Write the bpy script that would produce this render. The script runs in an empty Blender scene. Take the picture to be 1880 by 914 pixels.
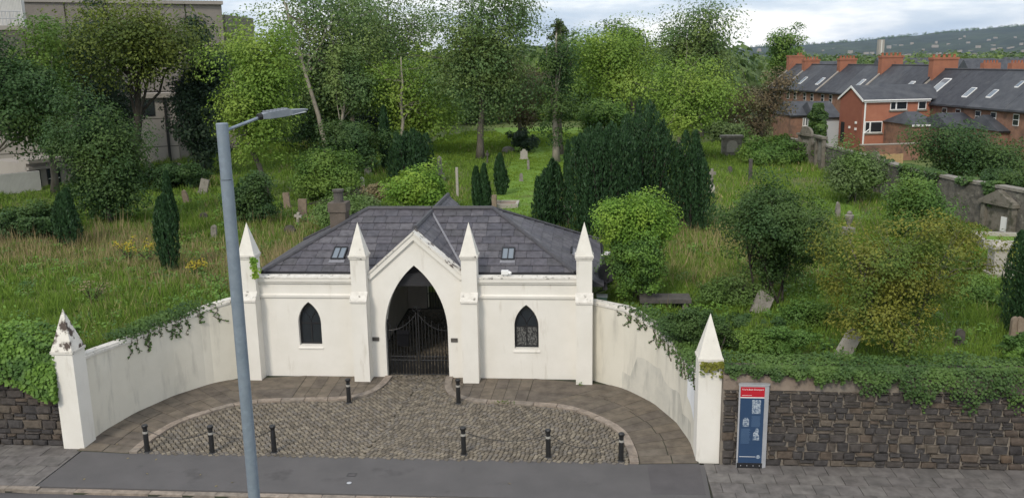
import bpy, math, random
import numpy as np
from mathutils import Vector, Matrix
from mathutils.geometry import tessellate_polygon
S = bpy.context.scene
COL = S.collection
PI = math.pi
rnd = random.Random(7)
NR = np.random.default_rng(11)

# ------------------------------------------------------------------ camera
F, PITCH, ROLL, YAW, CH = 1593.3, .2144, -.01675, -.0830, 11.2     # focal length in photograph pixels, angles, height
_c, _s = math.cos(YAW), math.sin(YAW)
FWD = Vector((_s*math.cos(PITCH), _c*math.cos(PITCH), -math.sin(PITCH)))
_r = Vector((_c, -_s, 0)); _u = _r.cross(FWD)
CR = _r*math.cos(ROLL) + _u*math.sin(ROLL)
CU = -_r*math.sin(ROLL) + _u*math.cos(ROLL)
CAM = Vector((0, 0, CH))
cam = bpy.data.objects.new('camera', bpy.data.cameras.new('camera')); COL.objects.link(cam)
cam.data.sensor_fit = 'HORIZONTAL'; cam.data.sensor_width = 36
cam.data.lens = 36*F/1880
cam.data.clip_start = .2; cam.data.clip_end = 30000
m3 = Matrix((CR, CU, -FWD)).transposed()
cam.matrix_world = Matrix.Translation(CAM) @ m3.to_4x4()
S.camera = cam

# ------------------------------------------------------------------ light
SUN_EL, SUN_AZ = 42, 200          # degrees; azimuth from +Y clockwise: behind the camera, a little to its left
w = bpy.data.worlds.new('World'); S.world = w; w.use_nodes = True
N, L = w.node_tree.nodes, w.node_tree.links
N.clear()
def nn(t, **k):
    n = N.new(t)
    for a, b in k.items(): setattr(n, a, b)
    return n
out = nn('ShaderNodeOutputWorld'); bg = nn('ShaderNodeBackground'); bg.inputs[1].default_value = 1.0
sky = nn('ShaderNodeTexSky', sky_type='NISHITA', sun_disc=False)
sky.sun_elevation = math.radians(SUN_EL); sky.sun_rotation = math.radians(SUN_AZ); sky.air_density = 1.2; sky.dust_density = 1.5
tc = nn('ShaderNodeTexCoord')
no = nn('ShaderNodeTexNoise'); no.inputs['Scale'].default_value = 1.0; no.inputs['Detail'].default_value = 9; no.inputs['Roughness'].default_value = .56
mp = nn('ShaderNodeMapping'); mp.inputs['Location'].default_value = (3.3, 1.1, 0); mp.inputs['Scale'].default_value = (4.2, 4.2, 19)
L.new(tc.outputs['Generated'], mp.inputs[0]); L.new(mp.outputs[0], no.inputs[0])
rc = nn('ShaderNodeValToRGB'); L.new(no.outputs[0], rc.inputs[0])          # colour of the cloud sheet
e = rc.color_ramp.elements
e[0].position = .33; e[0].color = (.36, .46, .60, 1)
e[1].position = .60; e[1].color = (1.05, 1.03, 1.0, 1)
q = e.new(.45); q.color = (.54, .61, .71, 1)
skm = nn('ShaderNodeVectorMath', operation='SCALE'); skm.inputs['Scale'].default_value = .12; L.new(sky.outputs[0], skm.inputs[0])
mx = nn('ShaderNodeMix', data_type='RGBA'); mx.inputs[0].default_value = .86
L.new(skm.outputs[0], mx.inputs[6]); L.new(rc.outputs[0], mx.inputs[7])
L.new(mx.outputs[2], bg.inputs[0]); L.new(bg.outputs[0], out.inputs[0])
sd = bpy.data.lights.new('sun', 'SUN'); sd.energy = 1.5; sd.angle = math.radians(12); sd.color = (1, .92, .80)
so = bpy.data.objects.new('sun', sd); COL.objects.link(so)
a, el = math.radians(SUN_AZ), math.radians(SUN_EL)
to_sun = Vector((math.sin(a)*math.cos(el), math.cos(a)*math.cos(el), math.sin(el)))
so.rotation_euler = to_sun.to_track_quat('Z', 'Y').to_euler(); so.location = (0, 0, 60)
S.view_settings.view_transform = 'Standard'; S.view_settings.look = 'None'
S.view_settings.gamma = 1; S.view_settings.use_curve_mapping = False
S.view_settings.exposure = 0.5

# ------------------------------------------------------------------ picture to place
def ray(px, py): return FWD + CR*((px-940)/F) - CU*((py-457)/F)
def at(px, py, z=0.):
    d = ray(px, py); return CAM + d*((z-CH)/d.z)
def atY(px, py, Y):
    d = ray(px, py); return CAM + d*(Y/d.y)
def mpp(p): return (Vector(p)-CAM).dot(FWD)/F          # metres per photograph pixel at a point
def smooth(a, b, x):
    t = np.clip((x-a)/(b-a), 0, 1); return t*t*(3-2*t)

AX = -5.9                                              # axis of the gatehouse
WING = [(9.13, 23.1), (9.09, 24.41), (8.83, 25.79), (8.24, 27.32), (7.40, 28.51), (6.36, 29.27)]   # inner face of a wing wall, from the axis
def wing_x(Y):
    ys = [p[1] for p in WING]; xs = [p[0] for p in WING]
    return np.interp(Y, ys, xs)
# boundary wall on the right, its top line in the picture at its height
BW = [at(*p) for p in ((1445, 256, 4.5), (1500, 264, 4.5), (1598, 290, 4.6), (1653, 307, 4.6), (1763, 332, 4.6), (1834, 344, 4.6), (1905, 357, 4.6))]
BWX = lambda Y: np.interp(Y, [p.y for p in BW][::-1], [p.x for p in BW][::-1])
def hgt(X, Y):
    X = np.asarray(X, float); Y = np.asarray(Y, float)
    h = 2.25 + .013*(np.clip(Y, 23, 90)-23)
    h = h + .45*smooth(-13, -24, X)*smooth(24, 34, Y) + .1*np.sin(X*.31+1)*np.sin(Y*.27) + .06*np.sin(X*.9)*np.sin(Y*.7+2)
    h = h*(1-smooth(112, 150, Y)) + .2*smooth(112, 150, Y)
    out_r = smooth(.1, 3.5, X-BWX(Y))
    h = h*(1-out_r*.75)
    return h
def gp(px, py):
    z = 2.6
    for _ in range(12):
        p = at(px, py, z); z = float(hgt(p.x, p.y))
    return Vector((p.x, p.y, z))

# ------------------------------------------------------------------ materials
def M(name, c1, c2=None, scale=4., rough=.85, bump=0., bscale=None, rand=0., stretch=(1, 1, 1), lo=.35, hi=.68, c3=None, s3=1., t3=(.62, .75), stretch3=(1, 1, 1), metal=0., spec=.3, per_obj=False, isl=0.):
    m = bpy.data.materials.new(name); m.use_nodes = True
    nt = m.node_tree; n, l = nt.nodes, nt.links
    b = n['Principled BSDF']; b.inputs['Roughness'].default_value = rough; b.inputs['Metallic'].default_value = metal
    b.inputs['Specular IOR Level'].default_value = spec
    g = n.new('ShaderNodeNewGeometry')
    def noise(sc, st, det=6):
        mpn = n.new('ShaderNodeMapping'); mpn.inputs['Scale'].default_value = st
        l.new(g.outputs['Position'], mpn.inputs[0])
        t = n.new('ShaderNodeTexNoise'); t.inputs['Scale'].default_value = sc; t.inputs['Detail'].default_value = det; t.inputs['Roughness'].default_value = .6
        l.new(mpn.outputs[0], t.inputs[0]); return t
    c2 = c2 or c1
    t = noise(scale, stretch)
    mr = n.new('ShaderNodeMapRange'); mr.inputs[1].default_value = lo; mr.inputs[2].default_value = hi; l.new(t.outputs[0], mr.inputs[0])
    mxn = n.new('ShaderNodeMix'); mxn.data_type = 'RGBA'
    mxn.inputs[6].default_value = (*c1, 1); mxn.inputs[7].default_value = (*c2, 1)
    l.new(mr.outputs[0], mxn.inputs[0]); cur = mxn.outputs[2]
    if c3:
        t2 = noise(s3, stretch3, 8)
        m2 = n.new('ShaderNodeMapRange'); m2.inputs[1].default_value = t3[0]; m2.inputs[2].default_value = t3[1]; l.new(t2.outputs[0], m2.inputs[0])
        x2 = n.new('ShaderNodeMix'); x2.data_type = 'RGBA'; l.new(m2.outputs[0], x2.inputs[0]); l.new(cur, x2.inputs[6]); x2.inputs[7].default_value = (*c3, 1)
        cur = x2.outputs[2]
    if rand or isl:
        hs = n.new('ShaderNodeHueSaturation'); l.new(cur, hs.inputs['Color'])
        src = None
        if rand:
            oi = n.new('ShaderNodeObjectInfo'); src = oi.outputs['Random']; amt = rand
        else:
            src = g.outputs['Random Per Island']; amt = isl
        r = n.new('ShaderNodeMapRange'); r.inputs[3].default_value = 1-amt; r.inputs[4].default_value = 1+amt; l.new(src, r.inputs[0]); l.new(r.outputs[0], hs.inputs['Value'])
        cur = hs.outputs[0]
    l.new(cur, b.inputs['Base Color'])
    if bump:
        tb = noise(bscale or scale*4, (1, 1, 1), 5)
        bp = n.new('ShaderNodeBump'); bp.inputs['Strength'].default_value = min(1, bump); bp.inputs['Distance'].default_value = .02*max(1, bump)
        l.new(tb.outputs[0], bp.inputs['Height']); l.new(bp.outputs[0], b.inputs['Normal'])
    return m

def MPAL(name, cols, rough=.9, bump=.5, bscale=18, nscale=7, isl=False):
    "a palette picked by each object's own random number, mottled by noise"
    m = M(name, (1, 1, 1), (.55, .55, .55), scale=nscale, rough=rough, bump=bump, bscale=bscale)
    nt = m.node_tree; n, l = nt.nodes, nt.links; b = n['Principled BSDF']
    base = b.inputs['Base Color'].links[0].from_socket
    if isl: src = n.new('ShaderNodeNewGeometry').outputs['Random Per Island']
    else: src = n.new('ShaderNodeObjectInfo').outputs['Random']
    r = n.new('ShaderNodeValToRGB'); l.new(src, r.inputs[0]); r.color_ramp.interpolation = 'CONSTANT'
    el = r.color_ramp.elements
    for i, c in enumerate(cols):
        p = i/len(cols)
        x = el[i] if i < 2 else el.new(p)
        x.position = p; x.color = (*c, 1)
    mu = n.new('ShaderNodeMix'); mu.data_type = 'RGBA'; mu.blend_type = 'MULTIPLY'; mu.inputs[0].default_value = 1
    l.new(r.outputs[0], mu.inputs[6]); l.new(base, mu.inputs[7]); l.new(mu.outputs[2], b.inputs['Base Color'])
    return m

def LEAF(name, c1, c2, c3=None, trans=.34, patch=.35):
    "leaves: each leaf its own tone between c1 and c2, drifting to c3 in patches"
    m = bpy.data.materials.new(name); m.use_nodes = True
    nt = m.node_tree; n, l = nt.nodes, nt.links; n.clear()
    o = n.new('ShaderNodeOutputMaterial'); g = n.new('ShaderNodeNewGeometry')
    a = n.new('ShaderNodeMix'); a.data_type = 'RGBA'
    a.inputs[6].default_value = (*[p*.75+q*.25 for p, q in zip(c1, c2)], 1); a.inputs[7].default_value = (*[p*.15+q*.85 for p, q in zip(c1, c2)], 1)
    l.new(g.outputs['Random Per Island'], a.inputs[0]); cur = a.outputs[2]
    if c3:
        t = n.new('ShaderNodeTexNoise'); t.inputs['Scale'].default_value = patch; t.inputs['Detail'].default_value = 3
        l.new(g.outputs['Position'], t.inputs[0])
        mr = n.new('ShaderNodeMapRange'); mr.inputs[1].default_value = .45; mr.inputs[2].default_value = .62; l.new(t.outputs[0], mr.inputs[0])
        x = n.new('ShaderNodeMix'); x.data_type = 'RGBA'; l.new(mr.outputs[0], x.inputs[0]); l.new(cur, x.inputs[6]); x.inputs[7].default_value = (*c3, 1); cur = x.outputs[2]
    d = n.new('ShaderNodeBsdfPrincipled'); d.inputs['Roughness'].default_value = .55; d.inputs['Specular IOR Level'].default_value = .25
    tr = n.new('ShaderNodeBsdfTranslucent'); ms = n.new('ShaderNodeMixShader'); ms.inputs[0].default_value = trans
    l.new(cur, d.inputs['Base Color']); l.new(cur, tr.inputs[0]); l.new(d.outputs[0], ms.inputs[1]); l.new(tr.outputs[0], ms.inputs[2]); l.new(ms.outputs[0], o.inputs[0])
    return m

def ATTR(name, trans=.25):
    "grass: colour of each blade from its own attribute"
    m = bpy.data.materials.new(name); m.use_nodes = True
    nt = m.node_tree; n, l = nt.nodes, nt.links; n.clear()
    o = n.new('ShaderNodeOutputMaterial'); at_ = n.new('ShaderNodeAttribute'); at_.attribute_name = 'tone'
    d = n.new('ShaderNodeBsdfDiffuse'); tr = n.new('ShaderNodeBsdfTranslucent'); ms = n.new('ShaderNodeMixShader'); ms.inputs[0].default_value = trans
    l.new(at_.outputs['Color'], d.inputs[0]); l.new(at_.outputs['Color'], tr.inputs[0]); l.new(d.outputs[0], ms.inputs[1]); l.new(tr.outputs[0], ms.inputs[2]); l.new(ms.outputs[0], o.inputs[0])
    return m

def GLASS(name, c=(.02, .025, .03), rough=.08):
    m = bpy.data.materials.new(name); m.use_nodes = True; b = m.node_tree.nodes['Principled BSDF']
    b.inputs['Base Color'].default_value = (*c, 1); b.inputs['Roughness'].default_value = rough; b.inputs['Specular IOR Level'].default_value = .6
    return m

mt = dict(
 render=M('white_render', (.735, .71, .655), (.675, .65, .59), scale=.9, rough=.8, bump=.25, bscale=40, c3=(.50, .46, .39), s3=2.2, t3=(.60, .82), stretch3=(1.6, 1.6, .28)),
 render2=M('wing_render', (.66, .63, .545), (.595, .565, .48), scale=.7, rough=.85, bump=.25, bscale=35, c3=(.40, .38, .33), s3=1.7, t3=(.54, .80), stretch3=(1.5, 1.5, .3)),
 coping=M('weathered_coping', (0.669, 0.642, 0.590), (0.546, 0.519, 0.466), scale=6, rough=.9, bump=.3, c3=(.13, .12, .10), s3=5, t3=(.58, .68), stretch3=(1, 1, 1)),
 flaky=M('flaking_paint', (0.686, 0.660, 0.607), (0.616, 0.590, 0.537), scale=6, rough=.9, bump=.5, bscale=14, c3=(.10, .08, .07), s3=4.2, t3=(.55, .60)),
 pinn=M('pinnacle_paint', (0.704, 0.678, 0.616), (0.634, 0.607, 0.546), scale=3, rough=.85, bump=.2, c3=(.33, .30, .26), s3=6, t3=(.66, .78)),
 slate=MPAL('slate', [(0.092, 0.089, 0.102), (0.106, 0.100, 0.115), (0.087, 0.084, 0.099), (0.117, 0.111, 0.123), (0.099, 0.093, 0.105), (0.128, 0.122, 0.134), (0.091, 0.087, 0.095)], rough=.55, bump=.4, bscale=22, nscale=5),
 under=M('roof_underlay', (.03, .03, .033)),
 ridge=M('ridge_tile', (.05, .05, .056), (.075, .073, .08), scale=5, rough=.6),
 lead=M('lead_flashing', (.17, .17, .19), (.24, .24, .26), scale=6, rough=.6),
 stain=M('interior_plaster', (.62, .58, .51), (.55, .51, .45), scale=2, rough=.9),
 iron=M('black_iron', (.012, .012, .013), (.02, .02, .02), scale=20, rough=.45, spec=.5),
 bframe=M('dark_window_frame', (.02, .02, .022), rough=.5),
 glass=GLASS('window_glass'), glass_sky=GLASS('skylight_glass', (.16, .19, .22), .05),
 lace=M('lace_curtain', (0.030, 0.030, 0.030), (0.132, 0.132, 0.126), scale=22, rough=.9, lo=.46, hi=.56, stretch=(1, 1, .6)),
 door=M('grey_blue_door', (.05, .065, .09), rough=.5),
 asphalt=M('asphalt', (0.094, 0.090, 0.090), (0.113, 0.107, 0.107), scale=1.1, rough=.9, bump=.5, bscale=160, c3=(.06, .057, .057), s3=.8, t3=(.6, .75)),
 road=M('road_asphalt', (0.081, 0.076, 0.078), (0.098, 0.092, 0.094), scale=1.5, rough=.9, bump=.5, bscale=130),
 flag=MPAL('york_flagstone', [(0.167, 0.140, 0.110), (0.149, 0.125, 0.101), (0.178, 0.148, 0.115), (0.143, 0.121, 0.100), (0.160, 0.136, 0.109)], bump=.35, bscale=14, nscale=2.2),
 joint=M('dark_joint', (.035, .034, .03), (.05, .06, .03), scale=3, rough=.95),
 paver=MPAL('concrete_paver', [(0.171, 0.158, 0.150), (0.152, 0.142, 0.134), (0.187, 0.174, 0.162), (0.162, 0.149, 0.140)], bump=.25, bscale=40, nscale=3),
 kerb=MPAL('granite_kerb', [(0.311, 0.257, 0.209), (0.271, 0.232, 0.194), (0.333, 0.279, 0.232)], bump=.3, bscale=30, nscale=5),
 cobble=MPAL('cobblestone', [(0.177, 0.151, 0.115), (0.217, 0.186, 0.145), (0.146, 0.127, 0.101), (0.250, 0.217, 0.167), (0.192, 0.171, 0.145)], rough=.75, bump=.4, bscale=25, nscale=4),
 cobbles=MPAL('cobblestone_field', [(0.177, 0.151, 0.115), (0.217, 0.186, 0.145), (0.146, 0.127, 0.101), (0.250, 0.217, 0.167), (0.192, 0.171, 0.145)], rough=.75, bump=.4, bscale=25, nscale=4, isl=True),
 dirt=M('cobble_bed', (0.024, 0.022, 0.016), (0.027, 0.030, 0.013), scale=1.2, rough=1),
 rubble=MPAL('rubble_stone', [(.078, .068, .062), (.095, .080, .068), (.062, .057, .056), (.115, .090, .070), (.084, .074, .068), (.068, .062, .060), (.13, .108, .086), (.074, .068, .066)], bump=.8, bscale=12, nscale=6),
 rubbles=MPAL('rubble_stone_rest', [(0.067, 0.056, 0.050), (0.095, 0.074, 0.060), (0.050, 0.045, 0.045), (0.129, 0.092, 0.065), (0.078, 0.065, 0.058)], bump=.8, bscale=12, nscale=6, isl=True),
 mortar=M('lime_mortar', (.25, .22, .185), (.15, .13, .11), scale=3, rough=1, bump=.6, bscale=30),
 oldband=M('weathered_render_band', (.19, .15, .12), (.26, .21, .17), scale=2.5, rough=.95, bump=.5, bscale=20, c3=(.08, .065, .055), s3=3, t3=(.55, .7)),
 brown=M('brown_stone', (.10, .085, .07), (.14, .115, .095), scale=3, rough=.95, bump=.5, bscale=20),
 galv=M('galvanised_steel', (0.192, 0.230, 0.285), (0.236, 0.275, 0.333), scale=9, rough=.5, metal=.25, c3=(0.234, 0.281, 0.348), s3=11, t3=(.52, .66)),
 lampgrey=M('grey_lamp_casing', (.18, .20, .235), (.21, .23, .265), scale=6, rough=.5),
 band=M('pale_reflective_band', (0.330, 0.318, 0.288), rough=.5),
 silver=M('brushed_aluminium', (.42, .43, .45), (.48, .49, .51), scale=3, rough=.45, metal=.3),
 blue=M('navy_panel', (.027, .056, .115), (.031, .062, .125), scale=1, rough=.35),
 matte=M('matte_black', (.008, .008, .009), rough=.95, spec=.05),
 peeled=M('peeling_cap_paint', (.72, .69, .63), (.62, .59, .53), scale=5, rough=.9, bump=.6, bscale=14, c3=(.09, .07, .06), s3=3.4, t3=(.50, .57)),
 red=M('red_panel', (.42, .018, .03), rough=.35),
 white=M('white_paint', (.75, .75, .74), rough=.5),
 ptext=M('pale_blue_print', (.09, .15, .25), rough=.4),
 print_=M('etched_picture', (.08, .12, .19), (.36, .41, .46), scale=26, rough=.5, lo=.42, hi=.58),
 yellow=M('yellow_line', (0.665, 0.643, 0.112), rough=.7),
 bark=M('bark', (.10, .088, .07), (.15, .135, .11), scale=5, rough=.95, bump=.6, bscale=14, stretch=(1, 1, .3)),
 paleb=M('pale_bark', (.30, .27, .22), (.21, .19, .15), scale=4, rough=.95, bump=.5, bscale=14, stretch=(1, 1, .4)),
 darkb=M('dark_bark', (.035, .03, .025), (.05, .045, .036), scale=5, rough=.95),
 stone=M('grey_headstone', (0.192, 0.176, 0.152), (0.264, 0.248, 0.216), scale=5, rough=.95, bump=.5, bscale=20, c3=(.12, .12, .09), s3=4, t3=(.55, .7)),
 pstone=M('pale_headstone', (0.344, 0.320, 0.279), (0.410, 0.385, 0.344), scale=5, rough=.95, bump=.4, bscale=20, c3=(.2, .19, .15), s3=5, t3=(.6, .72)),
 bstone=M('brown_headstone', (.20, .155, .115), (.27, .215, .165), scale=5, rough=.95, bump=.4, bscale=20),
 wstone=M('dark_weathered_stone', (.15, .135, .11), (.20, .185, .155), scale=4, rough=.95, bump=.5, bscale=14, c3=(.07, .07, .05), s3=2.5, t3=(.5, .65)),
 dstone=M('dark_headstone', (.07, .065, .06), (.11, .10, .09), scale=5, rough=.95, bump=.4, bscale=20),
 concrete=M('weathered_concrete', (.22, .195, .175), (.27, .245, .22), scale=.35, rough=.9, bump=.3, bscale=8, c3=(.16, .14, .125), s3=.5, t3=(.55, .75), stretch3=(1, 1, .3)),
 concrete2=M('pale_concrete', (.34, .31, .28), (.28, .255, .23), scale=.3, rough=.9, bump=.3, bscale=8, stretch=(1, 1, .4)),
 ribbed=M('white_cladding', (.62, .61, .58), (.52, .51, .49), scale=1.2, rough=.6),
 brick=M('old_brick', (.21, .115, .08), (.29, .165, .115), scale=2.2, rough=.95, bump=.5, bscale=12, c3=(.12, .08, .065), s3=.9, t3=(.5, .7)),
 brickred=M('red_painted_brick', (.34, .135, .085), (.39, .165, .105), scale=1.4, rough=.85, bump=.3, bscale=12),
 brickdk=M('red_gable_brick', (.24, .085, .055), (.27, .10, .065), scale=1.4, rough=.85, bump=.3, bscale=12),
 chim=M('orange_chimney_brick', (.33, .14, .085), (.27, .115, .075), scale=1.3, rough=.95, bump=.4, bscale=10, c3=(.2, .09, .06), s3=1.2, t3=(.6, .75)),
 terracotta=M('terracotta_pot', (.36, .13, .07), (.24, .10, .06), scale=3, rough=.9),
 rslate=M('terrace_slate', (0.042, 0.046, 0.055), (0.079, 0.083, 0.092), scale=.9, rough=.6, bump=.6, bscale=5, c3=(.10, .10, .10), s3=.8, t3=(.6, .78)),
 rslate2=M('dark_terrace_slate', (.030, .032, .040), (.056, .059, .068), scale=1.6, rough=.6, bump=.6, bscale=5, c3=(.08, .08, .08), s3=.9, t3=(.6, .78)),
 verge=M('verge_mortar', (.30, .27, .24), (.38, .35, .31), scale=2, rough=.9),
 wrender=M('grey_white_render', (0.450, 0.477, 0.504), (0.504, 0.522, 0.540), scale=.7, rough=.85),
 upvc=M('white_window_frame', (.75, .75, .74), rough=.4),
 timber=M('pale_timber', (.42, .29, .15), (.35, .24, .12), scale=1.5, rough=.8, stretch=(1, 1, 4)),
 ground=M('rough_ground', (0.075, 0.110, 0.028), (0.119, 0.145, 0.043), scale=.5, rough=1, bump=1, bscale=4, c3=(.14, .125, .06), s3=.22, t3=(.56, .72)),
 lawn=M('mown_grass', (0.111, 0.203, 0.028), (0.141, 0.235, 0.040), scale=1.2, rough=1, bump=.8, bscale=25, c3=(.11, .13, .04), s3=.5, t3=(.58, .72)),
 hill=M('hillside', (0.023, 0.034, 0.026), (0.043, 0.061, 0.037), scale=.004, rough=1, c3=(.03, .045, .03), s3=.0075, t3=(.48, .56), lo=.45, hi=.56),
 ivystem=M('ivy_stem', (.06, .045, .03), (.09, .07, .05), scale=9, rough=.95),
)
lf = dict(
 dark=LEAF('dark_green_leaves', (0.031, 0.073, 0.023), (0.070, 0.137, 0.041), (0.086, 0.145, 0.037)),
 blue=LEAF('blue_green_leaves', (0.027, 0.054, 0.030), (0.057, 0.096, 0.048)),
 mid=LEAF('mid_green_leaves', (0.067, 0.142, 0.028), (0.127, 0.232, 0.051), (0.168, 0.266, 0.051)),
 light=LEAF('light_green_leaves', (0.118, 0.210, 0.033), (0.209, 0.330, 0.053), (0.251, 0.353, 0.058)),
 yellow=LEAF('yellow_green_leaves', (0.107, 0.147, 0.025), (0.192, 0.230, 0.044), (0.085, 0.128, 0.027)),
 olive=LEAF('olive_grey_leaves', (0.101, 0.151, 0.053), (0.176, 0.246, 0.094), (0.127, 0.210, 0.053)),
 willow=LEAF('feathery_grey_green_leaves', (0.087, 0.156, 0.053), (0.159, 0.253, 0.089), (0.201, 0.276, 0.081)),
 fresh=LEAF('fresh_bright_leaves', (0.108, 0.220, 0.028), (0.200, 0.352, 0.050), (0.260, 0.387, 0.052), patch=.8),
 yew=LEAF('yew_needles', (0.018, 0.050, 0.018), (0.042, 0.090, 0.034), trans=.08),
 ivy=LEAF('ivy_leaves', (0.025, 0.060, 0.016), (0.069, 0.126, 0.032), (0.086, 0.151, 0.034), trans=.12, patch=1.2),
 ivyfresh=LEAF('ivy_fresh_leaves', (0.081, 0.171, 0.027), (0.156, 0.272, 0.044), (0.058, 0.122, 0.027), trans=.15, patch=1.2),
 bronze=LEAF('bronze_maple_leaves', (0.131, 0.139, 0.026), (0.261, 0.267, 0.041), (0.100, 0.167, 0.032), patch=.8),
 maroon=LEAF('rusty_leaves', (.10, .045, .02), (.16, .09, .03)),
 straw=LEAF('dry_seed_heads', (.20, .165, .085), (.28, .235, .13)),
 brown=LEAF('brown_dry_leaves', (0.125, 0.094, 0.056), (0.200, 0.156, 0.088), (0.106, 0.112, 0.044)),
 flower=LEAF('yellow_flowers', (.42, .33, .02), (.55, .45, .04)),
 far=LEAF('far_wood_leaves', (0.049, 0.095, 0.035), (0.099, 0.162, 0.047), (0.165, 0.230, 0.064), patch=.02),
)

# ------------------------------------------------------------------ building tools
BASE = {}
def link(o, parent=None):
    COL.objects.link(o)
    if parent is not None: o.parent = parent
    return o
def tag(o, label=None, cat=None, group=None, kind=None):
    if label: o['label'] = label
    if cat: o['category'] = cat
    if group: o['group'] = group
    if kind: o['kind'] = kind
    return o
def thing(name, label, cat, loc, group=None, rot=(0, 0, 0)):
    o = link(bpy.data.objects.new(name, None)); o.location = loc; o.rotation_euler = rot; o.empty_display_size = .2
    BASE[o.name] = Vector(loc); return tag(o, label, cat, group)
def mesh_np(name, V, Fq, tone=None):
    me = bpy.data.meshes.new(name)
    V = np.ascontiguousarray(V, np.float32); Fq = np.ascontiguousarray(Fq, np.int32)
    k = Fq.shape[1]
    me.vertices.add(len(V)); me.vertices.foreach_set('co', V.ravel())
    me.loops.add(Fq.size); me.loops.foreach_set('vertex_index', Fq.ravel())
    me.polygons.add(len(Fq)); me.polygons.foreach_set('loop_start', np.arange(0, Fq.size, k, dtype=np.int32))
    me.polygons.foreach_set('loop_total', np.full(len(Fq), k, np.int32))
    me.update(calc_edges=True)
    if tone is not None:
        at_ = me.color_attributes.new('tone', 'FLOAT_COLOR', 'POINT')
        at_.data.foreach_set('color', np.ascontiguousarray(tone, np.float32).ravel())
    return me
def put(name, me, m, parent=None, loc=None, smooth_=False):
    me.materials.append(m)
    if smooth_: me.polygons.foreach_set('use_smooth', np.ones(len(me.polygons), bool))
    o = link(bpy.data.objects.new(name, me), parent)
    if parent is not None: BASE[o.name] = BASE[parent.name] + (Vector(loc) if loc is not None else Vector())
    if loc is not None: o.location = loc
    return o
class MB:
    "collects shapes in world coordinates; build() links them as one mesh"
    def __init__(s): s.v = []; s.f = []
    def add(s, vs, fs):
        k = len(s.v); s.v += [tuple(p) for p in vs]; s.f += [tuple(i+k for i in f) for f in fs]; return s
    def box(s, x0, x1, y0, y1, z0, z1):
        return s.add([(x, y, z) for z in (z0, z1) for x, y in ((x0, y0), (x1, y0), (x1, y1), (x0, y1))],
                     [(3, 2, 1, 0), (4, 5, 6, 7), (0, 1, 5, 4), (1, 2, 6, 5), (2, 3, 7, 6), (3, 0, 4, 7)])
    def obox(s, c, d, size, z0):
        "box standing on z0 at c, its first side along d"
        d = Vector((d[0], d[1], 0)).normalized(); n = Vector((-d.y, d.x, 0)); c = Vector((c[0], c[1], 0))
        vs = []
        for z in (z0, z0+size[2]):
            for a, b in ((-1, -1), (1, -1), (1, 1), (-1, 1)):
                p = c + d*(a*size[0]/2) + n*(b*size[1]/2); vs.append((p.x, p.y, z))
        return s.add(vs, [(3, 2, 1, 0), (4, 5, 6, 7), (0, 1, 5, 4), (1, 2, 6, 5), (2, 3, 7, 6), (3, 0, 4, 7)])
    def prism(s, poly, off):
        "planar polygon pushed by the vector off"
        n = len(poly); off = Vector(off); P = [Vector(p) for p in poly]
        vs = P + [p+off for p in P]
        fs = [tuple(range(n))[::-1], tuple(range(n, 2*n))] + [(i, (i+1) % n, n+(i+1) % n, n+i) for i in range(n)]
        return s.add(vs, fs)
    def plate(s, loops, y0, y1, O=(0, 0, 0), U=(1, 0, 0), W=(0, 0, 1)):
        "outline with holes in the U-W plane, from depth y0 to y1 along their normal"
        O, U, W = Vector(O), Vector(U), Vector(W); D = U.cross(W)
        L3 = [[Vector((a, b, 0)) for a, b in lp] for lp in loops]
        tris = tessellate_polygon(L3)
        flat = [p for lp in loops for p in lp]; n = len(flat)
        vs = [O+U*a+W*b+D*y0 for a, b in flat] + [O+U*a+W*b+D*y1 for a, b in flat]
        fs = [tuple(t) for t in tris] + [tuple(i+n for i in t[::-1]) for t in tris]
        k = 0
        for lp in loops:
            m = len(lp)
            fs += [(k+i, k+(i+1) % m, n+k+(i+1) % m, n+k+i) for i in range(m)]; k += m
        return s.add(vs, fs)
    def tube(s, pts, rad, n=6, cap=True):
        pts = [Vector(p) for p in pts]; m = len(pts)
        rad = rad if hasattr(rad, '__len__') else [rad]*m
        vs, fs = [], []
        for i, p in enumerate(pts):
            t = (pts[min(i+1, m-1)] - pts[max(i-1, 0)])
            t = t.normalized() if t.length > 1e-9 else Vector((0, 0, 1))
            a = t.cross(Vector((0, 0, 1)) if abs(t.z) < .9 else Vector((1, 0, 0))).normalized(); b = t.cross(a)
            for j in range(n):
                an = 2*PI*j/n; vs.append(p + (a*math.cos(an) + b*math.sin(an))*rad[i])
        for i in range(m-1):
            for j in range(n): fs.append((i*n+j, i*n+(j+1) % n, (i+1)*n+(j+1) % n, (i+1)*n+j))
        if cap: fs += [tuple(range(n))[::-1], tuple(range((m-1)*n, m*n))]
        return s.add(vs, fs)
    def lathe(s, c, prof, n=12):
        c = Vector(c); vs, fs = [], []
        for r, z in prof:
            for j in range(n): vs.append(c + Vector((r*math.cos(2*PI*j/n), r*math.sin(2*PI*j/n), z)))
        m = len(prof)
        for i in range(m-1):
            for j in range(n): fs.append((i*n+j, i*n+(j+1) % n, (i+1)*n+(j+1) % n, (i+1)*n+j))
        fs += [tuple(range(n))[::-1], tuple(range((m-1)*n, m*n))]
        return s.add(vs, fs)
    def build(s, name, m, parent=None, loc=None, smooth_=False, bevel=0):
        b = BASE[parent.name] if parent is not None else Vector(loc if loc is not None else (0, 0, 0))
        me = bpy.data.meshes.new(name)
        me.from_pydata([(x-b.x, y-b.y, z-b.z) for x, y, z in s.v], [], s.f); me.update()
        o = put(name, me, m, parent, None if parent is not None else b, smooth_)
        if parent is None: BASE[o.name] = b
        if bevel:
            md = o.modifiers.new('bevel', 'BEVEL'); md.width = bevel; md.segments = 2; md.limit_method = 'ANGLE'
        return o
def pt(name, m, parent, fn, **k):
    b = MB(); fn(b); return b.build(name, m, parent, **k)
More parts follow.
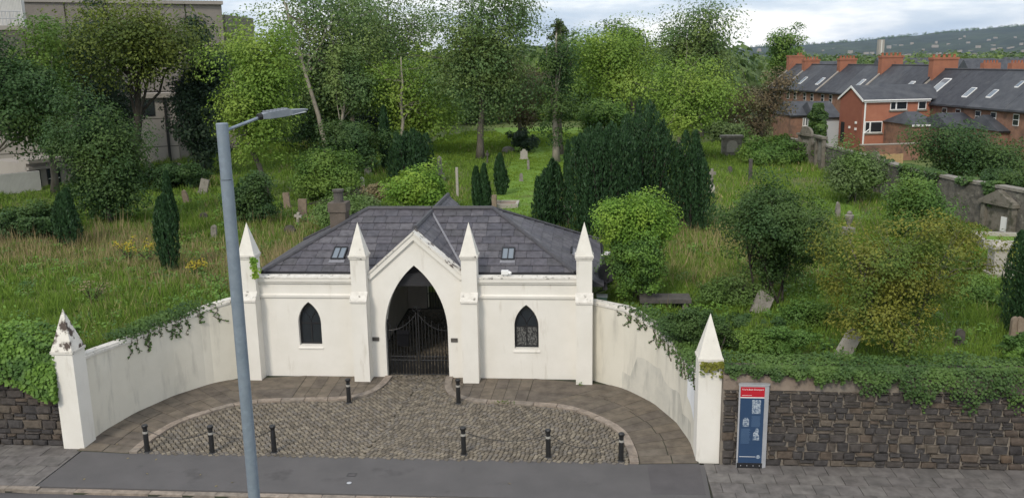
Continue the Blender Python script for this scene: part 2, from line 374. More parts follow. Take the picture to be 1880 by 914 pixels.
def struct(o): o['kind'] = 'structure'; return o
def clip(poly, planes):
    "2-D polygon cut by half planes (nx, ny, c): keep nx*x + ny*y <= c"
    for nx, ny, c in planes:
        res = []
        for i in range(len(poly)):
            p, q_ = poly[i], poly[(i+1) % len(poly)]
            a, b = nx*p[0]+ny*p[1]-c, nx*q_[0]+ny*q_[1]-c
            if a <= 0: res.append(p)
            if a*b < 0:
                t = a/(a-b); res.append((p[0]+(q_[0]-p[0])*t, p[1]+(q_[1]-p[1])*t))
        poly = res
        if len(poly) < 3: return []
    return poly
def halfplanes(conv):
    "of a convex polygon given counter-clockwise"
    r = []
    for i in range(len(conv)):
        (x0, y0), (x1, y1) = conv[i], conv[(i+1) % len(conv)]
        nx, ny = (y1-y0), -(x1-x0); r.append((nx, ny, nx*x0+ny*y0))
    return r
def area(p): return abs(sum(p[i][0]*p[(i+1) % len(p)][1]-p[(i+1) % len(p)][0]*p[i][1] for i in range(len(p))))/2
def inside(x, y, poly):
    c = False; j = len(poly)-1
    for i in range(len(poly)):
        xi, yi = poly[i]; xj, yj = poly[j]
        if (yi > y) != (yj > y) and x < (xj-xi)*(y-yi)/(yj-yi)+xi: c = not c
        j = i
    return c
def smoothline(pts, n=60):
    "Catmull-Rom through the points, n even steps"
    P = [Vector(p).to_3d() for p in pts]; P = [P[0]*2-P[1]] + P + [P[-1]*2-P[-2]]
    o = []
    for i in range(1, len(P)-2):
        for k in range(16):
            t = k/16; a, b, c, d = P[i-1], P[i], P[i+1], P[i+2]
            o.append(.5*((2*b)+(c-a)*t+(2*a-5*b+4*c-d)*t*t+(3*b-3*c+d-a)*t*t*t))
    o.append(P[-2])
    d = [0]
    for i in range(1, len(o)): d.append(d[-1]+(o[i]-o[i-1]).length)
    r = []
    for k in range(n+1):
        s_ = d[-1]*k/n; i = max(1, min(len(o)-1, int(np.searchsorted(d, s_))))
        t = (s_-d[i-1])/max(1e-9, d[i]-d[i-1]); r.append(o[i-1].lerp(o[i], t))
    return r

# ------------------------------------------------------------------ ground, street
def in_yard(x, y):
    "street, forecourt and the ground under the gatehouse, which lie low"
    if y < (23.62 if x < -15.4 else 23.35): return True
    if y < 29.6:
        X_ = abs(x-AX)
        if X_ < wing_x(y): return True
        for (xa_, ya_), (xb_, yb_) in zip(WING[:-1], WING[1:]):
            t = max(0, min(1, ((X_-xa_)*(xb_-xa_)+(y-ya_)*(yb_-ya_))/((xb_-xa_)**2+(yb_-ya_)**2)))
            if math.hypot(X_-xa_-t*(xb_-xa_), y-ya_-t*(yb_-ya_)) < .22: return True
    if 29.3 <= y < 37.6 and abs(x-AX) < 6.1: return True
    if 37.5 <= y < 43 and -7.9 < x < -3.9: return True  # cut behind the rear gate, lengthened to bring more light into the passage
    return False
def axis_(parts):
    r = []
    for a, b, s in parts: r += list(np.arange(a, b-1e-6, s))
    return np.array(r + [parts[-1][1]])
gx = axis_([(-6000, -1000, 1000), (-1000, -200, 100), (-200, -60, 10), (-60, -20, 1), (-20, 8, .16), (8, 40, .8), (40, 100, 4), (100, 400, 30), (400, 2000, 200), (2000, 7000, 1000)])
gy = axis_([(-400, -60, 40), (-60, 20, 8), (20, 22.6, .6), (22.6, 41, .16), (41, 120, 1.2), (120, 200, 6), (200, 1000, 80), (1000, 8000, 700)])
GX, GY = np.meshgrid(gx, gy)
GZ = hgt(GX, GY)
for i in range(GX.shape[0]):
    y = gy[i]
    if y > 41: break
    for j in range(GX.shape[1]):
        if in_yard(gx[j], y): GZ[i, j] = -.22
nx_, ny_ = len(gx), len(gy)
idx = np.arange(nx_*ny_).reshape(ny_, nx_)
me = mesh_np('ground', np.stack([GX.ravel(), GY.ravel(), GZ.ravel()], 1), np.stack([idx[:-1, :-1].ravel(), idx[:-1, 1:].ravel(), idx[1:, 1:].ravel(), idx[1:, :-1].ravel()], 1))
struct(put('ground', me, mt['ground'], smooth_=False))

def slab(name, poly, z, m, parent=None):
    b = MB(); b.prism([(x, y, z-.08) for x, y in poly], (0, 0, .08)); return struct(b.build(name, m, parent, loc=None if parent else (0, 0, 0)))
slab('road', [(-200, 13.2), (200, 13.2), (200, 20.58), (-200, 20.58)], -.11, mt['road'])
slab('near_pavement', [(-200, 8), (200, 8), (200, 13.1), (-200, 13.1)], 0., mt['asphalt'])
b = MB(); b.box(-60, 60, 20.10, 20.18, -.108, -.104); b.box(-60, 60, 19.9, 19.98, -.108, -.104)
struct(b.build('double_yellow_line', mt['yellow'], loc=(0, 0, 0)))
struct(MB().prism([(-14.93, 20.76, -.08), (3.32, 20.76, -.08), (3.42, 22.9, -.08), (-14.9, 23.1, -.08)], (0, 0, .08)).build('asphalt_crossing', mt['asphalt'], loc=(0, 0, 0)))

ap = [at(*q_) for q_ in ((1188, 851), (1284, 850), (1296, 908), (1196, 906))]
struct(MB().prism([(p.x, p.y, -.02) for p in ap[::-1]], (0, 0, .024)).build('asphalt_patch', mt['road'], loc=(0, 0, 0)))
ap = [at(*q_) for q_ in ((560, 842), (640, 843), (600, 905), (470, 903))]
struct(MB().prism([(p.x, p.y, -.02) for p in ap[::-1]], (0, 0, .0235)).build('asphalt_patch', M('newer_asphalt', (.085, .082, .083), (.10, .095, .095), scale=2, rough=.9, bump=.4, bscale=150), loc=(0, 0, 0))) if 0 else None
# unit pieces shared by alike stones
def rough_unit(name, jit, m, seed, bev=.12, top=True):
    r = random.Random(seed); vs = []; fs = []
    def ring(s, z): return [(x*s+r.uniform(-jit, jit), y*s+r.uniform(-jit, jit), z+r.uniform(-jit, jit)*.4) for x, y in ((-.5, -.5), (.5, -.5), (.5, .5), (-.5, .5))]
    vs = ring(1, -.5) + ring(1, .5-bev*1.6) + ring(1-2*bev, .5)
    for k in (0, 4):
        for i in range(4): fs.append((k+i, k+(i+1) % 4, k+4+(i+1) % 4, k+4+i))
    fs += [(8, 9, 10, 11), (3, 2, 1, 0)]
    me = bpy.data.meshes.new(name); me.from_pydata(vs, [], fs); me.materials.append(m); me.update(); return me
def piece(name, me, parent, pos, rotz=0., scale=(1, 1, 1), rot=None):
    o = link(bpy.data.objects.new(name, me), parent)
    o.location = Vector(pos) - (BASE[parent.name] if parent else Vector()); o.scale = scale
    o.rotation_euler = rot if rot else (0, 0, rotz); return o
def merged(me, items, name, m, parent):
    "many (pos, rotz, scale) of one unit mesh as one mesh"
    v0 = np.array([v.co for v in me.vertices]); f0 = [tuple(p.vertices) for p in me.polygons]; b = MB(); pb = BASE[parent.name]
    V = []; Q = []
    for k, (p, rz, s) in enumerate(items):
        v = v0*np.array(s); c, s_ = math.cos(rz), math.sin(rz)
        v = np.stack([v[:, 0]*c-v[:, 1]*s_, v[:, 0]*s_+v[:, 1]*c, v[:, 2]], 1) + np.array(p) - np.array(pb)
        V.append(v); Q += [tuple(i+k*len(v0) for i in f) for f in f0]
    o = put(name, mesh_np(name, np.concatenate(V), np.array(Q)), m, parent); o['kind'] = 'stuff'; return o

# pavements of square pavers either side of the crossing, each paver a piece
pav_units = [rough_unit('paver', .006, mt['paver'], 40+i, bev=.02) for i in range(3)]
def paved(x0, x1, ysk, y0, y1):
    base = struct(MB().box(x0-.2, x1+.2, y0, y1, -.16, -.05).build('pavement', mt['joint'], loc=((x0+x1)/2, y0, 0)))
    return base
pl = paved(-30, -14.95, 0, 20.72, 23.4)
def pave(parent, x0, x1, y0, y1, sx, sy, skip=None, shear=0.):
    r = random.Random(5); row = 0; y = y0
    while y < y1-.02:
        off = .5*sx if row % 2 else 0; x = x0 - off
        while x < x1-.02:
            a, bb = max(x, x0), min(x+sx, x1)
            if bb-a > .08 and not (skip and skip((a+bb)/2, y)):
                piece('paver', pav_units[r.randrange(3)], parent, ((a+bb)/2, y+min(sy, y1-y)/2, -.045+r.uniform(-.004, .004)), r.uniform(-.006, .006), (bb-a-.014, min(sy, y1-y)-.014, .1))
            x += sx
        y += sy; row += 1
pave(pl, -19.4, -14.96, 20.76, 23.3, .62, .6)
prr = paved(3.4, 26, 0, 20.72, 23.0)
pave(prr, 3.4, 18, 20.76, 22.98, .60, .55)
# dropped kerb line along the road: granite kerbstones
kline = struct(MB().box(-32, 30, 20.56, 20.73, -.3, -.06).build('kerb', mt['joint'], loc=(0, 20.6, 0)))
ku = [rough_unit('kerbstone', .008, mt['kerb'], 60+i, bev=.04) for i in range(3)]
x = -27
while x < 24:
    l_ = rnd.choice((.9, .95, 1.05)); zc = -.045 if (-15 < x < 3.2) else -.0
    piece('kerbstone', ku[rnd.randrange(3)], kline, (x+l_/2, 20.655, zc-.05), 0, (l_-.015, .19, .12)); x += l_

# forecourt kerb lines, cobbles and flagged footways (mirror images of each other)
KR = [(1.10, 29.42), (1.20, 28.45), (1.55, 27.68), (2.45, 27.2), (3.95, 27.05), (5.4, 26.75), (6.43, 25.9), (7.08, 24.9), (7.33, 23.6), (7.36, 22.84)]
kcurve = smoothline(KR, 80)
fore = struct(MB().prism([(AX+p.x, p.y, -.14) for p in kcurve[::-1]] + [(AX-p.x, p.y, -.14) for p in kcurve], (0, 0, .11)).build('cobbled_forecourt', mt['dirt'], loc=(AX, 26, 0)))
cob_poly = [(AX+p.x-.10, p.y) for p in kcurve[::-1]] + [(AX-p.x+.10, p.y) for p in kcurve]
cob_units = [rough_unit('cobble', .03, mt['cobble'], 80+i, bev=.09) for i in range(6)]
cob_mesh2 = rough_unit('cobble_rest', .03, mt['cobbles'], 90, bev=.09)
cand = []
def crown_x(y): return AX + .15 - (29.4-y)*.10
for side in (0, 1):
    th = math.radians(40 if side == 0 else -24); c_, s_ = math.cos(th), math.sin(th)
    i = -90
    for r_ in range(-110, 110):
        v = r_*.134; u = -16 + (r_ % 2)*(.02 if side == 0 else .06)
        while u < 16:
            l_ = .138 if side == 0 else rnd.uniform(.122, .16); u2 = u+l_/2
            X = AX + u2*c_ - v*s_; Y = 26 + u2*s_ + v*c_ + (.12*math.sin(u2*.6) if side else 0)
            if ((X < crown_x(Y)) == (side == 0)) and 22.80 < Y < 29.45 and inside(X, Y, cob_poly) and abs(X-crown_x(Y)) > .015:
                cand.append((X, Y, th, l_-.03))
            u += l_
cand.sort(key=lambda t: t[1])
cover = lambda X, Y: .0
for k, (X, Y, th, l_) in enumerate(cand[:300]):
    piece('cobble', cob_units[k % 6], fore, (X, Y, -.012+rnd.uniform(-.006, .004)), th+rnd.uniform(-.05, .05), (l_, .108, .07))
merged(cob_mesh2, [((X, Y, -.012+rnd.uniform(-.006, .004)), th+rnd.uniform(-.05, .05), (l_, .108, .07)) for X, Y, th, l_ in cand[300:]], 'cobble_field', mt['cobbles'], fore)
# kerb stones of the forecourt, following the curve
for sg in (1, -1):
    kk = struct(MB().prism([(AX+sg*(p.x+.02), p.y, -.14) for p in kcurve] + [(AX+sg*(p.x+.16), p.y+.02, -.14) for p in kcurve[::-1]], (0, 0, .12)).build('forecourt_kerb', mt['joint'], loc=(AX+sg*4, 27, 0)))
    for i in range(0, 80, 6):
        seg = kcurve[i:min(i+6, 80)+1]
        if len(seg) < 2: continue
        inn, outr = [], []
        for k, p in enumerate(seg):
            q0, q1 = kcurve[max(0, i+k-1)], kcurve[min(80, i+k+1)]; t = (q1-q0).normalized(); n_ = Vector((t.y, -t.x, 0))
            if n_.x < 0 and abs(n_.x) > abs(n_.y): n_ = -n_
            n_ = Vector((-t.y, t.x, 0)); sh = .012 if k == 0 else (-.012 if k == len(seg)-1 else 0)
            pp = p + t*sh; inn.append(pp-n_*.12); outr.append(pp+n_*.13)
        ring = [(AX+sg*p.x, p.y, -.06) for p in inn + outr[::-1]]
        MB().prism(ring, (0, 0, .128+rnd.uniform(0, .006))).build('kerbstone', mt['kerb'], kk)
# flagged footway between kerb and walls
flag_n = 0
for sg in (1, -1):
    outer = [(AX+sg*(wing_x(y)+.05), y) for y in np.linspace(22.95, 29.3, 24)] + [(AX+sg*6.2, 29.45), (AX+sg*1.12, 29.45)]
    inner = [(AX+sg*(p.x+.1), p.y) for p in kcurve]
    fp = struct(MB().prism([(x, y, -.12) for x, y in outer + inner], (0, 0, .125)).build('footway', mt['joint'], loc=(AX+sg*7, 27, 0)))
    poly = outer+inner
    # flags are cut in a fan that follows the curve
    kc = smoothline([(p.x, p.y) for p in kcurve], 26)
    for i in range(26):
        t = i/26
        a0, a1 = kc[i], kc[i+1]
        def outp(p):
            if p.y > 27.0 and p.x < 6.2:
                f = (6.2-p.x)/5.1; return Vector((max(1.12, p.x+.25*(1-f)), 29.42, 0)) if p.x < 5.4 else Vector((6.3+(p.x-5.4)*1.2, 29.42-(p.x-5.4)*.5, 0))
            y = min(29.2, max(22.97, 22.97+(p.y-22.84)*1.42)); return Vector((float(wing_x(y))+.03, y, 0))
        b0, b1 = outp(a0), outp(a1)
        n0 = 2 if (b0-a0).length > 1.3 else 1
        ks = [0, rnd.uniform(.42, .58), 1] if n0 == 2 else [0, 1]
        off = .15
        for k in range(len(ks)-1):
            def P(a, b, f):
                d = (b-a); L_ = max(d.length, .01); return a + d*((off+(L_-off)*f)/L_)
            quad = [P(a0, b0, ks[k]), P(a1, b1, ks[k]), P(a1, b1, ks[k+1]), P(a0, b0, ks[k+1])]
            c = sum(quad, Vector())/4; quad = [c+(q_-c)*(1-.018/max(.1, (q_-c).length)) for q_ in quad]
            if area([(q_.x, q_.y) for q_ in quad]) < .03: continue
            MB().prism([(AX+sg*q_.x, q_.y, -.01) for q_ in quad], (0, 0, .028+rnd.uniform(0, .006))).build('flagstone', mt['flag'], fp)

# ------------------------------------------------------------------ gatehouse
GH = thing('gatehouse', 'cream rendered gothic gatehouse with slate roof and pointed carriage arch', 'gatehouse', (AX, 29.4, 0))
def arch_pts(cx, hw, z0, zs, za, n=14):
    "pointed opening, from its left foot over the apex to its right foot"
    r = za-zs; c = (r*r-hw*hw)/(2*hw); R = hw+c; th = math.asin(r/R); l_ = [(cx-hw, z0)]
    for i in range(n+1):
        t = th*i/n; l_.append((cx + c - R*math.cos(t), zs+R*math.sin(t)))
    rgt = [(2*cx-x, z) for x, z in l_[:-1]][::-1]
    return l_ + rgt
AR = arch_pts(-5.93, 1.135, -.05, 1.75, 4.18)
W1 = arch_pts(AX-3.93, .42, 1.2, 2.02, 2.82); W2 = arch_pts(AX+3.92, .43, 1.15, 1.96, 2.76)
PZ = 3.70
outer = [(AX-6.15, -.05)] + AR + [(AX+6.15, -.05), (AX+6.15, PZ), (AX+1.75, PZ), (AX+1.72, 3.78), (AX, 5.30), (AX-1.72, 3.78), (AX-1.75, PZ), (AX-6.15, PZ)]
pt('front_wall', mt['render'], GH, lambda b: b.plate([outer, W1[::-1], W2[::-1]], -.0, -.38, O=(0, 29.4, 0)))
# string course and cornice of the two wings
for sx0, sx1 in ((AX-5.7, AX-2.22), (AX+2.22, AX+5.7)):
    pt('string_course', mt['render'], GH, lambda b: b.prism([(sx0, 29.402, 2.98), (sx0, 29.345, 3.0), (sx0, 29.335, 3.09), (sx0, 29.402, 3.13)], (sx1-sx0, 0, 0)))
    pt('cornice', mt['render'], GH, lambda b: b.prism([(sx0, 29.402, 3.50), (sx0, 29.33, 3.53), (sx0, 29.325, 3.585), (sx0, 29.285, 3.60), (sx0, 29.28, 3.71), (sx0, 29.402, 3.71)], (sx1-sx0, 0, 0)))
    pt('coping', mt['coping'], GH, lambda b: b.prism([(sx0, 29.27, 3.713), (sx0, 29.27, 3.765), (sx0, 29.56, 3.80), (sx0, 29.75, 3.78), (sx0, 29.75, 3.713)], (sx1-sx0, 0, 0)))
# raking mouldings of the gable
for sg in (-1, 1):
    d = Vector((sg*1.72, 0, -1.52)); dn = d.normalized(); nrm = Vector((sg*.662, 0, .749))
    a0 = Vector((AX, 29.4, 5.30))
    def rake(b, w0, w1, y0, y1):
        P = [a0+nrm*w0, a0+d+nrm*w0, a0+d+nrm*w1, a0+nrm*w1]
        # mitre at the apex
        P[0] = Vector((AX, 29.4, a0.z + w0/.749)); P[3] = Vector((AX, 29.4, a0.z + w1/.749))
        b.prism([(p.x, 29.4+y0, p.z) for p in P], (0, y1-y0, 0))
    pt('gable_moulding', mt['render'], GH, lambda b: rake(b, -.20, -.145, -.03, .004))
    pt('gable_moulding', mt['render'], GH, lambda b: rake(b, -.148, .02, -.085, .004))
    pt('gable_coping', mt['flaky' if sg > 0 else 'coping'], GH, lambda b: rake(b, .021, .085, -.12, .40))
# buttresses with sloped set-offs and pyramid pinnacles
for k, off in enumerate((-5.96, -1.96, 1.96, 5.96)):
    cx = AX+off; bt = pt('buttress', mt['render'], GH, lambda b: b.box(cx-.285, cx+.285, 28.87, 29.41, -.04, 2.95))
    pt('upper_shaft', mt['render'], bt, lambda b: b.box(cx-.27, cx+.27, 29.08, 29.62, 2.951, 4.46))
    pt('set_off', mt['flaky' if 0 else 'coping'], bt, lambda b: b.prism([(cx-.305, 28.83, 2.952), (cx-.305, 28.83, 3.02), (cx-.305, 29.076, 3.30), (cx-.305, 29.076, 2.952)], (.61, 0, 0)))
    pt('capital', mt['coping'], bt, lambda b: (b.box(cx-.30, cx+.30, 29.05, 29.65, 4.461, 4.53), b.box(cx-.325, cx+.325, 29.025, 29.675, 4.531, 4.60)))
    m_ = mt['pinn']
    pt('pinnacle', m_, bt, lambda b: b.add([(cx-.30, 29.05, 4.601), (cx+.30, 29.05, 4.601), (cx+.30, 29.65, 4.601), (cx-.30, 29.65, 4.601), (cx, 29.35, 5.74)], [(3, 2, 1, 0), (0, 1, 4), (1, 2, 4), (2, 3, 4), (3, 0, 4)]))
# side, rear and passage walls
XL, XR, YB = AX-6.1, AX+6.1, 37.3
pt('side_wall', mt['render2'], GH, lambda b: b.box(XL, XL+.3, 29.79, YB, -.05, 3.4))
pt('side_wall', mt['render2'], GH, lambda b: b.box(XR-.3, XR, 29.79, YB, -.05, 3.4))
RA = arch_pts(-5.93, 1.02, .05, 1.6, 3.3, 8)
pt('rear_wall', mt['stain'], GH, lambda b: b.plate([[(XL+.301, -.05), (-6.95, -.05)] + RA + [(-4.9, -.05), (XR-.301, -.05), (XR-.301, 3.4), (AX+1.7, 3.6), (AX, 5.1), (AX-1.7, 3.6), (XL+.301, 3.4)]], 0, -.3, O=(0, YB-.001, 0)))
pw = pt('passage_wall', mt['stain'], GH, lambda b: b.box(-8.05, -7.85, 29.79, YB-.01, -.05, 3.7))
pt('pilaster', mt['stain'], pw, lambda b: (b.box(-7.849, -7.76, 32.3, 32.6, .0, 3.2), b.box(-7.849, -7.76, 30.9, 31.1, 0, 3.2)))
pt('passage_door', mt['door'], GH, lambda b: b.box(-7.849, -7.80, 31.15, 32.2, .1, 2.3))
pt('passage_wall', mt['stain'], GH, lambda b: b.box(-3.95, -3.75, 29.79, YB-.01, -.05, 3.7))
pt('passage_ceiling', mt['stain'], GH, lambda b: b.prism([(-7.85, 29.79, 3.55), (-5.9, 29.79, 4.9), (-3.95, 29.79, 3.55), (-3.95, 29.79, 3.6), (-5.9, 29.79, 4.96), (-7.85, 29.79, 3.6)], (0, YB-29.81, 0)))
pf = pt('passage_floor', mt['dirt'], GH, lambda b: b.prism([(-7.85, 29.4, -.12), (-7.85, 29.4, -.02), (-7.85, YB-.31, .3), (-7.85, 40, .34), (-7.85, 40, -.12)], (3.9, 0, 0)))
its = []
for r_ in range(58):
    y = 29.5+r_*.132; xx = -7.8+(r_ % 2)*.08
    while xx < -4.05:
        l_ = rnd.uniform(.14, .2); its.append(((xx+l_/2, y, -.02+(y-29.4)*.041), 0, (l_-.02, .112, .07))); xx += l_
merged(cob_mesh2, its, 'passage_cobbles', mt['cobbles'], pf)
# window leaded lights
for (wp, cx, hw, z0, zs, za, lace) in ((W1, AX-3.93, .42, 1.2, 2.02, 2.82, False), (W2, AX+3.92, .43, 1.15, 1.96, 2.76, True)):
    inn = arch_pts(cx, hw-.06, z0+.06, zs, za-.10)
    wf = pt('lancet_window', mt['bframe'], GH, lambda b: (b.plate([wp, inn[::-1]], -.16, -.22, O=(0, 29.4, 0)),
        b.box(cx-.022, cx+.022, 29.565, 29.615, z0+.061, zs+.02), b.box(cx-hw+.062, cx-.023, 29.568, 29.612, zs-.06, zs-.02), b.box(cx+.023, cx+hw-.062, 29.568, 29.612, zs-.06, zs-.02),
        b.tube([(cx, 29.585, zs+.02), (cx+.07, 29.585, zs+.22), (cx+.24, 29.585, zs+.46)], .018, 4), b.tube([(cx, 29.585, zs+.02), (cx-.07, 29.585, zs+.22), (cx-.24, 29.585, zs+.46)], .018, 4)))
    pt('pane', mt['glass'], wf, lambda b: b.plate([arch_pts(cx, hw-.05, z0+.05, zs, za-.09)], -.19, -.2, O=(0, 29.4, 0)))
    if lace: pt('lace_curtain', mt['lace'], wf, lambda b: (b.box(cx-hw+.063, cx-.025, 29.580, 29.5885, z0+.065, zs-.062), b.box(cx+.025, cx+hw-.063, 29.580, 29.5885, z0+.065, zs-.062)))
    pt('sill', mt['render'], wf, lambda b: b.prism([(cx-hw-.04, 29.37, z0-.14), (cx-hw-.04, 29.37, z0-.09), (cx-hw-.04, 29.56, z0+.001), (cx-hw-.04, 29.56, z0-.14)], (2*hw+.08, 0, 0)))
for px_, py_ in ((690, 622), (834, 624)):
    p = atY(px_, py_, 29.39)
    pt('stone_plaque' if 0 else 'wall_plaque', mt['dstone'], GH, lambda b: b.box(p.x-.12, p.x+.12, 29.365, 29.398, p.z-.07, p.z+.07))

# roof: four hipped slopes and a cross roof over the arch; every slate a piece
ZR, ZE = 5.52, 3.40
yR = 33.35; xa, xb = AX-2.55, AX+2.4                       # ridge ends
XE = 6.65
def plane_from(a, b, c): return Vector(a), (Vector(b)-Vector(a)), (Vector(c)-Vector(a))
roof = pt('roof', mt['under'], GH, lambda b: b.add(
    [(AX-XE, 29.66, 3.36), (AX+XE, 29.66, 3.36), (AX+XE, 37.6, 3.36), (AX-XE, 37.6, 3.36), (xa, yR, ZR-.03), (xb, yR, ZR-.03), (AX-5.62, 29.66, 3.82), (AX+5.62, 29.66, 3.82)],
    [(6, 7, 5, 4), (1, 2, 5, 7), (2, 3, 4, 5), (3, 0, 6, 4), (0, 1, 7, 6), (3, 2, 1, 0)]))
ZC = 5.42
xroof = pt('cross_roof', mt['under'], GH, lambda b: b.prism([(AX-1.95, 29.79, 3.62), (AX+1.95, 29.79, 3.62), (AX, 29.79, ZC-.04)], (0, 37.45-29.79, 0)))
slate_n = 0
def slates(poly3, O, U, V, gauge, width, parent, seed=1):
    "cover a planar polygon with slates; U runs along the eaves, V up the slope"
    O, U, V = Vector(O), Vector(U).normalized(), Vector(V).normalized(); Nn = U.cross(V).normalized()
    if Nn.z < 0: Nn = -Nn
    P2 = [((Vector(p)-O).dot(U), (Vector(p)-O).dot(V)) for p in poly3]
    sgn = sum(P2[i][0]*P2[(i+1) % len(P2)][1]-P2[(i+1) % len(P2)][0]*P2[i][1] for i in range(len(P2)))
    if sgn < 0: P2 = P2[::-1]
    hp = halfplanes(P2); r = random.Random(seed)
    u0, u1 = min(p[0] for p in P2), max(p[0] for p in P2); v1 = max(p[1] for p in P2); v = min(p[1] for p in P2); row = 0
    while v < v1:
        u = u0 - r.uniform(0, width)
        while u < u1:
            wd = width*r.uniform(.85, 1.15)
            c = clip([(u+.006, v-.035), (u+wd-.006, v-.035), (u+wd-.006, v+gauge), (u+.006, v+gauge)], hp)
            if len(c) >= 3 and area(c) > .008:
                li = r.uniform(0, .006)
                vs = [O+U*a+V*b_+Nn*(.008+.024*(1-(b_-v)/gauge)+li) for a, b_ in c]
                MB().prism([p-Nn*.018 for p in vs], Nn*.018).build('slate', mt['slate'], parent)
                global slate_n; slate_n += 1
            u += wd
        v += gauge; row += 1
G_, W_ = .44, .52
sl_f = Vector((0, yR-29.66, ZR-3.82)); 
# front slope, cut either side of the cross roof valleys
yv = 29.79 + (yR-29.79)*1.0
def front_z(y): return 3.82+(y-29.66)*(ZR-3.82)/(yR-29.66)
def valley(sg):
    y0 = 29.7; x0 = 1.95*(ZC-front_z(y0))/(ZC-3.62)
    yt = 29.66+(ZC-3.82)*(yR-29.66)/(ZR-3.82); return (AX+sg*x0, y0, front_z(y0)), (AX, yt, ZC)
vl0, vl1 = valley(-1); vr0, vr1 = valley(1)
slates([(AX-5.55, 29.72, front_z(29.72)), vl0, vl1, (AX, yR, ZR), (xa, yR, ZR)], (AX, 29.66, 3.82), (1, 0, 0), sl_f, G_, W_, roof, 1)
slates([(AX+5.55, 29.72, front_z(29.72)), vr0, vr1, (AX, yR, ZR), (xb, yR, ZR)][::-1], (AX, 29.66, 3.82), (1, 0, 0), sl_f, G_, W_, roof, 2)
slates([(AX+5.62, 29.72, 3.84), (AX+XE, 29.72, 3.38), (AX+XE, 37.55, 3.38), (xb, yR, ZR)], (AX+XE, 29.7, 3.36), (0, 1, 0), (-(XE-2.4), 0, ZR-3.36), G_, W_, roof, 3)
lsl = [(AX-5.62, 29.72, 3.84), (AX-XE, 29.72, 3.38), (AX-XE, 37.55, 3.38), (xa, yR, ZR)]
slates(lsl, (AX-XE, 29.7, 3.36), (0, -1, 0), ((XE-2.55), 0, ZR-3.36), .62, 1.3, roof, 4)
slates([(AX, 29.8, ZC), vr0, vr1], (AX+1.95, 29.8, 3.62), (0, 1, 0), (-1.95, 0, ZC-3.62), .40, .42, xroof, 5)
slates([(AX, 33.6, ZC), (AX+.7, 33.6, ZC-.646), (AX+1.95, 37.45, 3.62), (AX, 37.45, ZC)], (AX+1.95, 29.8, 3.62), (0, 1, 0), (-1.95, 0, ZC-3.62), .42, .5, xroof, 6)
slates([(AX, 29.8, ZC), vl0, vl1], (AX-1.95, 29.8, 3.62), (0, -1, 0), (1.95, 0, ZC-3.62), .60, .9, xroof, 7)
def strip(a, b, name='ridge_tile', wd=.09, m=mt['ridge'], parent=roof, up=.035):
    pt(name, m, parent, lambda q_: q_.tube([Vector(a)+Vector((0, 0, up)), Vector(b)+Vector((0, 0, up))], wd, 6))
strip((xa, yR, ZR), (AX-.02, yR, ZR)); strip((AX+.02, yR, ZR), (xb, yR, ZR))
strip((xa, yR, ZR), (AX-5.62, 29.7, 3.83), 'hip_tile', .075); strip((xb, yR, ZR), (AX+5.62, 29.7, 3.83), 'hip_tile', .075)
strip((xb, yR, ZR), (AX+XE, 37.6, 3.38), 'hip_tile', .075); strip((xa, yR, ZR), (AX-XE, 37.6, 3.38), 'hip_tile', .075)
strip((AX, 29.8, ZC), (AX, 37.5, ZC), parent=xroof)
pt('valley_flashing', mt['lead'], roof, lambda b: b.tube([Vector(vr0)+Vector((.03, 0, .035)), Vector(vr1)+Vector((.02, -.05, .035))], .055, 5))
pt('fascia', mt['bframe'], roof, lambda b: b.box(AX+XE-.02, AX+XE+.02, 29.75, 37.6, 3.22, 3.36))
pt('gutter', mt['iron'], roof, lambda b: b.tube([(AX+XE+.08, 29.75, 3.27), (AX+XE+.08, 37.5, 3.24)], .06, 6))
pt('downpipe', mt['iron'], roof, lambda b: b.tube([(AX+XE+.08, 29.9, 3.24), (AX+XE-.4, 29.95, 3.0), (AX+XE-.4, 29.95, .1)], .045, 6))
# rooflights
def rooflight(px0, px1, py0, py1, O, U, V, parent):
    O, U, V = Vector(O), Vector(U).normalized(), Vector(V).normalized(); Nn = U.cross(V).normalized()
    def hit(px, py):
        d = ray(px, py); t = (O-CAM).dot(Nn)/d.dot(Nn); p = CAM+d*t; return ((p-O).dot(U), (p-O).dot(V))
    a, b_, = hit(px0, py1), hit(px1, py0); c = hit((px0+px1)/2, (py0+py1)/2); wd = abs(hit(px1, (py0+py1)/2)[0]-hit(px0, (py0+py1)/2)[0])/2; hh = abs(hit(c and (px0+px1)/2, py0)[1]-hit((px0+px1)/2, py1)[1])/2
    lp = [(c[0]-wd, c[1]-hh), (c[0]+wd, c[1]-hh), (c[0]+wd, c[1]+hh), (c[0]-wd, c[1]+hh)]
    hl = [[(c[0]-wd+.04, c[1]-hh+.04), (c[0]-.015, c[1]-hh+.04), (c[0]-.015, c[1]+hh-.04), (c[0]-wd+.04, c[1]+hh-.04)], [(c[0]+.015, c[1]-hh+.04), (c[0]+wd-.04, c[1]-hh+.04), (c[0]+wd-.04, c[1]+hh-.04), (c[0]+.015, c[1]+hh-.04)]]
    fr = pt('skylight', mt['bframe'], parent, lambda b: b.plate([lp, hl[0][::-1], hl[1][::-1]], -.02, .10, O=O, U=U, W=V))
    dpt = [p for p in lp]; D = V.cross(U); sgn_ = 1 if D.dot(Nn) > 0 else -1
    pt('pane', mt['glass_sky'], fr, lambda b: b.plate([lp], .05, .07, O=O, U=U, W=V))
    pt('flashing', mt['lead'], fr, lambda b: b.plate([[(c[0]-wd-.03, c[1]-hh-.17), (c[0]+wd+.03, c[1]-hh-.17), (c[0]+wd+.03, c[1]-hh-.005), (c[0]-wd-.03, c[1]-hh-.005)]], .0, .05, O=O, U=U, W=V))
FO, FU, FV = (AX, 29.66, 3.82), (1, 0, 0), sl_f
rooflight(611, 636, 456, 478, FO, FU, FV, roof)
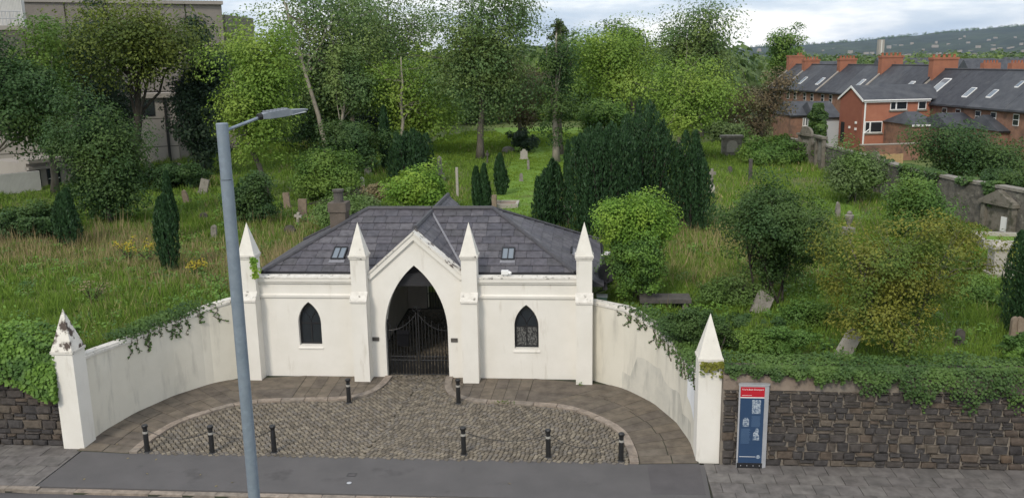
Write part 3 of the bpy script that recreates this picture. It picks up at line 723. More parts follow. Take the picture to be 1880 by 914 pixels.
rooflight(921, 945, 457, 479, FO, FU, FV, roof)
rooflight(1036, 1060, 453, 470, (AX+XE, 29.7, 3.36), (0, 1, 0), (-(XE-2.4), 0, ZR-3.36), roof)
# chimney
cc = (-9.62, 33.3)
ch = pt('chimney', mt['brown'], GH, lambda b: (b.box(cc[0]-.31, cc[0]+.31, cc[1]-.3, cc[1]+.3, 4.2, 5.45), b.box(cc[0]-.36, cc[0]+.36, cc[1]-.35, cc[1]+.35, 5.452, 5.82)))
pt('chimney_pot', mt['dstone'], ch, lambda b: b.lathe((cc[0], cc[1], 5.82), [(.2, 0), (.19, .4), (.235, .42), (.235, .5), (.16, .5)], 12))
# small fittings
p = atY(928, 494, 29.5)
cctv = thing('security_camera', 'small white security camera on the parapet right of the arch', 'camera', (p.x, 29.5, 3.8))
pt('bracket', mt['white'], cctv, lambda b: b.box(p.x-.05, p.x+.05, 29.44, 29.55, 3.79, 3.90))
pt('housing', mt['white'], cctv, lambda b: (b.box(p.x-.14, p.x+.10, 29.36, 29.52, 3.87, 4.0), b.tube([(p.x+.1, 29.44, 3.93), (p.x+.2, 29.40, 3.9)], .06, 8)))
p = atY(1113, 502, 30.6)
dish = thing('satellite_dish', 'dark grey satellite dish fixed at the right end of the gatehouse', 'satellite dish', p)
def dishmesh(b):
    prof = [(.0, .06), (.15, .05), (.28, .02), (.36, -.04), (.345, -.05), (.26, .0), (.1, .03)]
    d = Vector((.35, -.85, .38)).normalized(); a_ = d.cross(Vector((0, 0, 1))).normalized(); c_ = a_.cross(d)
    n = 18; vs = [p - d*.0 + (a_*math.cos(2*PI*j/n) + c_*math.sin(2*PI*j/n))*r_ - d*z_ for r_, z_ in prof for j in range(n)]
    fs = [(i*n+j, i*n+(j+1) % n, (i+1)*n+(j+1) % n, (i+1)*n+j) for i in range(len(prof)-1) for j in range(n)]
    b.add(vs, fs)
pt('reflector', mt['bframe'], dish, dishmesh, smooth_=True)
pt('feed_arm', mt['bframe'], dish, lambda b: (b.tube([p+Vector((0, 0, -.3)), p+Vector((.14, -.42, -.05))], .018, 5), b.box(p.x+.1, p.x+.18, p.y-.48, p.y-.38, p.z-.08, p.z+.02)))
pt('bracket', mt['bframe'], dish, lambda b: b.tube([p+Vector((0, .05, -.02)), p+Vector((-.25, .15, -.05)), p+Vector((-.42, .3, -.05))], .025, 5))
p = gp(1105, 556)
gb = thing('green_box', 'small pale green plastic box behind the right end of the gatehouse', 'box', p)
tag(pt('lid', mt['white'], gb, lambda b: b.box(p.x-.2, p.x+.2, p.y-.15, p.y+.15, p.z+.25, p.z+.3)))
M_green = M('pale_green_plastic', (.22, .36, .27), (.26, .40, .31), rough=.5)
pt('tub', M_green, gb, lambda b: b.box(p.x-.18, p.x+.18, p.y-.13, p.y+.13, p.z, p.z+.249))
# security light on the eaves corner
lp_ = Vector((AX+XE+.12, 34.6, 3.42)); sl_ = thing('security_light', 'small white security light at the rear eaves of the slate roof', 'light', lp_)
pt('bracket', mt['white'], sl_, lambda b: b.tube([lp_+Vector((-.1, 0, -.05)), lp_+Vector((.06, 0, .02))], .03, 5))
pt('housing', mt['white'], sl_, lambda b: b.obox((lp_.x+.14, lp_.y), (1, -.4), (.2, .14, .12), lp_.z-.02))
# slim metal finial behind the roof
# wrought iron gates
def gate(sg, label, ajar):
    hx = AX-.03+sg*1.12; g = thing('iron_gate', label, 'gate', (hx, 29.62, 0), 'pair of iron gates in the arch', rot=(0, 0, 0))
    Wd = 1.08; Y0 = 29.62
    def X(u): return hx - sg*u*math.cos(ajar)
    def YY(u): return Y0 - u*math.sin(ajar)
    def bar(b, u, z0, z1, r=.011, n=4): b.tube([(X(u), YY(u), z0), (X(u), YY(u), z1)], r, n)
    pt('hanging_stile', mt['iron'], g, lambda b: (b.tube([(X(.02), YY(.02), .02), (X(.02), YY(.02), 2.02)], .03, 6), b.lathe((X(.02), YY(.02), 2.0), [(.02, 0), (.05, .04), (.05, .09), (.01, .13)], 8)))
    pt('meeting_stile', mt['iron'], g, lambda b: bar(b, Wd, .03, 2.42, .024, 6))
    for z in (.06, .60, .74):
        pt('rail', mt['iron'], g, lambda b: b.tube([(X(.02), YY(.02), z), (X(Wd), YY(Wd), z)], .017, 4))
    crv = [(X(u), YY(u), 1.72+.62*(u/Wd)**2.4) for u in np.linspace(.02, Wd, 10)]
    pt('top_rail', mt['iron'], g, lambda b: b.tube(crv, .018, 5))
    nb = 9
    for i in range(1, nb):
        u = Wd*i/nb; zt = 1.72+.62*(u/Wd)**2.4 + (.16 if i % 2 else .02)
        pt('bar', mt['iron'], g, lambda b: (bar(b, u, .06, zt, .015), b.add([(X(u)-.018, YY(u), zt), (X(u), YY(u)-.018, zt), (X(u)+.018, YY(u), zt), (X(u), YY(u)+.018, zt), (X(u), YY(u), zt+.09)], [(0, 1, 4), (1, 2, 4), (2, 3, 4), (3, 0, 4)])))
    for i in range(nb*2):
        u = Wd*(i+.5)/(nb*2)
        pt('dog_bar', mt['iron'], g, lambda b: bar(b, u, .06, .84 if i % 2 else .70, .014))
    sc = [(X(Wd-.02-.10*math.sin(t)*(1-t/9)), YY(Wd), 2.46+.10*(1-math.cos(t))*(1-t/12)) for t in np.linspace(0, 5.6, 16)]
    pt('scroll', mt['iron'], g, lambda b: b.tube(sc, .012, 4))
    return g, X, YY
g1, X1, Y1 = gate(-1, 'left leaf of the black iron gate, a dark letter box fixed to its bars', .05)
pt('letter_box', mt['matte'], g1, lambda b: (b.box(X1(.38)-.0, X1(.38)+.42, 29.5, 29.58, 1.16, 1.62), b.prism([(X1(.38)-.02, 29.47, 1.62), (X1(.38)-.02, 29.60, 1.74), (X1(.38)-.02, 29.60, 1.62)], (.46, 0, 0))))
g2, X2, Y2 = gate(1, 'right leaf of the black iron gate, its bars all clear', .03)
rg = thing('rear_gate', 'black iron gate at the far end of the arched passage', 'gate', (-5.93, YB-.2, .3))
for i in range(17):
    xx = -6.93+i*.125
    pt('bar', mt['iron'], rg, lambda b: b.tube([(xx, YB-.2, .34), (xx, YB-.2, 2.5)], .016, 4))
for z in (.4, 1.05, 2.4): pt('rail', mt['iron'], rg, lambda b: b.tube([(-6.94, YB-.2, z), (-4.92, YB-.2, z)], .02, 4))

# ------------------------------------------------------------------ wing walls and end pillars
def wing(sg, label, zt):
    wl = thing('wing_wall', label, 'wall', (AX+sg*8.6, 27, 0))
    ys = np.linspace(23.62, 29.25, 26); ins = [Vector((wing_x(y), y, 0)) for y in ys]; ins.append(Vector((6.2, 29.38, 0)))
    outs = []
    for i, p in enumerate(ins):
        t = (ins[min(i+1, len(ins)-1)]-ins[max(i-1, 0)]).normalized(); n_ = Vector((t.y, -t.x, 0)); n_ = n_ if n_.x > 0 else -n_; outs.append(p+n_*.32)
    outs[-1] = Vector((6.25, 29.72, 0))
    T = lambda y: float(np.interp(y, [p[0] for p in zt], [p[1] for p in zt]))
    def shell(b, lo, hi, grow):
        vs, fs = [], []; n = len(ins)
        for i in range(n):
            d = (outs[i]-ins[i]).normalized()*grow; a_, c_ = ins[i]-d, outs[i]+d; z = T(ins[i].y)
            for q_ in (a_, c_):
                for h in (lo, hi): vs.append((AX+sg*q_.x, q_.y, (z+h) if lo is not None and lo > -90 else (z+h if h > -90 else -.1)))
        for i in range(n-1):
            k, m_ = i*4, i*4+4
            fs += [(k, m_, m_+1, k+1), (k+2, k+3, m_+3, m_+2), (k+1, m_+1, m_+3, k+3), (k, k+2, m_+2, m_)]
        fs += [(0, 1, 3, 2), (n*4-4, n*4-2, n*4-1, n*4-3)]
        b.add(vs, fs)
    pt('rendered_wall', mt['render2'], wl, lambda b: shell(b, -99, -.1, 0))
    pt('coping', mt['coping'], wl, lambda b: shell(b, -.098, -.02, .035))
    pt('coping_roll', mt['coping'], wl, lambda b: shell(b, -.019, .035, -.02))
    return wl, T
wz_l = [(23.2, 2.72), (25.9, 2.52), (28.0, 2.68), (29.0, 2.96), (29.4, 2.98)]; wz_r = [(23.2, 2.42), (25.5, 2.36), (27.3, 2.66), (28.5, 2.9), (29.4, 2.9)]
wwl, TL = wing(-1, 'left curved cream wing wall sweeping from gatehouse to street', wz_l)
wwr, TR = wing(1, 'right curved cream wing wall with grey stains and fresh white patch', wz_r)
# a patch of newer, bluish white paint near the right pillar
def patch(b):
    ys = np.linspace(23.75, 24.75, 6); vs = []; fs = []
    for i, y in enumerate(ys):
        x = AX+wing_x(y)-.006; zt_ = TR(y)-.10; zb = .95+.35*(i/5)
        vs += [(x, y, zb), (x, y, zt_)]
    for i in range(5): fs.append((2*i, 2*i+2, 2*i+3, 2*i+1))
    n = len(vs); b.add(vs, fs)
pt('fresh_paint', M('bluish_white_paint', (.70, .71, .73), (.74, .75, .76), rough=.7), wwr, patch)
def grey_patch(b):
    ys = np.linspace(24.3, 28.6, 16); vs = []; fs = []
    for i, y in enumerate(ys):
        vs += [(AX+wing_x(y)-.005, y, .0), (AX+wing_x(y)-.005, y, .62+.42*(y > 25.3)+.33*(y > 26.7)+.05*math.sin(i*1.7)-.75*(y > 28.2))]
    for i in range(15): fs.append((2*i, 2*i+2, 2*i+3, 2*i+1))
    b.add(vs, fs)
pt('grey_render_patch', M('greyed_render', (.50, .485, .43), (.60, .575, .50), scale=1.6, rough=.9, bump=.3, bscale=30, c3=(.36, .35, .31), s3=2.4, t3=(.52, .72), stretch3=(1.4, 1.4, .3)), wwr, grey_patch)
for sg, cx, lab in ((-1, -15.23, 'left end pillar with peeling dark stained pyramid cap'), (1, 3.53, 'right end pillar with clean tapering pyramid cap next to stone wall')):
    pl_ = thing('gate_pillar', lab, 'pillar', (cx, 23.4, 0), 'end pillars of the wing walls')
    pt('shaft', mt['render'], pl_, lambda b: b.box(cx-.32, cx+.32, 23.09, 23.73, -.05, 2.98))
    pt('cap', mt['coping'], pl_, lambda b: b.box(cx-.35, cx+.35, 23.06, 23.76, 2.981, 3.06))
    pt('pyramid', mt['peeled'] if sg < 0 else mt['pinn'], pl_, lambda b: b.add([(cx-.33, 23.08, 3.061), (cx+.33, 23.08, 3.061), (cx+.33, 23.74, 3.061), (cx-.33, 23.74, 3.061), (cx, 23.41, 4.28)], [(3, 2, 1, 0), (0, 1, 4), (1, 2, 4), (2, 3, 4), (3, 0, 4)]))

# ------------------------------------------------------------------ rubble walls to the street
st_units = []
for i in range(7):
    me_ = rough_unit('stone', .10, mt['rubble'], 120+i, bev=.13); st_units.append(me_)
stone_rest = rough_unit('stone_rest', .08, mt['rubbles'], 140, bev=.13)
def stones(parent, x0, x1, Y, z0, z1, hmin, hmax, wmin, wmax, limit, seed):
    r = random.Random(seed); z = z0; its = []
    while z < z1-.05:
        h = min(r.uniform(hmin, hmax), z1-z); x = x0+r.uniform(-.1, 0)
        while x < x1:
            wd = r.uniform(wmin, wmax)*(.7+h/hmax*.5)
            a_, b_ = max(x, x0), min(x+wd, x1)
            if b_-a_ > .06:
                if h > .15 and r.random() < .25: its += [(a_, b_, z, h*.45), (a_, b_, z+h*.47, h*.53)]
                else: its.append((a_, b_, z, h))
            x += wd
        z += h
    its.sort(key=lambda t: abs((t[0]+t[1])/2-(x0 if x0 > 0 else x1)))
    rest = []
    for k, (a_, b_, z, h) in enumerate(its):
        pos = ((a_+b_)/2, Y-.02, z+h/2); sc = (b_-a_-.042, h-.038, .12*r.uniform(.75, 1.3))
        o = link(bpy.data.objects.new('stone', st_units[k % 7] if k < limit else stone_rest), parent) if k < limit else None
        if o is None: rest.append((pos, sc)); continue
        o.location = Vector(pos)-BASE[parent.name]; o.scale = sc; o.rotation_euler = (PI/2, 0, r.uniform(-.03, .03)*0)
    if rest:
        v0 = np.array([v.co for v in stone_rest.vertices]); f0 = np.array([tuple(p.vertices) for p in stone_rest.polygons]); V, Q = [], []
        for k, (pos, sc) in enumerate(rest):
            v = v0*np.array(sc); v = np.stack([v[:, 0], -v[:, 2], v[:, 1]], 1)+np.array(pos)-np.array(BASE[parent.name]); V.append(v); Q.append(f0+k*len(v0))
        o = put('remaining_stones', mesh_np('remaining_stones', np.concatenate(V), np.concatenate(Q)), mt['rubbles'], parent); o['kind'] = 'stuff'
WY = 23.0
swr = thing('stone_wall', 'dark rubble stone wall right of the forecourt behind the blue sign', 'wall', (8, WY, 0))
pt('mortar_core', mt['mortar'], swr, lambda b: b.box(3.86, 26, WY, WY+.4, -.05, 2.74))
stones(swr, 3.9, 26, WY, 0, 2.2, .16, .30, .18, .52, 299, 3)
pt('render_band', mt['oldband'], swr, lambda b: b.prism([(3.87, WY-.05, 2.22), (6.35, WY-.05, 2.22), (6.35, WY-.05, 2.62), (3.87, WY-.05, 2.66)], (0, .06, 0)))
pt('coping', mt['brown'], swr, lambda b: b.box(3.87, 26, WY-.09, WY+.42, 2.741, 2.84))
swl = thing('stone_wall', 'dark rubble stone wall at the far left under an ivy hedge', 'wall', (-17, 23.3, 0))
pt('mortar_core', mt['brown'], swl, lambda b: b.box(-32, -15.56, 23.32, 23.72, -.05, 2.5))
stones(swl, -26, -15.58, 23.32, 0, 1.95, .16, .30, .28, .55, 250, 8)

# ------------------------------------------------------------------ plants
def quads(c, t, b, ln, wd, fold=.12):
    "leaf-shaped quads at c: t along the leaf, b across it"
    ln = ln[:, None]; wd = wd[:, None]; n_ = np.cross(t, b)
    return np.stack([c-t*ln*.5, c+b*wd*.5+n_*wd*fold-t*ln*.05, c+t*ln*.5, c-b*wd*.5+n_*wd*fold-t*ln*.05], 1).reshape(-1, 3)
def unit(v): return v/np.maximum(1e-9, np.linalg.norm(v, axis=-1, keepdims=True))
def leaf_mesh(name, pts, nrm, size, m, parent, aspect=.62, loc=None, droop=.0, jitter=.6):
    n = len(pts); pts = np.asarray(pts, float)
    nv = unit(np.asarray(nrm) + NR.normal(0, jitter*.6, (n, 3)))
    t = unit(np.cross(nv, NR.normal(0, 1, (n, 3)))); t[:, 2] -= droop; t = unit(t); b = unit(np.cross(nv, t))
    sz = size*NR.uniform(.65, 1.35, n)
    V = quads(pts, t, b, sz, sz*aspect)
    base = BASE[parent.name] if parent is not None else Vector(loc)
    me = mesh_np(name, V-np.array(base), np.arange(4*n).reshape(n, 4))
    o = put(name, me, m, parent, None if parent is not None else base); BASE[o.name] = base; return o
def crown_points(lobes, n, clump_r, per, fill=.5):
    "leaf positions in clumps that sit in the outer part of each lobe"
    out, nrm = [], []; vol = np.array([l[3]*l[4]*l[5] for l in lobes])**.67; vol /= vol.sum()
    nc = max(6, int(n/per))
    for k in range(nc):
        l = lobes[NR.choice(len(lobes), p=vol)]
        d = unit(NR.normal(0, 1, 3)); rr = fill + (1-fill)*NR.random()**.6
        if NR.random() < .25: rr *= NR.uniform(1.0, 1.25)
        c = np.array(l[:3]) + d*np.array(l[3:])*rr
        sz_ = NR.lognormal(-.08, .42); m_ = int(per*np.clip(sz_, .3, 2.2)**1.5)+4; cr = clump_r*np.clip(sz_, .35, 1.9)
        p = NR.normal(0, 1, (m_, 3)); p = p/np.maximum(1, np.linalg.norm(p, axis=1, keepdims=True)/1.6)*cr*.62
        p[:, 2] *= .72
        out.append(c+p); nrm.append(unit(p/cr*.8 + d*.7 + np.array([0, 0, .75])))
    return np.concatenate(out), np.concatenate(nrm)
def auto_lobes(c, r, k, seed, spread=.68, size=(.22, .5)):
    k = int(k*1.8)
    R = np.random.default_rng(seed); lobes = [(*c, r[0]*.5, r[1]*.5, r[2]*.58)]
    for i in range(k):
        d = unit(R.normal(0, 1, 3)); d[2] = d[2]*.9 + .05; s = R.uniform(*size)
        p = np.array(c)+d*np.array(r)*spread*R.uniform(.35, 1.25)
        lobes.append((*p, r[0]*s*R.uniform(.8, 1.25), r[1]*s, r[2]*s*R.uniform(.6, 1.0)))
    return lobes
def limb_path(a, b, seed, sag=.1, n=5, wob=.05):
    R = random.Random(seed); a, b = Vector(a), Vector(b); L_ = (b-a).length; pts = []
    for i in range(n+1):
        t = i/n; p = a.lerp(b, t); f = math.sin(PI*t)*L_*wob
        pts.append(p+Vector((R.uniform(-f, f), R.uniform(-f, f), R.uniform(-f, f)+sag*math.sin(PI*t)*L_*.3)))
    pts[0] = a; pts[-1] = b; return pts
def tree(name, label, base, c, r, leaf, n, size, bark='bark', trunk_r=.22, lobes=8, per=70, clump=.55, seed=1, group=None, fill=.45, nlimb=14, lean=(0, 0), top=.35, cat='tree', spread=.68, lsize=(.22, .5), twig=1, asp=.62, stems=1, extra=None, limb_r=.35):
    "base: foot; c, r: crown centre and radii in metres"
    base = Vector(base); t = thing(name, label, cat, base, group); c = np.array(c); r = np.array(r)
    lb = auto_lobes(c, r, lobes, seed, spread, lsize) + (extra or [])
    P, Nn = crown_points(lb, n, clump, per, fill); keep = P[:, 2] > base.z+.15
    leaf_mesh('crown', P[keep], Nn[keep], size, lf[leaf], t, asp)
    R = random.Random(seed)
    b = MB(); tops = []
    for s_ in range(stems):
        f = base + (Vector((R.uniform(-.5, .5), R.uniform(-.5, .5), 0)) if stems > 1 else Vector()); f.z = base.z-.15
        tp = Vector((c[0]+lean[0], c[1]+lean[1], c[2]+r[2]*top)) + (Vector((R.uniform(-.6, .6)*r[0], R.uniform(-.5, .5)*r[1], R.uniform(-.4, .2)*r[2])) if stems > 1 else Vector())
        pts = limb_path(f, tp, seed*3+s_, 0, 8, .016); k = trunk_r/(1 if stems == 1 else stems**.5)
        b.tube(pts, [k*1.35]+[k*(1-.8*i/8) for i in range(1, 9)], 7); tops.append(pts)
    tr_ = b.build('trunk', mt[bark], t, smooth_=True)
    if nlimb:
        b = MB()
        for i in range(nlimb):
            pts = tops[i % stems]; k = R.randrange(3, 8); s0 = pts[k]
            l = lb[i % len(lb)] if i < len(lb) else lb[R.randrange(len(lb))]
            d = Vector((R.gauss(0, 1), R.gauss(0, 1), R.gauss(.2, .8))).normalized()
            e_ = Vector(l[:3])+Vector((d.x*l[3], d.y*l[4], d.z*l[5]))*R.uniform(.3, .9)
            if e_.z < s0.z-.6*r[2]: e_.z = s0.z
            lp_ = limb_path(s0, e_, seed*31+i, .12, 5); k_ = trunk_r*limb_r*(1-.08*k)
            b.tube(lp_, [k_*(1-.82*j/5) for j in range(6)], 5)
            for q_ in range(twig):
                s1 = lp_[R.randrange(2, 6)]; dd = (Vector(lp_[-1])-Vector(lp_[0])).normalized()*.7+Vector((R.gauss(0, .6), R.gauss(0, .6), R.gauss(.25, .5)))
                b.tube(limb_path(s1, s1+dd*R.uniform(.5, 1.3)*r[0]*.35, seed*77+i*9+q_, .05, 3), [k_*.4, k_*.3, k_*.2, k_*.1], 4)
        b.build('branch', mt[bark], t)
    return t
def ptree(name, label, px, py, box, leaf, n, lpx, dy=None, **k):
    "foot at picture point (px, py) on the terrain, or at depth dy under px; crown fills the picture box"
    if dy is None: f = gp(px, py)
    else:
        f = atY(px, py, dy); f.z = float(hgt(f.x, f.y))
    d = k.pop('dd', 0)
    cx, cy = (box[0]+box[2])/2, (box[1]+box[3])/2; cY = f.y+d
    p = atY(cx, cy, cY); s = mpp(p)
    r = ((box[2]-box[0])/2*s, (box[2]-box[0])/2*s*k.pop('ry', .85), (box[3]-box[1])/2*s)
    r = tuple(v*1.16 for v in r); n = int(n*2.2); lpx *= .92
    k.setdefault('clump', min(r)*.33)
    k.setdefault('per', 95)
    return tree(name, label, f, tuple(p), r, leaf, n, lpx*s, **k)

TB = 'trees among the graves'
# left side, by the concrete building
ptree('broadleaf_tree', 'large dark green tree at the left edge before the concrete building', -25, 380, (-75, 60, 112, 285), 'dark', 10000, 6.5, dy=50, seed=3, lobes=12, trunk_r=.3, group=TB, ry=.7)
ptree('broadleaf_tree', 'mid green tree with billowing crown just right of the left edge', 104, 380, (25, 60, 150, 250), 'mid', 5500, 6, dy=54, seed=43, lobes=10, trunk_r=.25, group=TB)
ptree('conifer_tree', 'tall blue green tree with drooping sprays against the concrete wall', 175, 330, (105, 5, 245, 330), 'blue', 11000, 6, dy=60, seed=5, lobes=14, trunk_r=.3, group=TB, bark='darkb', lsize=(.25, .45))
ptree('ash_tree', 'yellow green spreading tree with forked dark trunk before the concrete wall', 243, 320, (160, -8, 370, 165), 'yellow', 6500, 6.2, dy=57, seed=8, lobes=10, trunk_r=.34, group=TB, bark='darkb', nlimb=16, limb_r=.5, spread=.75)
ptree('broadleaf_tree', 'dark glossy tree with low skirt and short bare trunk on the left lawn', 203, 412, (100, 180, 272, 398), 'dark', 11500, 5.6, seed=9, lobes=12, trunk_r=.15, group=TB)
ptree('broadleaf_tree', 'nearly black dense tree left of the lamp head beside the pale wall', 372, 335, (322, 60, 425, 315), 'blue', 9000, 6, dy=61, seed=12, lobes=11, trunk_r=.26, group=TB, bark='darkb')
ptree('ash_tree', 'light yellow green tree behind the lamp head with slim straight trunk', 493, 362, (385, 35, 552, 315), 'light', 9500, 5.8, seed=14, lobes=12, trunk_r=.2, bark='bark', group=TB, nlimb=18, twig=2, lean=(-1.5, 0))
ptree('birch_tree', 'tall pale trunked tree with airy grey green crown, the thickest pale trunk', 603, 285, (470, -50, 690, 215), 'willow', 9500, 5.6, seed=17, dd=4.5, per=48, lobes=14, trunk_r=.25, bark='paleb', group=TB, fill=.3, nlimb=22, twig=3, lean=(-1.6, -3.5), top=.55)
ptree('birch_tree', 'thin pale stem close right of the thickest pale trunk', 618, 290, (590, 60, 690, 210), 'willow', 2200, 5.2, seed=19, dd=2.2, per=48, lobes=6, trunk_r=.2, bark='paleb', group=TB, nlimb=10, twig=2, top=.0)
ptree('birch_tree', 'slender pale trunked tree with lower leaves turning yellow', 741, 300, (665, 95, 835, 275), 'light', 6500, 5.4, dy=74, seed=21, dd=3, per=48, lean=(0, -2.5), lobes=11, trunk_r=.2, bark='paleb', group=TB, nlimb=16, twig=3, top=.75, fill=.4)
ptree('birch_tree', 'tall thin crowned tree with bare brown twigs left of the cloud gap', 700, 300, (630, -70, 800, 150), 'olive', 3600, 5, dy=88, seed=23, per=48, lobes=10, trunk_r=.3, bark='bark', group=TB, nlimb=26, twig=4, fill=.2, spread=.8)
ptree('broadleaf_tree', 'bare limbed tree rising behind the slender pale trunks', 650, 300, (590, -60, 720, 160), 'olive', 2600, 5, dy=96, seed=24, lobes=9, trunk_r=.32, bark='bark', group=TB, nlimb=22, twig=3, fill=.3)
ptree('willow_tree', 'tall grey green tree with stout trunk standing on the bright lawn', 882, 292, (795, -40, 975, 235), 'willow', 13000, 5.2, seed=27, per=48, lobes=14, trunk_r=.34, bark='bark', group=TB, nlimb=24, twig=3, fill=.3)
ptree('willow_tree', 'brown green twiggy tree filling between the stout trunk and the ivy clad one', 955, 285, (900, 90, 1010, 255), 'brown', 4200, 4.8, dy=86, seed=29, per=48, lobes=9, trunk_r=.24, group=TB, nlimb=16, twig=3, fill=.3)
ptree('ivy_clad_tree', 'narrow ivy clad tree with broken top and bare lower trunk', 1021, 298, (990, 45, 1054, 240), 'dark', 4200, 4.6, seed=31, lobes=16, trunk_r=.3, bark='paleb', group=TB, nlimb=10, spread=.85, lsize=(.3, .5), clump=.75, top=.7)
ptree('broken_tree', 'dead leaning bare snag behind the ivy clad tree', 1030, 290, (1003, 28, 1040, 85), 'olive', 900, 4.2, dy=76, seed=33, lobes=5, trunk_r=.25, bark='bark', group=TB, nlimb=9, twig=2)
ptree('sycamore_tree', 'broad rounded tree with golden green top behind the yews', 1125, 290, (1035, 48, 1215, 200), 'light', 8500, 5, dy=96, seed=35, lobes=12, trunk_r=.36, bark='darkb', group=TB, nlimb=18, spread=.7)
ptree('sycamore_tree', 'dark bronze tree top showing behind the golden green one', 1165, 200, (1105, 42, 1205, 120), 'dark', 2600, 4.6, dy=118, seed=36, lobes=7, trunk_r=.3, bark='darkb', group=TB)
ptree('ash_tree', 'tall airy tree with feathery outline right of the central gap', 1285, 260, (1200, 5, 1352, 190), 'willow', 9000, 4.8, dy=88, seed=37, per=48, lobes=13, trunk_r=.36, bark='bark', group=TB, nlimb=24, twig=4, fill=.3)
ptree('walnut_tree', 'low spreading light green tree with bare grey boughs above the yews', 1245, 290, (1165, 122, 1335, 262), 'light', 6500, 5, dy=70, seed=39, lobes=10, trunk_r=.25, bark='paleb', group=TB, nlimb=22, twig=3, spread=.75)
ptree('hawthorn_tree', 'half bare twiggy brown tree left of the brick terrace', 1400, 285, (1345, 128, 1452, 262), 'brown', 3000, 4.6, dy=72, seed=41, lobes=9, trunk_r=.22, bark='bark', group=TB, nlimb=30, twig=5, fill=.25)
ptree('broadleaf_tree', 'light green young tree at the foot of the golden green tree', 1110, 290, (1060, 182, 1160, 250), 'mid', 2600, 4.8, dy=80, seed=44, lobes=7, trunk_r=.15, group=TB)
ptree('broadleaf_tree', 'pale conical tree standing alone behind the terrace chimneys', 1441, 140, (1404, 55, 1478, 165), 'mid', 4200, 4.0, dy=150, seed=45, lobes=9, trunk_r=.3, group='trees behind the terrace')
for i, (px, top_, wd, dep, lfk, nl, lab) in enumerate((
    (560, 120, 90, 92, 'dark', 3200, 'shadowy dark tree between the lamp head and the thickest pale trunk'),
    (655, 150, 110, 98, 'dark', 3600, 'dark ivy smothered tree behind the slender pale stems'),
    (690, 190, 90, 90, 'blue', 2600, 'dark holly thicket tree left of the narrow dark yew'),
    (790, 150, 90, 105, 'mid', 2800, 'mid green tree in the shade behind the yellowing slender tree'),
    (860, 150, 110, 112, 'dark', 2800, 'dark tree closing the view behind the stout trunk'),
    (960, 95, 90, 122, 'mid', 2600, 'mid green tree under the hill gap at the end of the lawn'),
    (1015, 110, 90, 126, 'light', 2600, 'light green tree end of the mown path behind the snag'),
    (1075, 90, 80, 120, 'mid', 2400, 'mid green tree left behind the golden green one'),
    (1215, 105, 100, 108, 'mid', 3000, 'mid green tree between the golden green and the airy tree'),
    (1330, 150, 90, 96, 'olive', 2600, 'olive green tree before the white gable in the right distance'),
    (470, 90, 120, 84, 'dark', 3000, 'dark tree behind the light yellow green one'))):
    bt_ = 262
    ptree('broadleaf_tree', lab, px, 270, (px-wd/2, top_, px+wd/2, bt_), lfk, nl, 5.2, dy=dep, seed=60+i, lobes=8, trunk_r=.22, bark='darkb', group=TB, nlimb=8)

# Irish yews: bundles of upright sprays
def yew(label, px, py, box, spires, n, seed, profile='flat', lpx=4.2, gx_=None, cat='yew tree', dd=0, dy=None):
    if dy is None: f = gp(px, py)
    else: f = atY(px, py, dy); f.z = float(hgt(f.x, f.y))
    R = np.random.default_rng(seed); s = mpp(f)
    t = thing('yew_tree', label, cat, f, 'dark yews'); x0, x1 = ((box[0]-px)*s, (box[2]-px)*s)
    ztop = atY(px, box[1], f.y+dd).z; H_ = ztop-f.z; W_ = x1-x0; P = []; T_ = []
    st = MB()
    for k in range(spires):
        a = R.random()*2*PI; rr = math.sqrt((k+.5)/spires) if spires > 1 else 0
        ux = (x0+x1)/2 + math.cos(k*2.4)*rr*W_*.42; uy = math.sin(k*2.4)*rr*W_*.38+dd
        rad = W_*(.5 if spires == 1 else .62/math.sqrt(spires)+.03)*R.uniform(.85, 1.1)
        h = H_*(1-(.30*rr**2 if profile == 'dome' else .14*rr**2))*R.uniform(.92, 1.0) if spires > 1 else H_
        if profile == 'left': h *= .72+.28*np.clip((ux-x0)/W_*1.6, 0, 1)
        m_ = int(n/spires); u = R.random(m_)**.85; an = R.random(m_)*2*PI
        prof = np.minimum(1, .66+1.3*u)*np.minimum(1, 1.22*(1-u)**.5+.04)
        lump = 1+.2*np.sin(an*7+u*4+k)+.1*np.sin(u*46+an*3)
        q_ = rad*prof*lump*(.82+.22*R.random(m_))
        x = ux+np.cos(an)*q_+.06*np.sin(u*6+k); y = uy+np.sin(an)*q_; z = .1+u*h
        P.append(np.stack([x, y, z], 1)); T_.append(np.stack([np.cos(an), np.sin(an), np.zeros(m_)], 1))
        st.tube([f+Vector((ux*.4, uy*.4, -.1)), f+Vector((ux, uy, h*.8))], [.07, .02], 5)
    P = np.concatenate(P); Nn = np.concatenate(T_); m_ = len(P)
    tt = unit(np.stack([R.normal(0, .28, m_), R.normal(0, .28, m_), np.ones(m_)], 1) + Nn*.35); nv = unit(Nn+R.normal(0, .45, (m_, 3)))
    bb = unit(np.cross(tt, nv)); sz = lpx*s*R.uniform(.7, 1.4, m_)
    me = mesh_np('crown', quads(P, tt, bb, sz*1.7, sz*.6), np.arange(4*m_).reshape(m_, 4)); put('crown', me, lf['yew'], t)
    st.build('trunk', mt['darkb'], t); return t
yew('narrow dark yew column before the straw grass, front one of its pair', 308, 497, (294, 345, 323, 497), 2, 5200, 1, lpx=4)
yew('narrow dark yew column close behind right of the front column', 318, 440, (306, 318, 330, 440), 1, 2600, 2, lpx=4)
yew('dark yew column on the left lawn beside the dark glossy tree', 127, 456, (108, 345, 146, 456), 2, 4200, 3)
yew('wide clipped looking yew clump left of the roof gable', 755, 345, (714, 238, 797, 345), 12, 8000, 4, lpx=4)
yew('tall thin black yew left behind the clipped looking clump', 709, 310, (699, 198, 720, 310), 1, 2200, 5)
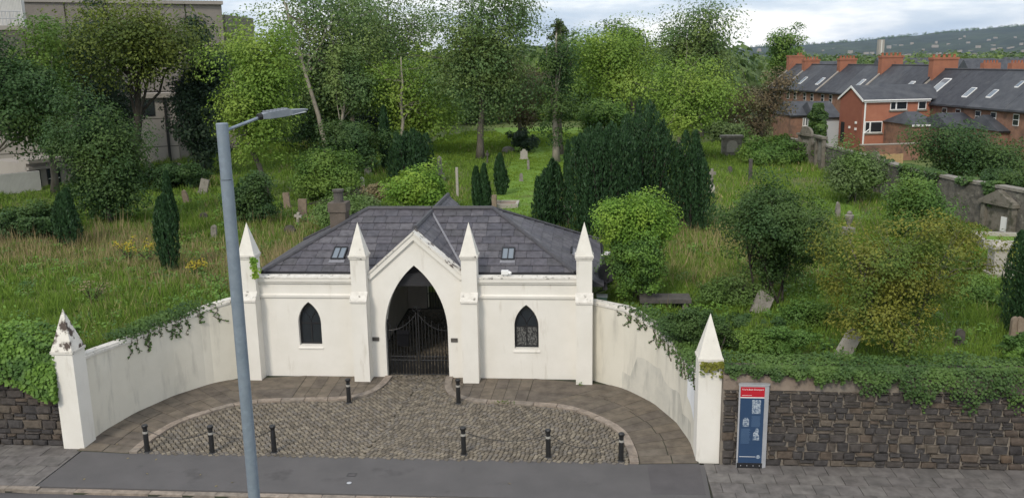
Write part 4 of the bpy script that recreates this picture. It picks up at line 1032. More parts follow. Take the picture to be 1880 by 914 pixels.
yew('biggest yew, a broad dark mass of upright sprays behind the bright bush', 1110, 432, (1036, 224, 1180, 432), 30, 26000, 6, 'flat', lpx=3.8)
yew('tallest peaked yew rising behind the biggest yew', 1180, 415, (1115, 182, 1246, 415), 22, 16000, 7, 'dome', lpx=3.8, dy=45)
yew('upright yew with bare leaning foot beside the tilted slab', 1265, 424, (1232, 228, 1298, 424), 6, 9500, 8, 'dome', lpx=3.8)
yew('stepped dark yew at the end of the slate roof', 1008, 425, (978, 288, 1040, 425), 8, 8500, 9, 'left', lpx=3.8)
yew('slim spire of yew between the stepped yew and the biggest yew', 1043, 400, (1034, 262, 1053, 400), 1, 2400, 10, lpx=3.8)
yew('small dark yew left of a pair beyond the roof ridge', 877, 390, (867, 310, 887, 390), 1, 2200, 11)
yew('small dark yew right of a pair beyond the roof ridge', 891, 390, (883, 305, 900, 390), 1, 2200, 12)
yew('small rounded yew standing alone on the mown path edge', 919, 358, (909, 286, 931, 358), 1, 2200, 13)
yew('small dark yew right of the light green bush behind the gable', 808, 386, (798, 328, 819, 386), 1, 1900, 14)
yew('dark yew column cut by the right edge of the picture', 1868, 615, (1843, 412, 1900, 615), 3, 8000, 15, lpx=4.5)

# bushes and thickets
BG = 'bushes and thickets'
def bush(label, px, py, box, leaf, n, lpx, seed, name='bush', **k):
    k.setdefault('lobes', 9); k.setdefault('trunk_r', .07); k.setdefault('nlimb', 8); k.setdefault('bark', 'darkb'); k.setdefault('spread', .6)
    return ptree(name, label, px, py, box, leaf, n, lpx, seed=seed, group=BG, cat='bush', stems=k.pop('stems', 3), **k)
bush('rounded bright yellow green bush with ivy skirt at the gatehouse end', 1165, 556, (1108, 352, 1232, 470), 'fresh', 9500, 5.0, 101, fill=.6, lobes=14, extra=None, clump=.35, lsize=(.28, .5))
bush('dark ivy covered lower mass under the bright rounded bush', 1165, 558, (1110, 395, 1236, 556), 'ivyfresh', 10000, 4.6, 102, fill=.65, lobes=8, clump=.3)
bush('multi stemmed dark green shrub on many thin bare stems', 1410, 556, (1315, 325, 1512, 535), 'dark', 15000, 5.2, 103, stems=9, trunk_r=.14, nlimb=24, lobes=18, clump=.40, fill=.4, spread=.72, lsize=(.25, .45))
bush('spreading bronze and yellow maple bush behind the right stone wall', 1645, 650, (1500, 400, 1795, 615), 'bronze', 12500, 5.6, 104, stems=2, trunk_r=.1, nlimb=34, twig=3, lobes=15, fill=.25, spread=.75, clump=.4, bark='bark')
bush('green leafy shrubs behind the bronze maple near the boundary wall', 1685, 440, (1622, 322, 1745, 430), 'mid', 6500, 5.4, 105, lobes=11)
bush('feathery bush with creamy flower heads before the wall monuments', 1572, 372, (1518, 268, 1625, 365), 'olive', 6000, 4.8, 106, lobes=10)
bush('big round dark green elder beyond the boundary wall', 1780, 352, (1680, 226, 1872, 338), 'dark', 10500, 4.8, 107, dy=60, lobes=12, trunk_r=.15)
bush('olive topped rounded bush left of the chimney', 592, 368, (532, 268, 648, 368), 'mid', 7500, 5, 108, lobes=10)
bush('dark leafy bush close right of the lamp column', 462, 410, (425, 325, 508, 408), 'dark', 5500, 5, 109)
bush('light green leafy bush directly behind the roof ridge', 768, 392, (722, 304, 816, 390), 'fresh', 5500, 5.2, 110, fill=.6)
bush('low bramble bank on the slope behind the left roof hip', 640, 420, (560, 352, 720, 430), 'olive', 6000, 5, 111, lobes=12)
bush('dark bramble thicket under the pale trunks', 640, 320, (560, 225, 720, 315), 'dark', 6500, 5, 112, lobes=12, dy=66)
bush('dark holly mound at the foot of the brown green tree', 958, 280, (930, 240, 985, 278), 'blue', 2600, 4.6, 113)
bush('long dark hedge at the left edge below the concrete building', 60, 440, (-40, 372, 150, 448), 'dark', 6500, 5.6, 114, lobes=14)
bush('scrub of brambles under the concrete wall left of the lamp', 330, 345, (235, 298, 410, 352), 'dark', 5000, 5, 115, lobes=12)
bush('mixed brambles spilling towards the right wing wall', 1300, 655, (1215, 556, 1400, 655), 'dark', 9000, 4.8, 116, lobes=14, fill=.5, ry=.3, dd=.7)
bush('tangle of weeds behind the right end pillar', 1420, 668, (1325, 585, 1500, 672), 'mid', 5500, 5, 117, lobes=11, ry=.3)
bush('low ivy hummock before the boundary monuments', 1420, 300, (1360, 250, 1500, 305), 'mid', 4500, 4.6, 118, lobes=10)
bush('low scrub along the foot of the boundary wall', 1700, 430, (1600, 405, 1830, 448), 'mid', 4200, 4.8, 119, lobes=12)
bush('clipped hedge beyond the boundary wall at the right edge', 1840, 352, (1795, 298, 1900, 350), 'dark', 3800, 4.6, 120, dy=50, lobes=9)
bush('ivy heap at the right edge on top of the stone wall', 1872, 690, (1835, 600, 1900, 690), 'ivyfresh', 3600, 5.4, 121, ry=.5)
bush('bushy undergrowth behind the dark shrub with many stems', 1500, 470, (1430, 400, 1560, 470), 'olive', 3500, 4.8, 122)
bush('weedy mound between the graves near the yellow maple', 1790, 560, (1720, 500, 1850, 580), 'mid', 3800, 5, 123, ry=.5)
bush('rhododendron mass under the bank of pale trunks', 560, 240, (520, 160, 640, 268), 'dark', 4200, 5, 124, dy=78)
bush('dark shade bush beside the white gable', 1345, 262, (1300, 205, 1375, 268), 'olive', 3000, 4.6, 125)
bush('ivy climbing bush against the white rendered gable', 1500, 262, (1484, 186, 1518, 255), 'ivy', 3200, 4.2, 126, dy=86, lobes=6)
bush('straw coloured dead brush left of the bramble bank', 545, 380, (660, 330, 720, 372), 'straw', 1500, 4.6, 127)

bush('low nettles between the leaning slab and the bronze maple', 1480, 600, (1420, 545, 1545, 605), 'mid', 2600, 4.6, 131, ry=.5)
bush('brambles round the foot of the many stemmed shrub', 1330, 560, (1270, 500, 1400, 565), 'olive', 2600, 4.6, 132, ry=.6)
bush('grassy weeds before the pedestal tomb', 1745, 500, (1700, 455, 1815, 505), 'mid', 2400, 4.6, 133, ry=.6)
ptree('broadleaf_tree', 'mid green tree left behind the tall blue green conifer', 115, 330, (60, 15, 190, 210), 'mid', 4200, 5.8, dy=62, seed=72, lobes=10, trunk_r=.25, group=TB, bark='darkb')
ptree('broadleaf_tree', 'light green tree between the black tree and the light yellow green one', 420, 320, (360, 45, 470, 230), 'light', 3200, 5.6, dy=68, seed=73, lobes=9, trunk_r=.2, group=TB, bark='darkb')
# ------------------------------------------------------------------ ivy on walls
def ivy(label, fn, n, size, leaf='ivy', loc=(0, 0, 0), strands=None, cat='ivy'):
    t = thing('ivy', label, cat, loc, 'ivy on the walls'); P, Nn = fn(n)
    leaf_mesh('foliage', P, Nn, size, lf[leaf], t, .85)
    if strands:
        b = MB()
        for pts in strands: b.tube(pts, .012, 4)
        o = b.build('stems', mt['ivystem'], t); o['kind'] = 'stuff'
    return t
def ivy_left(n):
    x = -15.5-14*NR.random(n)**1.6; th = NR.random(n)
    z = 1.75 + .25*np.sin(x*2.1) + NR.random(n)**.8*(1.65+.25*np.sin(x*1.3)) ; 
    fr = 23.05+.25*np.sin(x*3+z*4)*.3 + np.clip(z-2.4, 0, 2)*.25 + NR.normal(0, .06, n)
    topm = NR.random(n) < .3
    y = np.where(topm, NR.uniform(23.3, 24.6, n), fr); z = np.where(topm, 3.35+.2*np.sin(x*1.7)+.15*np.sin(y*3+x)+NR.normal(0, .08, n), z)
    return np.stack([x, y, z], 1), np.stack([0*x, np.where(topm, -.3, -1.), np.where(topm, 1., .5)], 1)
ivy('thick ivy hedge over the left stone wall beside the stained pillar', ivy_left, 14000, .125, 'ivyfresh', (-19, 23.3, 1.8))
def ivy_right(n):
    x = 3.9+20*NR.random(n)**1.5; cover_ = np.clip((x-4.2)/4, 0, 1)
    lowz = 2.68 - .52*smooth(6, 10.5, x) - .18*np.sin(x*5)*cover_ - .25*np.abs(np.sin(x*2.2+.6))*cover_ - .1*np.sin(x*11) - .12*np.sin(x*37)*cover_
    u = NR.random(n)**1.7; hang = NR.random(n) < .62
    z = np.where(hang, 2.95-u*(2.95-lowz), 2.88+NR.random(n)*.14+.06*np.sin(x*2))
    y = np.where(hang, 22.88-.18*np.sin(PI*np.clip(u, 0, 1))*cover_+NR.normal(0, .05, n), 22.85+NR.random(n)*1.0)
    keep = NR.random(n) < np.clip(.25+.9*smooth(4.6, 6.6, x)+.4*(np.sin(x*4) > .3), 0, 1)
    P = np.stack([x, y, z], 1); Nn = np.stack([0*x, np.where(hang, -1., -.2), np.where(hang, .55, 1)], 1)
    return P[keep], Nn[keep]
ivy('ivy curtain hanging over the top of the right stone wall', ivy_right, 26000, .075, 'ivy', (8, 23, 2.9))
def strand_set(sg, T, t0, t1, k, seed, lmax):
    R = random.Random(seed); res = []
    for i in range(k):
        y = R.uniform(t0, t1); x = wing_x(y); p = Vector((AX+sg*(x-.0), y, T(y)+.03)); pts = [p+Vector((sg*.15, 0, .05)), p+Vector((-sg*.05, 0, .02))]
        L_ = R.uniform(.2, 1)*lmax; dy_ = R.uniform(-.5, .5); m_ = 6
        for j in range(1, m_+1):
            f = j/m_; yy = min(29.2, max(23.2, y+dy_*L_*f+.06*math.sin(f*9+i)))
            pts.append(Vector((AX+sg*(wing_x(yy)-.03), yy, T(y)-.1-L_*f*.8)))
        res.append(pts)
    return res
def ivy_wing(sg, T, t0, t1, dens, strands, seed, mid):
    R = np.random.default_rng(seed)
    def fn(n):
        y = t0+(t1-t0)*R.beta(2, 2, n); x = wing_x(y); side = R.uniform(-.12, 1.0, n)
        P = [np.stack([AX+sg*(x+side*.75), y, np.interp(y, [t0, t1], [T(t0), T(t1)])*0+np.array([T(v) for v in y])+.04+R.random(n)*.22-np.where(side < 0, .15*R.random(n), 0)], 1)]
        for pts in strands:
            for a, b_ in zip(pts[:-1], pts[1:]):
                k = int(14*(b_-a).length)+1; f = R.random(k)[:, None]; P.append(np.array(a)*(1-f)+np.array(b_)*f + R.normal(0, .025, (k, 3)))
        P = np.concatenate(P); Nn = np.tile([-sg*.7, -.4, .7], (len(P), 1)); return P, Nn
    return fn
s_l = strand_set(-1, TL, 25.9, 28.8, 20, 3, .75); s_r = strand_set(1, TR, 23.6, 28.7, 34, 4, .7)
ivy('ivy trailing in strands over the left curved wing wall', ivy_wing(-1, TL, 25.4, 29.0, 1, s_l, 7, 0), 1700, .085, 'ivy', (AX-8.6, 27, 2.6), s_l)
ivy('ivy trailing down the right curved wing wall to its pillar', ivy_wing(1, TR, 23.5, 28.7, 1, s_r, 8, 0), 2600, .08, 'ivy', (AX+8.6, 26, 2.6), s_r)
def ivy_pin(n):
    P = np.stack([NR.normal(-11.55, .07, n), NR.normal(28.98, .05, n), 3.8+NR.random(n)*.75], 1); return P, np.tile([.6, -.7, .3], (n, 1))
ivy('fresh green creeper on the leftmost pinnacle of the gatehouse', ivy_pin, 160, .10, 'fresh', (-11.5, 29, 3.8), cat='creeper')
def ivy_pil(n):
    x = NR.uniform(3.25, 3.9, n); return np.stack([x, NR.normal(23.02, .03, n), 2.98-np.abs(NR.normal(0, .16, n))], 1), np.tile([0, -1, .4], (n, 1))
ivy('dry brownish ivy under the cap of the right end pillar', ivy_pil, 150, .09, 'bronze', (3.5, 23, 3.0))
def ivy_red(n):
    return None

# ------------------------------------------------------------------ grass
def tuft_field(n, region, hmin, hmax, wd, tones, name, seed, dens=None, lean=.35, mask=None, on_path=False):
    R = np.random.default_rng(seed); x0, x1, y0, y1 = region
    x = R.uniform(x0, x1, n*2); y = y0+(y1-y0)*R.random(n*2)
    keep = np.ones(len(x), bool)
    X_ = np.abs(x-AX)
    keep &= ~((y < 30) & (X_ < np.interp(y, [p[1] for p in WING]+[30], [p[0]+.4 for p in WING]+[6.8])))
    keep &= ~((y >= 29.2) & (y < 38) & (X_ < 6.75)); keep &= y > 23.5
    # the mown path is left clear, shorter there
    keep &= path_mask(x, y) if on_path else ~path_mask(x, y)
    if mask is not None: keep &= mask(x, y, R)
    x, y = x[keep][:n], y[keep][:n]; m_ = len(x); z = hgt(x, y)
    patch_ = np.sin(x*.35+2)*np.sin(y*.3)+.5*np.sin(x*.8+y*.5)
    clump_ = np.sin(x*3.1+np.sin(y*2.3)*1.5)*np.sin(y*2.7+x*.8)
    h = R.uniform(hmin, hmax, m_)*(1+.35*np.clip(patch_, -1, 1))*(1+.55*np.clip(clump_, -1, 1)); a = R.random(m_)*2*PI
    w_ = wd*R.uniform(.6, 1.4, m_)*(1+(y-24)/45)
    ln = R.normal(0, lean, (m_, 2))
    dx_, dy_ = np.cos(a)*w_, np.sin(a)*w_
    V = np.stack([np.stack([x-dx_, y-dy_, z-.03], 1), np.stack([x+dx_, y+dy_, z-.03], 1), np.stack([x+ln[:, 0]*h, y+ln[:, 1]*h, z+h], 1)], 1)
    tone = tones(x, y, patch_, R, m_); T4 = np.ones((m_, 3, 4)); T4[:, :, :3] = tone[:, None, :]
    me = mesh_np(name, V.reshape(-1, 3), np.arange(3*m_).reshape(m_, 3), T4.reshape(-1, 4))
    o = put(name, me, grass_mat, None, (0, 0, 0)); o['kind'] = 'stuff'; return o
grass_mat = ATTR('grass_blades')
PATH = [gp(px, py) for px, py in ((955, 392), (970, 350), (985, 310), (1000, 270), (990, 238))]
def path_mask(x, y):
    xc = np.interp(y, [p.y for p in PATH], [p.x for p in PATH]); wd = np.interp(y, [p.y for p in PATH], [1.9, 1.9, 2.1, 2.8, 5.0])
    return (np.abs(x-xc) < wd) & (y > PATH[0].y-2) & (y < 108)
def tones_green(x, y, p, R, m_):
    g = np.array([.10, .175, .030]); l_ = np.array([.21, .31, .058]); s_ = np.array([.36, .32, .15])
    f = R.random(m_)[:, None]; c = g*(1-f)+l_*f
    # drier sward in the left middle distance and right of the yews
    px_dry = np.exp(-((y-37.5)/4.0)**2)*(x < -9)*.45 + np.exp(-((x-5.5)/4)**2)*(y > 33)*(y < 60)*.25 + .15*(p > .55)
    d = (R.random(m_) < px_dry)[:, None]; f2 = R.random(m_)[:, None]
    return np.where(d, s_*(.6+.6*f2), c)
tuft_field(200000, (-30, 18, 23.5, 46), .10, .40, .018, tones_green, 'long_grass', 1)
tuft_field(130000, (-42, 24, 44, 84), .10, .34, .024, tones_green, 'meadow_grass', 2)
def tones_straw(x, y, p, R, m_):
    f = R.random(m_)[:, None]; return np.array([.42, .35, .19])*(1-f)+np.array([.27, .20, .11])*f
def straw_mask(x, y, R):
    a = np.exp(-((y-37-1.5*np.sin(x*.5))/3.2)**2)*(x < -10)*(x > -31) + .4*np.exp(-((y-41)/5)**2)*(x > 2.5)*(x < 9) + .5*np.exp(-((x+14)/3)**2-((y-43)/3)**2) + .5*np.exp(-((x+1.5)/2)**2-((y-58)/5)**2)
    return R.random(len(x)) < a
tuft_field(42000, (-32, 12, 28, 60), .35, .85, .013, tones_straw, 'dry_tall_grass', 3, mask=straw_mask, lean=.2)
def tones_mown(x, y, p, R, m_):
    f = R.random(m_)[:, None]; return np.array([.13, .215, .03])*(1-f)+np.array([.21, .30, .05])*f
tuft_field(45000, (-9, 3, 38, 100), .03, .11, .03, tones_mown, 'mown_grass', 4, on_path=True)
def tones_weed(x, y, p, R, m_):
    f = R.random(m_)[:, None]; return np.array([.05, .10, .02])*(1-f)+np.array([.12, .20, .035])*f
lwA, lwB = gp(800, 285), gp(935, 250)
def lawn_mask(x, y, R): return ((x-(lwA.x+lwB.x-1)/2)/((lwB.x-lwA.x+3)/2))**2+((y-(lwA.y+lwB.y+2)/2)/((lwB.y-lwA.y+10)/2))**2 < 1
tuft_field(26000, (lwA.x-2, lwB.x+1, lwA.y-4, lwB.y+6), .05, .2, .045, tones_mown, 'lawn_grass', 5, mask=lawn_mask)
# docks, nettles and ground ivy in clumps between the grass
ctr = NR.uniform((-27, 24.2), (16, 52), (900, 2)); ctr = ctr[[not in_yard(a_-0, b_) and not (abs(a_-AX) < 7 and b_ < 39) and abs(a_-AX) > float(wing_x(min(b_, 29.2)))+.7 if b_ < 30 else not (abs(a_-AX) < 7 and b_ < 39) for a_, b_ in ctr]]
PP = []
for a_, b_ in ctr:
    k_ = NR.integers(20, 60); rr_ = NR.uniform(.15, .5); q_ = NR.normal(0, rr_*.6, (k_, 2))+(a_, b_); PP.append(np.stack([q_[:, 0], q_[:, 1], hgt(q_[:, 0], q_[:, 1])+NR.random(k_)*rr_*.9], 1))
PP = np.concatenate(PP); o = leaf_mesh('ground_weeds', PP, np.tile([0, -.3, 1.], (len(PP), 1)), .13, lf['ivyfresh'], None, .55, (0, 0, 0)); o['kind'] = 'stuff'
# mown path draped on the ground
b = MB(); ys = np.linspace(PATH[0].y-2.5, 106, 60); vs = []; fs = []
for y in ys:
    xc = np.interp(y, [p.y for p in PATH], [p.x for p in PATH]); wd = np.interp(y, [p.y for p in PATH], [2.0, 2.0, 2.2, 2.9, 5.4])+.12*math.sin(y*1.7)
    for k in range(7):
        x = xc-wd+2*wd*k/6; vs.append((x, y, float(hgt(x, y))+.02))
for i in range(59):
    for k in range(6): fs.append((i*7+k, i*7+k+1, i*7+7+k+1, i*7+7+k))
b.add(vs, fs); struct(b.build('grass_path', mt['lawn'], loc=(0, 0, 0)))
# mown lawn glimpsed under the stout tree, and by the right graves
def drape(name, x0, x1, y0, y1, m, rag=.8, n=26):
    b = MB(); vs = []; fs = []
    cx, cy, rx, ry = (x0+x1)/2, (y0+y1)/2, (x1-x0)/2, (y1-y0)/2
    vs.append((cx, cy, float(hgt(cx, cy))+.03))
    for k in range(1, 9):
        for j in range(n):
            a = 2*PI*j/n; f = k/8*(1+.12*math.sin(a*3+1)+.08*math.sin(a*7)); x, y = cx+rx*f*math.cos(a), cy+ry*f*math.sin(a); vs.append((x, y, float(hgt(x, y))+.03))
    for j in range(n): fs.append((0, 1+j, 1+(j+1) % n))
    for k in range(7):
        for j in range(n): fs.append((1+k*n+j, 1+k*n+n+j, 1+k*n+n+(j+1) % n, 1+k*n+(j+1) % n))
    b.add(vs, fs); struct(b.build(name, m, loc=(0, 0, 0)))
pA, pB = gp(800, 285), gp(935, 250)
drape('lawn', pA.x-2, pB.x+1, pA.y-4, pB.y+6, mt['lawn'])
# ragwort and docks
for i, (px, py, h, lab) in enumerate(((238, 478, 34, 'ragwort with yellowing leaves left of the front yew column'), (275, 485, 40, 'yellow flowering ragwort beside the foot of the front yew column'), (170, 560, 40, 'pale seeding ragwort low on the left bank'), (362, 508, 26, 'small yellow ragwort right of the front yew column'), (1700, 590, 26, 'yellow flowering weed below the bronze maple'))):
    p = gp(px, py); s = mpp(p); t = thing('ragwort_plant', lab, 'plant', p, 'ragwort plants'); hh = h*s
    b = MB(); R = random.Random(i); hd = []
    for k in range(12):
        e_ = p+Vector((R.gauss(0, .3)*hh, R.gauss(0, .3)*hh, hh*R.uniform(.7, 1.1))); b.tube([p, p.lerp(e_, .5)+Vector((0, 0, .05)), e_], .012, 4); hd.append(e_)
    o = b.build('stems', mt['ivystem'], t); o['kind'] = 'stuff'
    P = np.concatenate([np.array(e_)+NR.normal(0, .09, (14, 3)) for e_ in hd]); o = leaf_mesh('flowers', P, np.tile([0, -.2, 1.], (len(P), 1)), .07, lf['flower'] if i != 2 else lf['straw'], t, .9); o['kind'] = 'stuff'
    P = np.stack([NR.normal(p.x, .25*hh, 160), NR.normal(p.y, .25*hh, 160), p.z+NR.random(160)*hh*.8], 1); o = leaf_mesh('leaves', P, np.tile([0, -.4, 1.], (160, 1)), .13, lf['mid'], t, .4); o['kind'] = 'stuff'

# ------------------------------------------------------------------ street furniture
lampb = Vector((-4.66, 11, 0))
lamp = thing('street_lamp', 'grey galvanised street lamp column in the foreground with angled flat head', 'street lamp', lampb)
zt = 10.46
pt('lower_column', mt['galv'], lamp, lambda b: b.lathe(lampb, [(.12, 0), (.12, 1.4), (.082, 1.5), (.082, 9.72)], 24))
pt('upper_column', mt['galv'], lamp, lambda b: b.lathe(lampb, [(.077, 9.728), (.077, zt-.01), (.07, zt)], 24))
ad = Vector((.66, .75, 0)).normalized(); a0 = lampb+Vector((.05, .05, zt-.09)); a1 = Vector((-4.27, 11.42, 10.515))
ad = (a1-a0).normalized(); a2 = Vector((-3.87, 12.0, 10.57)); hd = (a2-a1).normalized(); side = hd.cross(Vector((0, 0, 1))).normalized(); upv = side.cross(hd)
pt('bracket_arm', mt['galv'], lamp, lambda b: b.tube([a0-ad*.03, a1], .021, 8))
hdp = thing
def head(b):
    prof = [(0, .05, .035, -.035), (.10, .075, .05, -.045), (.40, .085, .055, -.045), (.44, .10, .035, -.03), (.72, .07, .012, -.012), (.76, .03, .004, -.006)]
    vs = []; fs = []
    for s_, w_, u_, l_ in prof:
        c = a1+hd*(s_-.02); vs += [c+side*w_+upv*l_, c+side*w_+upv*u_, c-side*w_+upv*u_, c-side*w_+upv*l_]
    for i in range(len(prof)-1):
        for j in range(4): fs.append((i*4+j, i*4+(j+1) % 4, i*4+4+(j+1) % 4, i*4+4+j))
    fs += [(3, 2, 1, 0), (20, 21, 22, 23)]; b.add(vs, fs)
hd_o = pt('lamp_head', mt['lampgrey'], lamp, head, bevel=.006)
pt('collar', mt['bframe'], hd_o, lambda b: b.tube([a1-hd*.075, a1-hd*.02], [.042, .05], 10))
pt('cooling_fins', mt['lampgrey'], hd_o, lambda b: [b.add([a1+hd*(.06+i*.06)+side*s_*.07+upv*(.05+q_) for s_ in (-1, 1) for q_ in (0, .016)] + [a1+hd*(.07+i*.06)+side*s_*.07+upv*(.05+q_) for s_ in (-1, 1) for q_ in (0, .016)], [(0, 1, 3, 2), (4, 6, 7, 5), (1, 5, 7, 3), (0, 2, 6, 4), (0, 4, 5, 1), (2, 3, 7, 6)]) for i in range(6)])
pt('lens', mt['glass_sky'], hd_o, lambda b: b.add([a1+hd*.44+side*.07-upv*.047, a1+hd*.70+side*.05-upv*.03, a1+hd*.70-side*.05-upv*.03, a1+hd*.44-side*.07-upv*.047], [(0, 1, 2, 3)]))

BL = [(271, 831, 'black bollard at the left corner of the cobbles'), (390, 833, 'black bollard second from left along the cobble edge'), (504, 832, 'black bollard without white band just right of the lamp column'),
      (641, 741, 'black bollard on the left of the gate mouth'), (842, 742, 'black bollard on the right of the gate mouth'), (852, 836, 'black bollard along the cobble edge in line with the right gate bollard'),
      (1007, 841, 'black bollard between the middle and the right corner of the cobbles'), (1140, 848, 'black bollard at the right corner of the cobbles')]
BP = []
proto = None
for i, (px, py, lab) in enumerate(BL):
    p = at(px, py, -.03); BP.append(p)
    if proto is None:
        t = thing('bollard', lab, 'bollard', p, 'iron bollards of the forecourt')
        pt('shaft', mt['iron'], t, lambda b: b.lathe(p, [(.085, 0.03), (.075, .06), (.072, .62), (.066, .70)], 12), smooth_=False)
        pt('base', mt['iron'], t, lambda b: b.lathe(p, [(.13, 0), (.13, .03), (.10, .06), (.086, .07)], 12))
        pt('reflective_band', mt['band'], t, lambda b: b.lathe(p, [(.076, .63), (.076, .695)], 12))
        pt('head', mt['iron'], t, lambda b: b.lathe(p, [(.064, .70), (.064, .78), (.082, .82), (.092, .845), (.092, .875), (.075, .90), (.02, .915)], 12))
        proto = t
    else:
        t = proto.copy(); COL.objects.link(t); t.location = p; t['label'] = lab; BASE[t.name] = p
        for c in list(proto.children):
            if i == 2 and c.name.startswith('reflective'): continue
            cc_ = c.copy(); COL.objects.link(cc_); cc_.parent = t
        t.rotation_euler = (rnd.uniform(-.015, .015), rnd.uniform(-.015, .015), rnd.uniform(0, 1))
for a, c, lab, dip in ((0, 1, 'thin chain from the left corner bollard to the second one', .25), (1, 2, 'thin chain from the second bollard to the one past the lamp', .24), (5, 6, 'thin chain from the middle bollard to the next on its right', .22), (6, 7, 'thin chain sagging to the right corner bollard', .34)):
    A, C_ = BP[a]+Vector((.06, 0, .72)), BP[c]+Vector((-.06, 0, .72)); b = MB(); n_ = 30
    P = [A.lerp(C_, i/n_)-Vector((0, 0, dip*4*(i/n_)*(1-i/n_))) for i in range(n_+1)]
    ch_ = thing('chain', lab, 'chain', A, 'chains between the bollards')
    for i in range(n_):
        q_ = Vector((0, .012, 0)) if i % 2 else Vector((0, 0, .012)); d = (P[i+1]-P[i])*.12
        b.tube([P[i]-d+q_, P[i+1]+d+q_], .0055, 4); b.tube([P[i]-d-q_, P[i+1]+d-q_], .0055, 4)
    o = b.build('links', mt['iron'], ch_); o['kind'] = 'stuff'

# information totem
SX0, SX1, SY, SH = 4.28, 5.10, 22.84, 2.42
sg_ = thing('information_totem', 'tall blue information panel with red header in aluminium frame before the stone wall', 'sign', (4.7, SY, 0))
pt('frame', mt['silver'], sg_, lambda b: (b.prism([(SX0, SY, .0), (SX0-.01, SY-.07, 0), (SX0+.05, SY-.085, 0), (SX1-.14, SY-.085, 0), (SX1-.02, SY-.04, 0), (SX1, SY+.03, 0), (SX1-.1, SY+.07, 0), (SX0+.05, SY+.06, 0)], (0, 0, SH))))
pt('cap', mt['silver'], sg_, lambda b: b.prism([(SX0-.015, SY+.01, SH+.001), (SX0-.02, SY-.085, SH+.001), (SX0+.05, SY-.10, SH+.001), (SX1-.13, SY-.10, SH+.001), (SX1, SY-.05, SH+.001), (SX1+.02, SY+.03, SH+.001), (SX1-.1, SY+.085, SH+.001), (SX0+.05, SY+.075, SH+.001)], (0, 0, .035)))
PX0, PX1, PYY = SX0+.03, SX1-.145, SY-.0865
bp = pt('blue_panel', mt['blue'], sg_, lambda b: b.box(PX0, PX1, PYY-.008, PYY-.001, .16, 2.07))
rp = pt('red_header', mt['red'], sg_, lambda b: b.box(PX0, PX1, PYY-.008, PYY-.001, 2.10, 2.39))
pt('white_rule', mt['white'], sg_, lambda b: b.box(PX0, PX1, PYY-.007, PYY-.001, 2.072, 2.098))
pt('base_plinth', mt['bframe'], sg_, lambda b: b.box(SX0, PX1+.02, PYY-.006, PYY-.0005, .0, .155))
for k in range(4): pt('fixing_bolt', mt['silver'], sg_, lambda b: b.lathe((PX0+.08+k*.17, PYY-.012, .08), [(.012, -.012), (.012, .012)], 8))
def text(body, size, x, z, m, parent, y=PYY-.010, name='lettering'):
    cu = bpy.data.curves.new(name, 'FONT'); cu.body = body; cu.size = size; cu.extrude = .0015; cu.resolution_u = 2
    o = bpy.data.objects.new(name, cu); COL.objects.link(o); bpy.context.view_layer.update()
    me = bpy.data.meshes.new_from_object(o.evaluated_get(bpy.context.evaluated_depsgraph_get())); bpy.data.objects.remove(o)
    me.transform(Matrix.Rotation(PI/2, 4, 'X')); o2 = put(name, me, m, parent, None)
    o2.location = Vector((x, y, z))-BASE[parent.name]; return o2
text("Friar's Bush Graveyard", .062, PX0+.04, 2.30, mt['white'], rp)
pt('print_line', mt['white'], rp, lambda b: b.box(PX0+.04, PX0+.30, PYY-.0095, PYY-.0081, 2.145, 2.153))
def prnt(x0, x1, z0, z1, m, name): return pt(name, m, bp, lambda b: b.box(x0, x1, PYY-.0095, PYY-.0081, z0, z1))
pw_ = PX1-PX0
prnt(PX0+.50*pw_, PX0+.86*pw_, 1.62, 2.02, mt['print_'], 'headstone_drawing')
pt('gatehouse_drawing', mt['print_'], bp, lambda b: b.plate([[(PX0+.14*pw_, 1.24), (PX0+.40*pw_, 1.24), (PX0+.40*pw_, 1.44), (PX0+.33*pw_, 1.50), (PX0+.21*pw_, 1.50), (PX0+.14*pw_, 1.44)]], .0095, .0081, O=(0, PYY, 0)))
pt('portrait_drawing', mt['print_'], bp, lambda b: b.plate([[(PX0+.58*pw_, .84), (PX0+.86*pw_, .84), (PX0+.84*pw_, .98), (PX0+.80*pw_, 1.02), (PX0+.83*pw_, 1.12), (PX0+.78*pw_, 1.20), (PX0+.70*pw_, 1.20), (PX0+.67*pw_, 1.10), (PX0+.60*pw_, 1.05)]], .0095, .0081, O=(0, PYY, 0)))
for (x0, z0, n_) in ((.50, 1.53, 10), (.08, 1.16, 14)):
    b = MB()
    for k in range(n_):
        b.box(PX0+x0*pw_, PX0+(x0+rnd.uniform(.34, .40))*pw_, PYY-.0092, PYY-.0081, z0-k*.032, z0-k*.032+.011)
    o = b.build('text_lines', mt['ptext'], bp); o['kind'] = 'stuff'
pt('footer_rule', mt['white'], bp, lambda b: b.box(PX0+.03, PX1-.17, PYY-.0092, PYY-.0081, .34, .352))
pt('round_emblem', mt['print_'], bp, lambda b: b.plate([[(PX1-.1+.055*math.cos(a), .345+.055*math.sin(a)) for a in np.linspace(0, 2*PI, 17)[:-1]]], .0095, .0081, O=(0, PYY, 0)))

